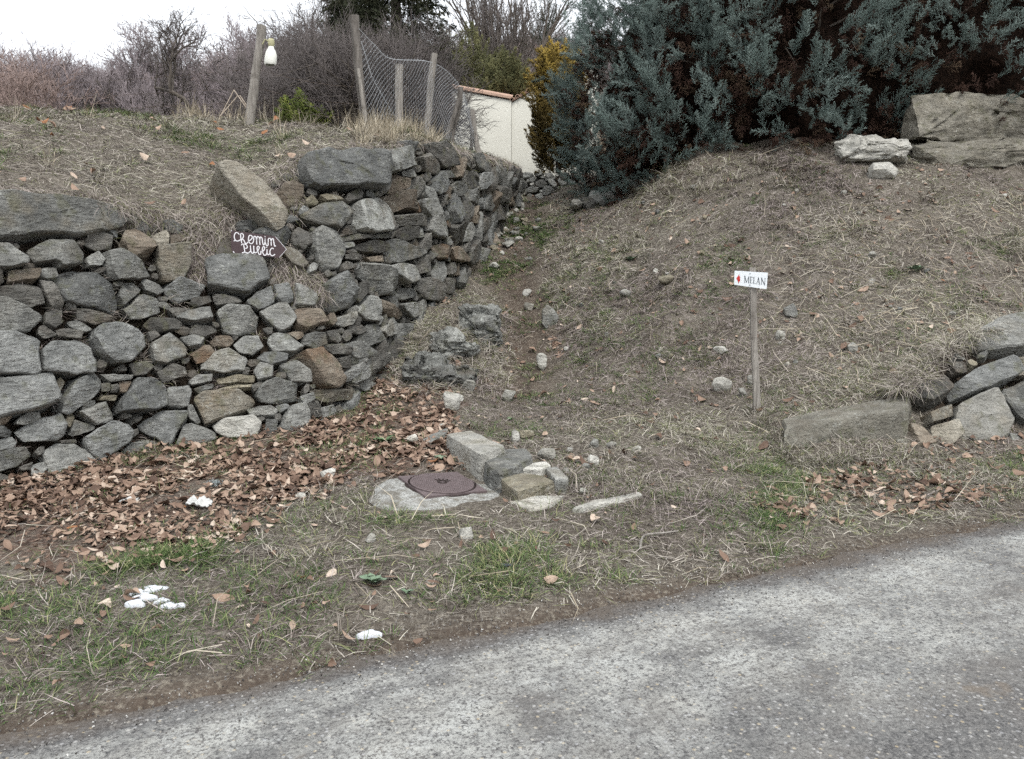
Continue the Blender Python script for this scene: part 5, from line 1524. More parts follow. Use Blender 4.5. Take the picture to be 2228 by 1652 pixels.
# sloping roof sheets behind the verges
def roof(name, a, b, th=.1, over=.06):
    a, b = np.array(a), np.array(b)
    Q = [a + [0, -over, .02], b + [0, -over, .02], b + [0, 5.2, .02], a + [0, 5.2, .02]]
    Q = np.array(Q); V = np.concatenate([Q, Q + np.array([0, 0, .06])])
    return obj(name, mesh_np(name, V - hb, [(3, 2, 1, 0), (4, 5, 6, 7), (0, 1, 5, 4), (1, 2, 6, 5), (2, 3, 7, 6), (3, 0, 4, 7)], [CLAY]), house)
ra, rb = pt(984, 194.5, HY), pt(1112, 217.5, HY)
roofL = roof("roof", ra, rb)
rc, rd_ = pt(1114, 223, HY + .06), pt(1300, 119, HY + .06)
roofR = roof("roof", rc, rd_)
def half_tile(a, b, r0, r1, n=9):
    a, b = np.array(a), np.array(b)
    d = b - a; d /= np.linalg.norm(d); side = np.array([0, 1.0, 0]); up = np.cross(d, side); up *= np.sign(up[2])
    V = []
    for p, r in ((a, r0), (b, r1)):
        for rr in (r, r - .014):
            for j in range(n):
                an = math.pi * j / (n - 1)
                V.append(p + rr * (math.cos(an) * side + math.sin(an) * up))
    Fc = []
    for j in range(n - 1):
        Fc += [(j, j + 1, 2 * n + j + 1, 2 * n + j), (n + j + 1, n + j, 3 * n + j, 3 * n + j + 1), (j + 1, j, n + j, n + j + 1), (2 * n + j, 2 * n + j + 1, 3 * n + j + 1, 3 * n + j)]
    return np.array(V), Fc
for k in range(12):      # verge tiles lapped down the slope
    f0, f1 = k / 12, (k + 1.25) / 12
    a, b = ra + (rb - ra) * f0 + np.array([0, .02, .06]), ra + (rb - ra) * min(f1, 1.02) + np.array([0, .02, .06])
    V, Fc = half_tile(b - np.array([0, 0, .0]), a + np.array([0, 0, .02]), .085, .07)
    obj("tile", mesh_np("tile", V - a, Fc, [CLAY], 40), roofL, a - hb)
for k in range(16):
    f0 = k / 16
    a = rc + (rd_ - rc) * f0 + np.array([0, -.12, .05]); b = a + np.array([0, .3, .0])
    d = b - a
    V = []
    n = 7
    for p in (a, b):
        for rr in (.062, .048):
            for j in range(n):
                an = math.pi * j / (n - 1); V.append(p + rr * (math.cos(an) * np.array([1.0, 0, .4]) + math.sin(an) * np.array([-.3, 0, 1])))
    Fc = []
    for j in range(n - 1):
        Fc += [(j, j + 1, 2 * n + j + 1, 2 * n + j), (n + j + 1, n + j, 3 * n + j, 3 * n + j + 1), (j + 1, j, n + j, n + j + 1)]
    obj("tile", mesh_np("tile", np.array(V) - a, Fc, [CLAY], 40), roofR, a - hb)
# ------------------------------------------------------------------ grass, straw, leaves
def blades(n, spread, len_r, wid_r, e0_r, e1_r, seed, mat, az=None, az_sd=9.0, lift=0.0, bend=0.5):
    """A handful of grass blades as one small mesh."""
    r = np.random.default_rng(seed)
    a = r.uniform(0, 2 * math.pi, n); q = spread * np.sqrt(r.random(n))
    base = np.c_[q * np.cos(a), q * np.sin(a), r.uniform(-.01, .004, n) + lift * r.random(n)]
    az_ = r.uniform(0, 2 * math.pi, n) if az is None else az + r.normal(0, az_sd, n)
    L, w = r.uniform(*len_r, n), r.uniform(*wid_r, n)
    e0, e1 = r.uniform(*e0_r, n), r.uniform(*e1_r, n)
    turn = r.normal(0, bend, n)
    V = np.empty((n, 7, 3)); p = base.copy()
    for k in range(4):
        f = k / 3
        el = e0 + (e1 - e0) * f; aa = az_ + turn * f
        d = np.c_[np.cos(el) * np.cos(aa), np.cos(el) * np.sin(aa), np.sin(el)]
        if k: p = p + d * (L / 3)[:, None]
        s = np.c_[-np.sin(aa), np.cos(aa), r.normal(0, .25, n)] * (w * (1 - .25 * f) / 2)[:, None]
        if k < 3: V[:, 2 * k], V[:, 2 * k + 1] = p - s, p + s
        else: V[:, 6] = p
    i0 = np.arange(n)[:, None] * 7
    T = np.concatenate([i0 + np.array([t_]) for t_ in ((0, 1, 3), (0, 3, 2), (2, 3, 5), (2, 5, 4), (4, 5, 6))])
    me = mesh_np("blades", V.reshape(-1, 3), T, [mat])
    at = me.attributes.new("bc", 'FLOAT', 'POINT')
    at.data.foreach_set("value", np.repeat(r.random(n), 7).astype(np.float32))
    return me

H = math.pi / 2
PATHZ = [(1060, 860), (1100, 780), (1110, 690), (1080, 640), (1020, 620), (1075, 520), (1110, 450), (1135, 430), (1200, 430), (1190, 500), (1180, 600), (1200, 680), (1220, 760), (1240, 860)]
hedge_line = [(1240, 400), (1290, 408), (1400, 372), (1500, 345), (1700, 322), (1800, 316), (2300, 330), (2300, -100), (1240, -100)]
def man_r(p): return np.hypot(p[:, 0] - mc[0], (p[:, 1] - mc[1]))
def ndens(p, f, s, lo=-.1, hi=.3): return sstep((fbm(p * np.array([1, 1, 0]), f, 3, s) - lo) / (hi - lo))
def wall_side(p):
    """1 on the open side of the walls, 0 inside them."""
    k = np.ones(len(p))
    for F_ in (BB, RB):
        d = ((p[:, None, :2] - F_[None, ::4, :2]) ** 2).sum(2); i = np.argmin(d, 1) * 4
        i2 = np.minimum(i + 3, len(F_) - 1); i1 = np.maximum(i - 3, 0)
        t_ = F_[i2, :2] - F_[i1, :2]; v_ = p[:, :2] - F_[i, :2]
        cr = t_[:, 0] * v_[:, 1] - t_[:, 1] * v_[:, 0]
        k[(cr > 0.06) & (d.min(1) < (9.0 if F_ is BB else .35))] = 0
    return k
_wc = {}
def w_common(px, p):
    if len(p) not in _wc: _wc[len(p)] = w_common_(px, p)
    return _wc[len(p)]
def w_common_(px, p):
    sd = sd_road(p[:, 0], p[:, 1])
    w = sstep((sd + .06 + .26 * fbm(p * np.array([1, 1, 0]), 1.7, 3, 71)) / .34)
    w = w * ((np.hypot(p[:, 0] - mc[0], p[:, 1] - mc[1] + .14) > .50) & (man_r(p) > .34)) * wall_side(p)
    dist = np.maximum(px[:, 2], 2.2)
    return w / dist ** 0.75
def w_dry(px, p):
    w = w_common(px, p)
    lz = in_poly(px[:, 0], px[:, 1], LEAFZ); w = np.where(lz, w * .22, w)
    pz = in_poly(px[:, 0], px[:, 1], PATHZ); w = np.where(pz, w * .09, w)
    hz_ = in_poly(px[:, 0], px[:, 1], hedge_line); w = np.where(hz_, w * .05, w)
    bare = in_poly(px[:, 0], px[:, 1], [(1750, 330), (2300, 350), (2300, 420), (1950, 430), (1800, 370)]); w = np.where(bare, w * .45, w)
    low = (px[:, 1] > 1080) & (px[:, 0] < 1200); w = np.where(low, w * .6, w)
    return w * (.35 + .65 * ndens(p, 1.1, 5))
def w_bank(px, p):
    return w_dry(px, p) * ((px[:, 0] > 1180) | (px[:, 1] < 830)) * np.clip((870 - px[:, 1]) / 120, .0, 1)
def w_flat(px, p):
    return w_dry(px, p) * np.clip((px[:, 1] - 620) / 200, .25, 1)
def w_green(px, p):
    w = w_common(px, p)
    g = .10 + .9 * ndens(p, 1.4, 17, .02, .3)
    z_ = np.full(len(p), .34)
    lft = (px[:, 1] > 1100) & (px[:, 0] < 1400); z_[lft] = 1.0
    z_[(px[:, 1] > 1200) & (px[:, 0] < 700)] = 3.2
    z_[in_poly(px[:, 0], px[:, 1], LEAFZ)] = .3
    z_[in_poly(px[:, 0], px[:, 1], [(1060, 620), (1190, 560), (1200, 440), (1100, 440), (1020, 600)])] = 1.7
    z_[(px[:, 0] > 1650) & (px[:, 1] > 985)] = 1.0
    z_[in_poly(px[:, 0], px[:, 1], [(1240, 700), (1330, 620), (1400, 600), (1420, 680), (1330, 800), (1260, 800)])] = 1.1
    z_[in_poly(px[:, 0], px[:, 1], hedge_line)] = 0
    z_[(px[:, 1] < 500) & (px[:, 0] > 1250)] = .05
    return w * g * z_
def slope_yaw(nn, sd_=.7):
    return np.arctan2(nn[:, 1], nn[:, 0]) + rng.normal(0, sd_, len(nn))
def patch_tint(p, f=.8, s=3): return np.clip(.5 + fbm(p * np.array([1, 1, 0]), f, 3, s) * 1.3 + rng.normal(0, .1, len(p)), 0, 1)
def grass_mesh(name, root, nrm, az, L, w, e0, e1, turn, bc, tint, mat, label, cat="grass", parent=None):
    """Real blades, one mesh: every blade bends along its own line."""
    n = len(root); M = frames(nrm, az)
    V = np.empty((n, 5, 3)); p = root.copy()
    for k in range(3):
        f = k / 2.0
        el = e0 + (e1 - e0) * f; tu = turn * f
        d = np.stack([np.cos(el) * np.cos(tu), np.cos(el) * np.sin(tu), np.sin(el)], 1)
        if k: p = p + np.einsum('nij,nj->ni', M, d) * (L / 2)[:, None]
        if k < 2:
            s_ = np.stack([-np.sin(tu), np.cos(tu), rng.normal(0, .3, n)], 1) * (w * (1 - .3 * f) / 2)[:, None]
            s_ = np.einsum('nij,nj->ni', M, s_)
            V[:, 2 * k], V[:, 2 * k + 1] = p - s_, p + s_
        else: V[:, 4] = p
    i0 = np.arange(n)[:, None] * 5
    T = np.concatenate([i0 + np.array([t_]) for t_ in ((0, 1, 3), (0, 3, 2), (2, 3, 4))])
    me = mesh_np(name, V.reshape(-1, 3), T, [mat])
    for nm, arr in (("bc", bc), ("tint", tint)):
        a_ = me.attributes.new(nm, 'FLOAT', 'POINT'); a_.data.foreach_set("value", np.repeat(arr, 5).astype(np.float32))
    return tag(obj(name, me, parent), label, cat, kind="stuff")
U = lambda a, b, n: rng.uniform(a, b, n)
def field(name, V, T, n, wf, len_r, wid, e0_r, e1_r, mat, label, flow=False, up=0.0, lean=.12, tint=None, lift=.012, bend=.5, fsd=.75):
    p, nn = sample_tris(V, T, n, wf)
    dep = proj(p)[:, 2]
    az = slope_yaw(nn, fsd) if flow else U(0, 6.283, n)
    nn = nn * (1 - up) + np.array([0, 0, 1.0]) * up + rng.normal(0, lean, nn.shape)
    p = p + np.c_[np.zeros((n, 2)), U(-.008, lift, n)]
    return grass_mesh(name, p, nn, az, U(*len_r, n) * U(.6, 1.2, n), np.maximum(U(wid * .7, wid * 1.3, n), dep * .00055 * U(.75, 1.3, n)), U(*e0_r, n), U(*e1_r, n), rng.normal(0, bend, n), rng.random(n), patch_tint(p) if tint is None else U(*tint, n), mat, label)
def tufts(name, c, nn, nb, spread, len_r, wid, e0_r, e1_r, mat, label, tint=None, scale=None, bend=.4, az=None, azsd=.6):
    """Clumps of blades around the centres c."""
    k = len(c); n = k * nb; i = np.repeat(np.arange(k), nb)
    a, q = U(0, 6.283, n), spread * np.sqrt(rng.random(n)); s = np.ones(k) if scale is None else scale
    M = frames(nn, np.zeros(k))[i]
    loc = np.stack([q * np.cos(a), q * np.sin(a), U(-.012, .004, n)], 1) * s[i][:, None]
    p = c[i] + np.einsum('nij,nj->ni', M, loc)
    dep = proj(p)[:, 2]
    tt = (patch_tint(c) if tint is None else U(*tint, k))[i]
    azz = a + rng.normal(0, .7, n) if az is None else az[i] + rng.normal(0, azsd, n)
    return grass_mesh(name, p, nn[i] + rng.normal(0, .08, (n, 3)), azz, U(*len_r, n) * s[i], np.maximum(U(wid * .7, wid * 1.3, n), dep * .0005), U(*e0_r, n), U(*e1_r, n), rng.normal(0, bend, n), rng.random(n), tt, mat, label)
UPV = np.array([0, 0, 1.0])
field("dry_grass", GV, GT, 165000, w_flat, (.06, .17), .0038, (0, .75), (-.6, .25), DRY, "short matted dry grass on the verge and path sides", bend=.6)
field("bank_grass", GV, GT, 122000, w_bank, (.09, .24), .0036, (.1, .95), (-.8, .0), DRY, "dead grey-beige grass combed down the right bank", flow=True)
p, nn = sample_tris(GV, GT, 2400, lambda a, b: w_dry(a, b) * ndens(b, 2.0, 91, 0, .3))
tufts("dry_tufts", p, nn * .5 + UPV * .5, 22, .05, (.08, .22), .0032, (.7, 1.5), (-.5, .9), DRY, "upright tufts of dry grass scattered on verge and bank", scale=U(.5, 1.05, len(p)))
p, nn = sample_tris(GV, GT, 210, lambda a, b: w_bank(a, b) * ndens(b, .9, 99, .0, .25))
tufts("dead_weeds", p, nn * .5 + UPV * .5, 46, .13, (.08, .24), .0034, (.1, 1.3), (-.6, 1.0), WEED, "dark brown withered weeds in patches on the right bank", scale=U(.6, 1.2, len(p)), bend=.8)
q_ = np.array([gpt(x_, y_) for x_, y_ in zip(rng.uniform(850, 1110, 110), rng.uniform(690, 860, 110))])
tufts("outcrop_grass", q_ + np.array([0, 0, .05]), np.tile(np.array([.1, -.4, 1.0]), (110, 1)), 34, .09, (.1, .24), .0034, (.1, 1.2), (-.9, .3), DRY, "dry grass growing over the bedrock left of the path", scale=U(.6, 1.1, 110))
p, nn = sample_tris(GV, GT, 900, lambda a, b: w_bank(a, b) * ndens(b, 1.5, 93, -.1, .3))
tufts("bank_tussocks", p, nn * .6 + UPV * .4, 46, .09, (.14, .34), .0036, (.3, 1.35), (-1.1, .2), DRY, "drooping dead grass tussocks on the right bank", scale=U(.5, 1.0, len(p)), az=np.arctan2(nn[:, 1], nn[:, 0]), azsd=1.2)
q_ = np.array([gpt(px_ + rng.normal(0, 10), py_ + rng.normal(0, 8)) for px_, py_ in [(1690, 960), (1700, 985), (1720, 1000), (1750, 1005), (1790, 1005), (1830, 1003), (1880, 1000), (1930, 1000), (1660, 930), (1640, 905), (1655, 900), (1675, 930), (1700, 950), (1770, 1002), (1850, 1000), (1960, 1000), (2000, 1000), (2060, 1002)] * 2])
tufts("ledge_grass", q_, np.tile(UPV, (len(q_), 1)), 44, .08, (.1, .26), .0036, (.6, 1.45), (-.6, .7), DRY, "straggling grass at the foot of the ochre block and signpost", tint=(.5, 1), scale=U(.6, 1.1, len(q_)))
k_ = rng.integers(30, 120, 130); q_ = RT[k_] + rng.normal(0, .06, (130, 3)) * np.array([1, 1, .3])
tufts("low_wall_grass", q_, np.tile(np.array([0, -.4, 1.0]), (130, 1)), 46, .10, (.12, .3), .0036, (.2, 1.2), (-1.1, .1), DRY, "dead grass spilling over the low right wall", scale=U(.6, 1.1, 130))
p, nn = sample_tris(GV, GT, 7400, w_green)
tufts("green_grass", p, nn * .5 + UPV * .5, 20, .075, (.05, .13), .0034, (.4, 1.45), (-.5, .8), GREEN, "green grass tufts along the verge and path", scale=U(.55, 1.15, len(p)))
def w_ter(px, p):
    return np.where((px[:, 1] > 215) & (px[:, 1] < 700), 1, .15) / np.maximum(px[:, 2], 3) ** .6
field("terrace_grass", TV, TTRI, 84000, w_ter, (.09, .24), .0036, (.1, .9), (-.7, .2), DRY, "dry grass covering the terrace above the stone wall", flow=True, fsd=1.1)
p, nn = sample_tris(TV, TTRI, 620, lambda a, b: w_ter(a, b) * ndens(b, 1.4, 95, -.1, .3))
tufts("terrace_tussocks", p, nn * .6 + UPV * .4, 46, .09, (.12, .30), .0036, (.4, 1.4), (-1.0, .4), DRY, "shaggy dead grass tussocks on the terrace", scale=U(.5, 1.0, len(p)))
p, nn = sample_tris(TV, TTRI, 1700, lambda a, b: w_ter(a, b) * ndens(b, 1.2, 7, -.05, .3) * (a[:, 1] < 400))
tufts("terrace_green_grass", p, nn * .5 + UPV * .5, 24, .07, (.06, .17), .0036, (.4, 1.4), (-.4, .8), GREEN, "olive green grass tufts on the terrace", tint=(.3, 1), scale=U(.7, 1.3, len(p)))
p, nn = sample_tris(TV, TTRI, 250, lambda a, b: w_ter(a, b) * np.where((a[:, 0] > 760) & (a[:, 0] < 960) & (a[:, 1] < 320), 7, np.where((a[:, 1] < 275) & (a[:, 0] > 380), 1.5, .12)))
tufts("tall_straw", p, nn * .1 + UPV * .9 + rng.normal(0, .1, nn.shape), 15, .07, (.2, .55), .0042, (1.05, 1.5), (.3, 1.35), STRAW, "tall pale straw along the top of the terrace and fence", scale=U(.5, 1.0, len(p)), bend=.25)
p, nn = sample_tris(GV, GT, 520, lambda a, b: in_poly(a[:, 0], a[:, 1], [(1330, 420), (1480, 350), (1640, 345), (1760, 350), (1750, 400), (1600, 420), (1450, 440)]) * 1.0)
tufts("pale_hedge_grass", p, nn * .3 + UPV * .7 + rng.normal(0, .12, nn.shape), 30, .06, (.1, .32), .0036, (.7, 1.5), (-.4, 1.0), DRY, "pale dry grass standing at the foot of the cypress hedge", tint=(.6, 1), scale=U(.6, 1.1, len(p)))
field("straw_stems", GV, GT, 1900, lambda a, b: w_common(a, b) * np.where(in_poly(a[:, 0], a[:, 1], [(1650, 480), (2300, 430), (2300, 800), (1990, 860), (1700, 860)]), 5, .5) * (~in_poly(a[:, 0], a[:, 1], hedge_line)), (.25, .6), .0048, (-.02, .35), (-.3, .2), STRAW, "loose bent straw stems lying on the bank", lift=.06, bend=1.0)

# grass hanging in the wall
vj = np.random.default_rng(77)
gpx = main_ruled.gp; ins = np.zeros(len(gpx), bool)
for poly in SLUMP: ins |= in_poly(gpx[:, 0], gpx[:, 1], poly)
for k_ in (3, 5, 38, 39): ins &= ~in_poly(gpx[:, 0], gpx[:, 1], TR_MAIN[k_][0])
ids = vj.choice(np.where(ins)[0], 620)
g3 = main_ruled.g.reshape(-1, 3)[ids] - main_ruled.n.reshape(-1, 3)[ids] * .07 + vj.normal(0, .03, (len(ids), 3)); gn3 = main_ruled.n.reshape(-1, 3)[ids] + UPV * .55
tufts("hanging_grass", g3, gn3, 40, .14, (.08, .25), .0034, (.1, .9), (-.9, -.1), DRY, "dead grass hanging over the slumped part of the stone wall", tint=(0, .5), az=np.arctan2(gn3[:, 1], gn3[:, 0]), scale=U(.55, 1.1, len(ids)))
ids = vj.choice(len(gpx), 420)
g3 = main_ruled.g.reshape(-1, 3)[ids] - main_ruled.n.reshape(-1, 3)[ids] * .05; gn3 = main_ruled.n.reshape(-1, 3)[ids] + UPV * .7
tufts("joint_grass", g3, gn3, 22, .05, (.1, .24), .003, (.6, 1.4), (-.7, .7), DRY, "sparse dry tufts growing in the wall joints", scale=U(.35, .9, len(ids)))
ti = vj.choice(NTT, 1000); e3 = TT[ti] + inw[ti] * vj.uniform(.06, .35, (1000, 1)); epx = proj(e3)[:, 0]
ok = ~((epx > 640) & (vj.random(1000) < .8)) & ~((epx < 280) & (vj.random(1000) < .45)); e3 = e3[ok]
tufts("edge_grass", e3 + np.array([0, 0, .03]), -inw[ti][ok] * .7 + UPV, 44, .14, (.08, .24), .0034, (.1, .9), (-.8, -.1), DRY, "dry grass drooping over the top edge of the stone wall", tint=(0, .6), az=np.arctan2(-inw[ti][ok][:, 1], -inw[ti][ok][:, 0]), scale=U(.7, 1.3, len(e3)))

# fallen leaves
def leaf(seed):
    r = np.random.default_rng(seed)
    L, W = r.uniform(.075, .135), r.uniform(.017, .036)
    nu, nv = 8, 4
    cu, cv = r.uniform(-6, 8), r.uniform(-18, 26)
    V = []
    for i in range(nu + 1):
        u = i / nu; w = W * (math.sin(math.pi * min(1, u ** .85 * .97 + .03)) ** .8)
        for j in range(nv + 1):
            v = (j / nv - .5) * 2
            V.append([(u - .5) * L, v * w, cv * (v * w) ** 2 + cu * ((u - .5) * L) ** 2 + .0022 * r.normal()])
    V = np.array(V); V[:, 2] -= V[:, 2].min()
    n = nv + 1
    Q = np.array([[i * n + j, i * n + j + 1, (i + 1) * n + j + 1, (i + 1) * n + j] for i in range(nu) for j in range(nv)])
    return mesh_np("leaf", V, Q, [LEAF], 180)
LEAVES = [leaf(s) for s in range(12)]
def w_leaf(px, p):
    w = w_common(px, p) * np.maximum(px[:, 2], 2.2) ** .75
    z_ = np.full(len(p), .018)
    jx = fbm(p * np.array([1, 1, 0]), 1.1, 3, 88) * 90; jy = fbm(p * np.array([1, 1, 0]), 1.3, 3, 89) * 60
    z_[in_poly(px[:, 0] + jx * 1.6, px[:, 1] + jy * 1.8, LEAFZ)] = .5
    z_[in_poly(px[:, 0] + jx, px[:, 1] + jy + 14, LEAFZ)] = 1.0
    z_[in_poly(px[:, 0], px[:, 1], [(-300, 1180), (300, 1180), (560, 1260), (300, 1330), (-300, 1420)])] = .22
    z_[(px[:, 1] > 1250) & (px[:, 0] < 1000)] = .05
    z_[in_poly(px[:, 0], px[:, 1], [(1150, 640), (1210, 660), (1280, 780), (1240, 800), (1150, 720)])] = .14
    z_[in_poly(px[:, 0], px[:, 1], [(1620, 1080), (1900, 1000), (2000, 970), (2300, 940), (2300, 1060), (1900, 1140), (1680, 1160)])] = .30
    z_[(px[:, 0] > 1230) & (px[:, 1] < 900) & (px[:, 1] > 560)] = .03
    z_[in_poly(px[:, 0], px[:, 1], hedge_line)] = 0
    return w * z_ * (.14 + .86 * ndens(p, 1.7, 44, -.30, .2))
p, nn = sample_tris(GV, GT, 12500, w_leaf)
nn = nn + rng.normal(0, .27, nn.shape)
o = scatter("fallen_leaves", LEAVES, p + np.c_[np.zeros((len(p), 2)), rng.uniform(.0, .03, len(p))], mat_to_euler(frames(nn, rng.uniform(0, 6.28, len(p)))), rng.uniform(.3, 1.0, len(p)) ** .8 * rng.choice([.55, .85, 1.25], len(p)) * np.where(p[:, 1] < 5.2, .75, 1), rng.integers(0, 12, len(p)), np.clip(rng.normal(.4, .3, len(p)) + .25 * fbm(p * np.array([1, 1, 0]), 1.5, 3, 45), 0, .965) + (rng.random(len(p)) < .025) * .05)
tag(o, "brown fallen leaves heaped along the foot of the stone wall", "leaves", kind="stuff")
p, nn = sample_tris(TV, TTRI, 160, w_ter)
nn = nn + rng.normal(0, .3, nn.shape)
o = scatter("terrace_leaves", LEAVES, p + np.array([0, 0, .06]), mat_to_euler(frames(nn, rng.uniform(0, 6.28, len(p)))), rng.uniform(.8, 1.4, len(p)), rng.integers(0, 12, len(p)), np.clip(rng.normal(.7, .25, len(p)), 0, 1))
tag(o, "few orange brown leaves caught in the terrace grass", "leaves", kind="stuff")

# grit along the road edge
def grit(seed):
    me = rock_mesh((.02, .017, .012), seed, .2, 0, .03, 9); me.materials.append(GRIT); return me
t = NT("road_grit", 0.85, 0.2)
t.color(t.ramp(t.attr("tint", True), [(0, (.05, .045, .042)), (.6, (.16, .15, .14)), (.9, (.34, .33, .305)), (1, (.6, .59, .56))])); GRIT = t.m
GR = [grit(900 + k) for k in range(5)]
a_, c_ = rng.uniform(-4, 12, 12000), rng.normal(-.02, .17, 12000)
q = EA[:2] + edir * a_[:, None] - enor * c_[:, None]
zz = np.maximum(gz(q[:, 0], q[:, 1]), 0.0)
o = scatter("road_grit", GR, np.c_[q, zz + .002], rng.uniform(0, 6, (len(q), 3)), rng.uniform(.15, .75, len(q)) ** 1.3, rng.integers(0, 5, len(q)))
tag(o, "loose grit and tiny stones along the edge of the road", "gravel", kind="stuff")

# ------------------------------------------------------------------ cypress hedge
def needle_mat(name, stops):
    t = NT(name, 0.8, 0.15)
    k = t.math('ADD', t.math('MULTIPLY', t.attr("tint", True), .6), t.math('MULTIPLY', t.noise(t.pos(), 9, 3), .4))
    t.color(t.ramp(k, stops)); return t.m
BLUE_N = needle_mat("blue_green_scale_leaves", [(0.15, (0.045, 0.064, 0.057)), (0.5, (0.12, 0.16, 0.144)), (0.85, (0.26, 0.32, 0.295))])
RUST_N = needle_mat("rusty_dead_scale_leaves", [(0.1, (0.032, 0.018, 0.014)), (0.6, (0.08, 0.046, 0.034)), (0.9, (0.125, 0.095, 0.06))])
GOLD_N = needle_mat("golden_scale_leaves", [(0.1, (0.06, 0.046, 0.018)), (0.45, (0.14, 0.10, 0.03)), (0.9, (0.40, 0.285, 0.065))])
OLIVE_N = needle_mat("olive_scale_leaves", [(0.1, (0.06, 0.065, 0.03)), (0.6, (0.13, 0.13, 0.06)), (0.9, (0.2, 0.19, 0.09))])
DARK_N = needle_mat("dark_conifer_needles", [(0.1, (0.022, 0.027, 0.016)), (0.6, (0.05, 0.055, 0.032)), (0.9, (0.08, 0.075, 0.045))])
def plume(seed, mat, L=.5, nb=22, bl=.19, nt=14, tl=.05, rad=.0046, flatz=1.0, curl=.5):
    """Feathery spray: an axis, side shoots all round it and short scale-leaf twigs on those."""
    r = np.random.default_rng(seed)
    bs, tp = [], []
    for k in range(nb):
        f = (k + .5 * r.random()) / nb
        ax = np.array([L * f, .04 * math.sin(f * 3 + seed), .06 * f * f])
        a = k * 2.4 + r.normal(0, .3)
        out = np.array([.75, math.cos(a), math.sin(a) * flatz]); out /= np.linalg.norm(out)
        ln = bl * (1 - .72 * f) * r.uniform(.7, 1.15) * (1 if f > .12 else .6)
        up = np.array([.25, 0, .35 * curl])
        for q in range(nt):
            g = (q + 1) / nt
            b = ax + out * ln * g + up * ln * g * g * .6
            d = out * .7 + r.normal(0, .62, 3) + np.array([.35, 0, .25]); d /= np.linalg.norm(d)
            bs.append(b); tp.append(b + d * tl * r.uniform(.6, 1.2) * (1.15 - .5 * g))
    for q in range(14):
        b = np.array([L * (.8 + .2 * q / 14), 0, .06]); d = np.array([1, 0, .2]) + r.normal(0, .45, 3); d /= np.linalg.norm(d)
        bs.append(b); tp.append(b + d * tl)
    V, T = spikes(bs, tp, rad)
    return mesh_np("plume", V, T, [mat])
PL = [plume(400 + k, BLUE_N) for k in range(5)]
PLR = [plume(420 + k, RUST_N, .36, 16, .15, 11, .045, .006, 1, -.6) for k in range(3)]
HBASE = crom([pt(1300, 405, 18.0), pt(1272, 405, 17.0), pt(1298, 412, 15.9), pt(1400, 392, 14.9), pt(1500, 365, 14.2), pt(1700, 335, 13.4), pt(1840, 325, 13.2), pt(1960, 300, 13.3), pt(2228, 300, 13.1), pt(2500, 300, 13.2), pt(2900, 300, 13.2)], 200)
HBASE[:, 2] = np.maximum(gz(HBASE[:, 0], HBASE[:, 1]), 3.2)
hl = np.r_[0, np.cumsum(np.linalg.norm(np.diff(HBASE, axis=0), axis=1))]
tang = np.gradient(HBASE, axis=0); tang[:, 2] = 0; tang /= np.linalg.norm(tang, axis=1, keepdims=True)
hnor = np.cross(tang, [0, 0, 1.0])
hroot = HBASE[90].copy()
hedge = empty("cypress_hedge", hroot, "tall dense blue-green cypress hedge with rusty dead patches at top right", "hedge")
hedge["kind"] = "thing"
HH = 4.4
def hedge_at(s, h, off=0.0):
    k = int(np.clip(np.searchsorted(hl, s), 0, 199))
    b, n_, t_ = HBASE[k], hnor[k], tang[k]
    prof = -.25 + .42 * math.sin(min(1, h / 1.6) * H) - .20 * max(0, h - 1.6) - .10 * max(0, h - 3.2) ** 2
    wob = .17 * math.sin(s * 1.9 + 1.3 * math.sin(h * 1.7)) + .13 * math.sin(s * 4.3 + h * 3.1 + 2) + .08 * math.sin(h * 5.2 - s * 2.7)
    under = 0.75 * max(0.0, 1 - abs(s - 10.6) / 1.5) if h < .9 else 0
    return b + n_ * (prof + wob + off - under) + np.array([0, 0, h]), n_, t_
# added hull closing the hedge; dead-needle brown darkened to stand for inner shade
gs, gh = np.linspace(.7, hl[-1] - .1, 110), np.linspace(-.05, HH - .2, 34)
IV = np.array([hedge_at(s, h, -.85)[0] + np.array([0, 0, 0]) for h in gh for s in gs])
IV += np.stack([fbm(IV + 7 * k, 2.2, 3, 60 + k) for k in range(3)], 1) * .16
BV = IV + np.array([0, 1.6, 0]); nI = len(IV)
ii = np.arange(33)[:, None] * 110 + np.arange(109)[None]
Q = np.stack([ii, ii + 1, ii + 111, ii + 110], 2).reshape(-1, 4)
bor = [(i + 1, i) for i in range(109)] + [(33 * 110 + i, 33 * 110 + i + 1) for i in range(109)] + [(j * 110, (j + 1) * 110) for j in range(33)] + [((j + 1) * 110 + 109, j * 110 + 109) for j in range(33)]
Q = np.concatenate([Q, Q[:, ::-1] + nI, np.array([[a, b, b + nI, a + nI] for a, b in bor])])
t = NT("shaded_hedge_inside", .95, .05); v = t.pos()
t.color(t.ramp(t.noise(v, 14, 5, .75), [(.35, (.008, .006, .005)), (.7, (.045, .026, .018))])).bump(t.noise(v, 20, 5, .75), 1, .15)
obj("inner_dark_hull", mesh_np("inner_dark_hull", np.concatenate([IV, BV]) - hroot, Q, [t.m], 180), hedge)
m = MB()
for s in (1.2, 3.2, 5.2, 7.2, 9.2, 11.2, 13.2):
    b, n_, t_ = hedge_at(s, 0, -1.0)
    m.tube([b + [0, 0, -.4], b + [.05, .1, 1.2], b + [0, .15, HH - .6]], [.13, .11, .04], 8)
    for q in range(16):
        h = R.uniform(.2, 3.4); e = hedge_at(s + R.uniform(-1, 1), h + R.uniform(.1, .7), -.1)[0]
        m.tube([b + [0, .1, h], (b + [0, .1, h]) * .5 + e * .5 + [0, 0, -.05], e], [.03, .02, .008], 5, False)
obj("trunks_and_boughs", mesh_np("trunks_and_boughs", np.concatenate(m.v) - hroot, m.f, [BARK], 60), hedge)
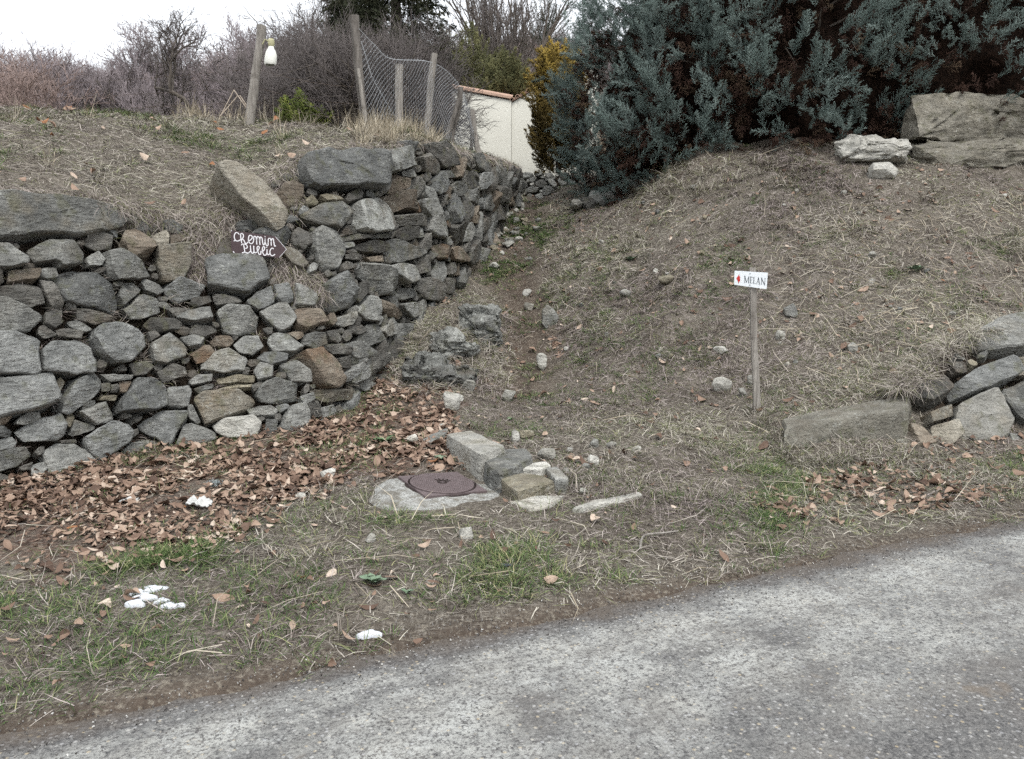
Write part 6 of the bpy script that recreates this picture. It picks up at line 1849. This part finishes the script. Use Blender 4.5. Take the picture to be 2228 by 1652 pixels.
hp, hn, hs, ht, hr = [], [], [], [], []
rp_, rn_, rs_, rr_ = [], [], [], []
hR = np.random.default_rng(8)
clumps = []
for _ in range(560):
    s, h = hR.uniform(0.0, hl[-1]), HH * hR.random() ** .9
    dens = 1.0 - .62 * sstep(np.array((s - 5.0) / 4.0)) * (hR.random() < .8)
    if hR.random() > dens: continue
    if h < (.8 if s > 11.2 else 1.0) and abs(s - 10.6) < 1.35: continue
    clumps.append((s, h))
for s, h in clumps:
    right = float(sstep(np.array((s - 4) / 4)))
    n1 = int(hR.integers(7, 13)); size = hR.uniform(.5, .95)
    c, n_, t_ = hedge_at(s, h, hR.uniform(-.22, .16) - .10 * right)
    main = n_ * hR.uniform(.35, 1.0) + np.array([0, 0, 1.0]) * hR.uniform(-.1, 1.0) + t_ * hR.normal(0, .85)
    main /= np.linalg.norm(main)
    br = hR.uniform(.2, 1)
    for k in range(n1):
        f = hR.random()
        p = c + main * (f - .35) * .85 * size + hR.normal(0, .13, 3) * size
        d = main + hR.normal(0, .5, 3) + np.array([0, 0, .18]); d /= np.linalg.norm(d)
        hp.append(p); hn.append(d); hs.append(size * hR.uniform(.4, 1.05)); ht.append(np.clip(br * .6 + hR.uniform(0, .45), 0, 1))
    if hR.random() < .55:
        for k in range(hR.integers(2, 7)):
            p = c - n_ * hR.uniform(.12, .35) + np.array([0, 0, -hR.uniform(.1, .5)]) + t_ * hR.normal(0, .3)
            d = n_ * .5 + np.array([0, 0, -hR.uniform(.0, 1.0)]) + hR.normal(0, .5, 3); d /= np.linalg.norm(d)
            rp_.append(p); rn_.append(d); rs_.append(hR.uniform(.6, 1.2))
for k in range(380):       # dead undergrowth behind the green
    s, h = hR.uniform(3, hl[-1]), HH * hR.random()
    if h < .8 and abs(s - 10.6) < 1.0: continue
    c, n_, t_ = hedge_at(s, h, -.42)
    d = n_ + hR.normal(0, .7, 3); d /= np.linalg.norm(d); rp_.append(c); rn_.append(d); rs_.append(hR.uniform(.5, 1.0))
def axis_frames(d):
    """x along d."""
    d = np.asarray(d); up = np.array([[0, 0, 1.0]])
    y = np.cross(up, d); y /= np.linalg.norm(y, axis=1, keepdims=True) + 1e-6
    z_ = np.cross(d, y)
    return np.stack([d, y, z_], 2)
o = scatter("foliage", PL, np.array(hp) - hroot, mat_to_euler(axis_frames(hn)), hs, hR.integers(0, 5, len(hp)), np.array(ht), parent=hedge); o["kind"] = "stuff"
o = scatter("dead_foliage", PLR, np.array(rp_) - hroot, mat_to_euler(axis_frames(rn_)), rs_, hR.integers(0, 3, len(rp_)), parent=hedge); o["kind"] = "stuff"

# golden conifer in front of the house
GC = plume(440, GOLD_N, .45, 16, .13, 9, .07, .008, .7, .8); GC2 = plume(441, GOLD_N, .5, 14, .12, 9, .08, .008, .7, .8)
gb = pt(1214, 385, 20.6); gtop = pt(1208, 112, 20.6)
gold = empty("golden_conifer", gb, "golden brown conifer bush between the white house and the blue hedge", "shrub")
hgt = gtop[2] - gb[2]
cp_, cd_, cs_, ct_ = [], [], [], []
for k in range(850):
    h = hR.random() ** .85
    a = hR.uniform(0, 2 * math.pi)
    w = .52 * (math.sin(math.pi * (.16 + .72 * h)) ** .8) * (1.0 if h < .75 else 1 - 1.4 * (h - .75))
    if h > .65: w *= 1.12
    rr = w * hR.uniform(.5, 1.25) * (1 + .25 * math.sin(h * 17 + a * 3))
    p = gb + np.array([rr * math.cos(a), rr * math.sin(a), h * hgt * .92])
    d = np.array([math.cos(a) * .55, math.sin(a) * .55, hR.uniform(.35, 1.1)]) + hR.normal(0, .2, 3); d /= np.linalg.norm(d)
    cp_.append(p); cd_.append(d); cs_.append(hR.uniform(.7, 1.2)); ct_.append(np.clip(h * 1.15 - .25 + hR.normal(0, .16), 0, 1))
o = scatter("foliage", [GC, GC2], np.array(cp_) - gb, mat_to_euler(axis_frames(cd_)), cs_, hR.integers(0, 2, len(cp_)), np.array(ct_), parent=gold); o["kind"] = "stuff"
m = MB(); m.tube([np.array([0, 0, -.4]), np.array([.03, 0, hgt * .5]), np.array([0, 0, hgt * .85])], [.08, .06, .02], 8)
obj("trunk", m.mesh("trunk", BARK, 60), gold)

# ------------------------------------------------------------------ bare trees and brush
def bare_tree(seed, height, trunk_r, levels=4, spread=.6, kids=(4, 6, 6), twig=(.25, .5), ntw=8, upb=.25, stems=1, tr=.006, fork=.25):
    r = random.Random(seed)
    wood, tb, tt_ = MB(), [], []
    nv_ = lambda v: v / (np.linalg.norm(v) + 1e-9)
    def grow(p, d, L, rad, lev):
        n = 5 if lev < 2 else 4
        pts = [p]; dd = d
        for k in range(n):
            dd = nv_(dd + np.array([r.gauss(0, .16), r.gauss(0, .16), r.gauss(0, .1) + upb * .12]))
            pts.append(pts[-1] + dd * L / n)
        pts = np.array(pts)
        rads = np.linspace(rad, rad * (.55 if lev < levels - 1 else .35), n + 1)
        wood.tube(pts, rads, 7 if lev == 0 else (5 if lev == 1 else 3), False)
        if lev >= levels - 1:
            for k in range(ntw):
                f = r.uniform(.1, 1); i = min(int(f * n), n - 1); b = pts[i] + (pts[i + 1] - pts[i]) * (f * n - i)
                t_ = nv_(dd + np.array([r.gauss(0, .6), r.gauss(0, .6), r.gauss(.15, .45)]))
                ln = r.uniform(*twig); tb.append(b); e = b + t_ * ln; tt_.append(e)
                for q in range(3):
                    g = r.uniform(.2, .9); t2 = nv_(t_ + np.array([r.gauss(0, .6), r.gauss(0, .6), r.gauss(.1, .5)]))
                    b2 = b + t_ * ln * g; tb.append(b2); tt_.append(b2 + t2 * ln * r.uniform(.3, .6))
            return
        nk = kids[min(lev, len(kids) - 1)]
        for k in range(nk):
            f = r.uniform(fork if lev == 0 else .2, 1.0) if k < nk - 1 else 1.0
            i = min(int(f * n), n - 1); b = pts[i] + (pts[i + 1] - pts[i]) * (f * n - i)
            a = r.uniform(0, 2 * math.pi)
            side = nv_(np.cross(dd, [math.cos(a), math.sin(a), .3]))
            nd = nv_(dd * (1 - spread) + side * spread * r.uniform(.7, 1.3) + np.array([0, 0, upb]))
            grow(b, nd, L * r.uniform(.5, .78), rad * r.uniform(.4, .6), lev + 1)
    for s in range(stems):
        a = r.uniform(0, 6.28); tl = .08 if stems == 1 else r.uniform(.15, .55)
        grow(np.array([.12 * math.cos(a) * (stems > 1), .12 * math.sin(a) * (stems > 1), -.3]), nv_(np.array([tl * math.cos(a), tl * math.sin(a), 1])), height * (.5 if levels > 3 else .55), trunk_r, 0)
    V, T = spikes(tb, tt_, tr)
    return wood, V, T
def tree_meshes(tw_mat, bark, *a, **k):
    wood, V, T = bare_tree(*a, **k)
    return mesh_np("trunk", np.concatenate(wood.v), wood.f, [bark], 180), mesh_np("crown", V, T, [tw_mat])
def plant_tree(name, meshes, loc, label, cat="tree", group=None, s=1.0, rz=0.0, tilt=(0, 0)):
    e = empty(name, loc, label, cat, group); e.scale = (s, s, s); e.rotation_euler = (tilt[0], tilt[1], rz)
    obj("trunk", meshes[0], e); obj("crown", meshes[1], e)
    return e
def base_at(px, y):
    x = pt(px, 300, y)[0]
    return np.array([x, y, float(hz(np.array([x]), np.array([y]))[0])])
FRUIT = tree_meshes(TWIG, BARK, 51, 3.3, .085, 4, .62, (6, 5, 5), (.2, .42), 6, .18, fork=.12, tr=.006)
plant_tree("fruit_tree", FRUIT, (pt(438, 250, 13.2)[0], 13.2, 4.05), "bare low-forking fruit tree in the middle of the field edge", s=.62, rz=.6)
TALLT = tree_meshes(TWIG, BARK, 62, 6.5, .11, 4, .42, (6, 6, 5), (.4, .8), 6, .35, fork=.15, tr=.008, stems=3)
plant_tree("bare_tree", TALLT, base_at(635, 27), "tall multi-stemmed bare tree behind the leaning post", s=.95)
POP = tree_meshes(TWIG, BARK, 73, 8.5, .2, 4, .36, (9, 5, 4), (.4, .8), 3, .4, fork=.3, tr=.010)
plant_tree("bare_tree", POP, base_at(1128, 34), "slim bare tree with straight trunk behind the house roof", s=.95, rz=1)
plant_tree("bare_tree", POP, base_at(1050, 36), "bare tree left of the slim one above the house", s=1.0, rz=2.7)
plant_tree("bare_tree", POP, base_at(1075, 44), "faint bare tree between the two trunks above the house", s=1.1, rz=4.2)
plant_tree("bare_tree", TALLT, base_at(960, 38), "spreading bare tree left of the olive shrubs", s=1.1, rz=3)
plant_tree("bare_tree", TALLT, base_at(1185, 40), "bare tree against the hedge's left edge", s=1.1, rz=1.3)
MID = tree_meshes(TWIG_PURPLE_HAZE, BARK, 77, 5.0, .09, 4, .5, (6, 5, 5), (.4, .75), 6, .3, fork=.15, tr=.011, stems=2)
for k, (px, y, s, lb) in enumerate([(45, 34, 1.15, "bare tree at the far left edge of the wood"), (150, 38, 1.1, "bare tree left of the lone ridge tree"), (300, 36, 1.05, "bare tree in the wood left of the fruit tree"), (385, 42, 1.35, "taller bare tree behind the fruit tree"), (500, 34, 1.2, "bare tree just left of the leaning post"), (560, 45, 1.5, "bare tree rising behind the leaning post top")]):
    plant_tree("bare_tree", MID, base_at(px, y), lb, "tree", "bare trees at the near edge of the wood", s, rz=k * 1.3)
# thickets near the fence
THI = [tree_meshes(TWIG, BARK, 81 + k, 3.4, .045, 3, .6, (6, 6), (.45, .9), 9, .1, stems=7, tr=.0065) for k in range(2)]
for k, (px, y, s, lb) in enumerate([(745, 15.5, .75, "grey tangled thicket right of the leaning post"), (790, 14.5, .75, "dense bramble thicket beside the tallest fence post"), (825, 15.0, .8, "tangled brush behind the left end of the netting"), (845, 16.0, .8, "tangled brush behind the middle of the netting"), (610, 19.0, .5, "low purple-grey brush behind the leaning post"), (770, 19.5, 1.15, "tall grey brush rising behind the bramble thicket")]):
    x = pt(px, 300, y)[0]
    plant_tree("thicket", THI[k % 2], (x, y, 3.9), lb, "thicket", "thickets behind the fence", s, rz=k * 1.7)
# spruce behind the netting: drooping dark sprays
SP = [plume(470 + k, DARK_N, .6, 16, .2, 9, .07, .008, .5, -1.2) for k in range(2)]
def conifer(name, base, hgt, wid, label, protos, n, droop=-.25, lo=.12, tshape=1.0, cat="tree", tint0=0.0, sc_=1.0):
    e = empty(name, base, label, cat); P_, D_, S__, T_ = [], [], [], []
    for k in range(n):
        h = lo + (1 - lo) * hR.random() ** 1.1; a = hR.uniform(0, 6.283)
        w = wid * (1 - h) ** tshape * (1.0 if h > lo + .08 else .7) + .05
        rr = w * hR.random() ** .45 * (.8 + .35 * math.sin(h * 40 + a * 2))
        P_.append([rr * math.cos(a), rr * math.sin(a), h * hgt + droop * rr * .5]); d = np.array([math.cos(a), math.sin(a), droop + hR.normal(0, .25)]) + hR.normal(0, .25, 3); D_.append(d / np.linalg.norm(d)); S__.append(hR.uniform(.7, 1.3) * sc_); T_.append(np.clip(tint0 + hR.random(), 0, 1))
    o = scatter("foliage", protos, np.array(P_), mat_to_euler(axis_frames(np.array(D_))), S__, hR.integers(0, len(protos), n), np.array(T_), parent=e); o["kind"] = "stuff"
    m = MB(); m.tube([np.array([0, 0, -.5]), np.array([.05, 0, hgt * .5]), np.array([0, 0, hgt * .97])], [hgt * .028, hgt * .02, .02], 8)
    obj("trunk", m.mesh("trunk", BARK, 60), e)
    return e
b = np.array([pt(862, 300, 17.5)[0], 17.5, 4.0]); conifer("dark_spruce", b, 6.4, 1.55, "dark drooping spruce behind the wire netting", SP, 900, -.35, .28)
b = np.array([pt(775, 300, 18.5)[0], 18.5, 4.0]); conifer("dark_spruce", b, 4.3, 1.3, "smaller dark conifer left of the drooping spruce", SP, 380, -.3, .2)
OLV = [plume(480 + k, OLIVE_N, .5, 14, .2, 9, .08, .010, 1, .4) for k in range(2)]
def shrub(name, px, row_b, row_t, y, half, label, protos, n, tint0=0):
    x = pt(px, 300, y)[0]; zb, zt_ = pt(px, row_b, y)[2], pt(px, row_t, y)[2]
    e = empty(name, (x, y, zb), label, "shrub"); P_, D_, S__, T_ = [], [], [], []
    W = half / F * y; Hh = zt_ - zb
    for k in range(n):
        d = hR.normal(0, 1, 3); d[2] = abs(d[2]); d /= np.linalg.norm(d); q = hR.random() ** .4
        P_.append(d * q * np.array([W, W * .8, Hh]) * (1 + .25 * math.sin(d[0] * 7 + d[2] * 9))); D_.append(d + np.array([0, 0, .5])); S__.append(hR.uniform(.5, 1.1)); T_.append(np.clip(tint0 + hR.random(), 0, 1))
    D_ = np.array(D_); D_ /= np.linalg.norm(D_, axis=1, keepdims=True)
    o = scatter("foliage", protos, np.array(P_), mat_to_euler(axis_frames(D_)), S__, hR.integers(0, len(protos), n), np.array(T_), parent=e); o["kind"] = "stuff"
    m = MB()
    for q in range(5): m.tube([np.array([0, 0, -.3]), np.array([R.uniform(-.3, .3) * W, R.uniform(-.3, .3) * W, Hh * .4]), np.array([R.uniform(-.6, .6) * W, R.uniform(-.5, .5) * W, Hh * .8])], [.04, .025, .01], 5)
    obj("stems", m.mesh("stems", BARK, 60), e)
    return e
shrub("olive_shrub", 1030, 210, 88, 27, 70, "olive brown evergreen shrub above the house roof", OLV, 420)
shrub("olive_shrub", 1105, 215, 140, 26, 55, "low olive shrub right above the tiled verge", OLV, 300)
shrub("olive_shrub", 975, 215, 100, 28, 45, "dark olive shrub behind the netting's right end", OLV, 260)
GRN = [plume(490, needle_mat("yellow_green_leaves", [(0.1, (0.05, 0.07, 0.02)), (0.6, (0.13, 0.16, 0.04)), (0.9, (0.25, 0.27, 0.07))]), .3, 12, .12, 8, .05, .009)]
shrub("green_bush", 655, 285, 238, 13.6, 36, "small yellow-green bush right of the leaning post", GRN, 170)
shrub("dark_pine", 1185, 110, -20, 44, 40, "dark pine top showing left of the hedge", SP, 260)

# wood on the hillside: a mass of bare crowns
WOOD = []
for k, (mt, st) in enumerate([(TWIG_RED_HAZE, 1), (TWIG_PURPLE_HAZE, 3), (TWIG, 2), (TWIG_RED_HAZE, 4), (TWIG_PURPLE_HAZE, 1), (TWIG_RED_HAZE, 3)]):
    wood, V, T = bare_tree(120 + k, 5.2, .07, 3, .5, (8, 6), (.6, 1.2), 7, .3, stems=st, tr=.016, fork=.15)
    if st == 1:
        w2, V2, T2 = bare_tree(150 + k, 5.0, .07, 3, .55, (8, 6), (.6, 1.2), 7, .3, stems=1, tr=.016, fork=.1); T = np.concatenate([T, T2 + len(V)]); V = np.concatenate([V, V2])
    Vw = np.concatenate(wood.v); tri = []
    for f in wood.f:
        tri.append((f[0], f[1], f[2])); 
        if len(f) > 3: tri.append((f[0], f[2], f[3]))
    me = mesh_np("bare_crown", np.concatenate([Vw, V]), np.concatenate([np.array(tri), T + len(Vw)]), [mt])
    WOOD.append(me)
wR = np.random.default_rng(31)
wp, ws = [], []
def ridge_row(px):
    return np.interp(px, [-300, 0, 60, 150, 190, 300, 420, 520, 700, 900, 1000, 1400], [95, 100, 78, 92, 128, 125, 100, 92, 75, 50, 60, 50])
for k in range(400):
    y = 27 + 88 * wR.random() ** .9; px = wR.uniform(-450, 1350)
    if px > 940 and y < 55: continue
    x = pt(px, 300, y)[0]; z0 = float(hz(np.array([x]), np.array([y]))[0])
    top_z = pt(px, ridge_row(px) + wR.exponential(22) - 8, y)[2]
    s_ = (top_z - z0) / 5.6
    if s_ < .25: continue
    wp.append((x, y, z0 - .1)); ws.append(min(s_, wR.uniform(.5, 1.0)))
wp = np.array(wp)
o = scatter("bare_wood", WOOD, wp, np.c_[wR.normal(0, .08, (len(wp), 2)), wR.uniform(0, 6.28, len(wp))], ws, wR.integers(0, 6, len(wp)))
tag(o, "mass of reddish bare trees covering the far hillside", "woodland", kind="stuff")
ROUND = tree_meshes(TWIG_PURPLE_HAZE, BARK, 95, 4.5, .10, 4, .5, (8, 6, 6), (.4, .7), 7, .3, fork=.35, tr=.012)
plant_tree("bare_tree", ROUND, base_at(207, 105), "lone round-crowned bare tree on the far ridge", s=1.0)
plant_tree("bare_tree", ROUND, base_at(262, 102), "thin bare tree on the ridge right of the lone one", s=1.0, rz=2)
plant_tree("bare_tree", ROUND, base_at(110, 98), "broad bare tree topping the ridge at far left", s=1.2, rz=4)

# ------------------------------------------------------------------ small things on the verge
SNOW = plain("old_snow", (0.62, 0.64, 0.67), 0.6, 0.3, 0.04, 40, .4)
def snow(px, py, blobs, label, seed):
    c, _ = on_ground(px, py); c = c.copy(); m = MB(); dep = proj(c[None])[0, 2]
    for k, (bx, by, w, h) in enumerate(blobs):
        q, n_ = on_ground(bx, by); W = w / F * dep * .85; D = W * .8 * h
        V, T = [], []; n = 18
        for i, (rr, zz) in enumerate(((1.05, -.02), (1.0, .0), (.8, .006), (.5, .009), (.2, .010))):
            for j in range(n):
                a = 2 * math.pi * j / n; wob = 1 + .30 * math.sin(3 * a + seed + k) + .18 * math.sin(5 * a + 2 * k)
                V.append(q + np.array([W / 2 * rr * wob * math.cos(a), D / 2 * rr * wob * math.sin(a), zz + .012]) - c)
        V.append(q + np.array([0, 0, .022]) - c)
        Fc = [(i * n + j, i * n + (j + 1) % n, (i + 1) * n + (j + 1) % n, (i + 1) * n + j) for i in range(4) for j in range(n)] + [(4 * n + j, 4 * n + (j + 1) % n, 5 * n) for j in range(n)]
        m.add(V, Fc)
    return tag(obj("snow_patch", m.mesh("snow_patch", SNOW, 180), loc=c), label, "snow")
snow(310, 1300, [(335, 1285, 52, .9), (312, 1302, 50, 1.0), (296, 1315, 40, 1), (300, 1292, 34, .7)], "larger remnant of old snow on the left verge", 1)
snow(360, 1316, [(352, 1312, 34, 1.0), (368, 1322, 34, 1), (392, 1322, 26, .8)], "broken snow remnant just right of the larger one", 2)
snow(806, 1383, [(806, 1383, 58, .55), (795, 1386, 36, .5)], "narrow white snow remnant near the road edge", 3)
SCRAP = plain("white_crumpled_sheet", (0.52, 0.52, 0.50), 0.7, 0.25, 0.1, 20, .3)
def crumple(name, px, py, w, mat, label, seed, asp=.6, amp=.28, cat="scrap"):
    q, n_ = on_ground(px, py); W = w / F * proj(q[None])[0, 2]
    g = np.linspace(-.5, .5, 15); X, Y = np.meshgrid(g, g); V = np.stack([X.ravel() * W, Y.ravel() * W * asp, 0 * X.ravel()], 1)
    edge = 1 - .25 * np.abs(vnoise(np.c_[np.arctan2(Y.ravel(), X.ravel()) * 2, X.ravel() * 0, X.ravel() * 0 + seed], 1.5, 2)); V[:, :2] *= edge[:, None]
    V[:, 2] = (np.abs(fbm(V / W * 4 + seed, 1.0, 3, seed)) * amp * 1.6 + .12 - .4 * ((X.ravel()) ** 2 + Y.ravel() ** 2) * amp) * W + .01
    Q = np.array([[i * 15 + j, i * 15 + j + 1, (i + 1) * 15 + j + 1, (i + 1) * 15 + j] for i in range(14) for j in range(14)])
    B_ = V - np.array([0, 0, .004]); Q = np.concatenate([Q, Q[:, ::-1] + 225])
    return tag(obj(name, mesh_np(name, np.concatenate([V, B_]), Q, [mat], 50), loc=q, rot=(.12, 0, .1)), label, cat)
crumple("white_scrap", 435, 1106, 58, SCRAP, "white crumpled scrap lying on the brown leaves", 4)
crumple("white_scrap", 283, 1094, 40, SCRAP, "smaller bluish white scrap in the leaves left of the crumpled one", 5, .5, .15)
crumple("dark_shard", 1103, 1236, 26, plain("dark_slate", (.05, .055, .065), .6, .3, .2, 30, .2), "small dark shard on the short grass near the centre", 6, .5, .1, "shard")
# rosettes
GREY_LEAF = plain("felted_green_leaf", (0.17, 0.235, 0.16), .85, .1, .25, 30, .3)
DOCK = plain("dull_green_leaf", (0.11, 0.17, 0.085), .7, .2, .3, 30, .2)
def rosette(px, py, w, n, mat, label, seed, up=.5, wide=.32):
    q, n_ = on_ground(px, py); W = w / F * proj(q[None])[0, 2]; r = random.Random(seed)
    e = empty("rosette_plant", q, label, "plant")
    for k in range(n):
        a = 2.4 * k + r.uniform(-.3, .3); L = W * .5 * r.uniform(.75, 1.1); el = up + .5 * k / n
        V = []
        for i in range(7):
            u = i / 6; ww = L * wide * math.sin(math.pi * (.12 + .84 * u)) 
            for v in (-1, -.5, 0, .5, 1):
                V.append([L * u * math.cos(el * (1 - .5 * u)), v * ww, L * u * math.sin(el * (1 - .35 * u)) + .25 * ww * v * v + .008 * r.random()])
        V = np.array(V); c, s = math.cos(a), math.sin(a); V = V @ np.array([[c, s, 0], [-s, c, 0], [0, 0, 1]])
        Q = np.array([[i * 5 + j, i * 5 + j + 1, (i + 1) * 5 + j + 1, (i + 1) * 5 + j] for i in range(6) for j in range(4)])
        obj("leaf", mesh_np("leaf", V, Q, [mat], 180), e)
    return e
rosette(812, 1270, 62, 8, GREY_LEAF, "felty grey-green leaf rosette on the verge near the road", 1, .55)
rosette(885, 1292, 30, 6, GREY_LEAF, "tiny grey-green rosette right of the felty one", 2)
rosette(958, 1002, 32, 10, GREY_LEAF, "small blue-green rosette left of the grey loose block", 3)
rosette(835, 965, 46, 10, DOCK, "green rosette in the brown leaves below the wall", 4)
rosette(1372, 568, 34, 9, GREY_LEAF, "pale green rosette on the bank right of the upper path", 5)
rosette(1992, 590, 44, 9, GREY_LEAF, "grey-green rosette high on the right bank", 6)
rosette(1110, 915, 20, 7, DOCK, "tiny green rosette on the path foot", 7)
rosette(215, 1080, 40, 6, DOCK, "yellowish green leaves sprouting from the left leaf litter", 8, .9, .22)
# grey lichen cushion, stick
q, n_ = on_ground(470, 1055); rr = blades(240, .05, (.03, .06), (.002, .004), (.3, 1.4), (.2, 1.4), 5, plain("grey_cushion", (.30, .34, .34), .9, .1, .2, 30, 0))
tag(obj("cushion_plant", rr, loc=q), "grey cushion plant in the leaf litter below the wall", "plant")
q, n_ = on_ground(1400, 1200)
m = MB(); pts = [on_ground(a, b)[0] + np.array([0, 0, .025]) for a, b in ((1393, 1202), (1395, 1185), (1402, 1174), (1420, 1170), (1445, 1168), (1475, 1164))]
m.tube(crom(pts, 16) - q, np.linspace(.008, .005, 16), 6)
tag(obj("stick", m.mesh("stick", OLD_WOOD, 60), loc=q), "bent grey stick lying on the grass near the road", "stick")

# A-frame of thin canes left of the post
q = pt(520, 262, 11.4); m = MB()
for a, b in (((475, 262), (509, 196)), ((552, 258), (509, 196)), ((478, 254), (518, 208)), ((560, 264), (522, 208))):
    m.tube([pt(a[0], a[1], 11.4) - q, pt(b[0], b[1], 11.45) - q], .007, 5)
tag(obj("cane_frame", m.mesh("cane_frame", plain("pale_cane", (.45, .38, .31), .8, .2, .2, 20, 0), 60), loc=q), "thin dry canes leaning together left of the post", "canes")
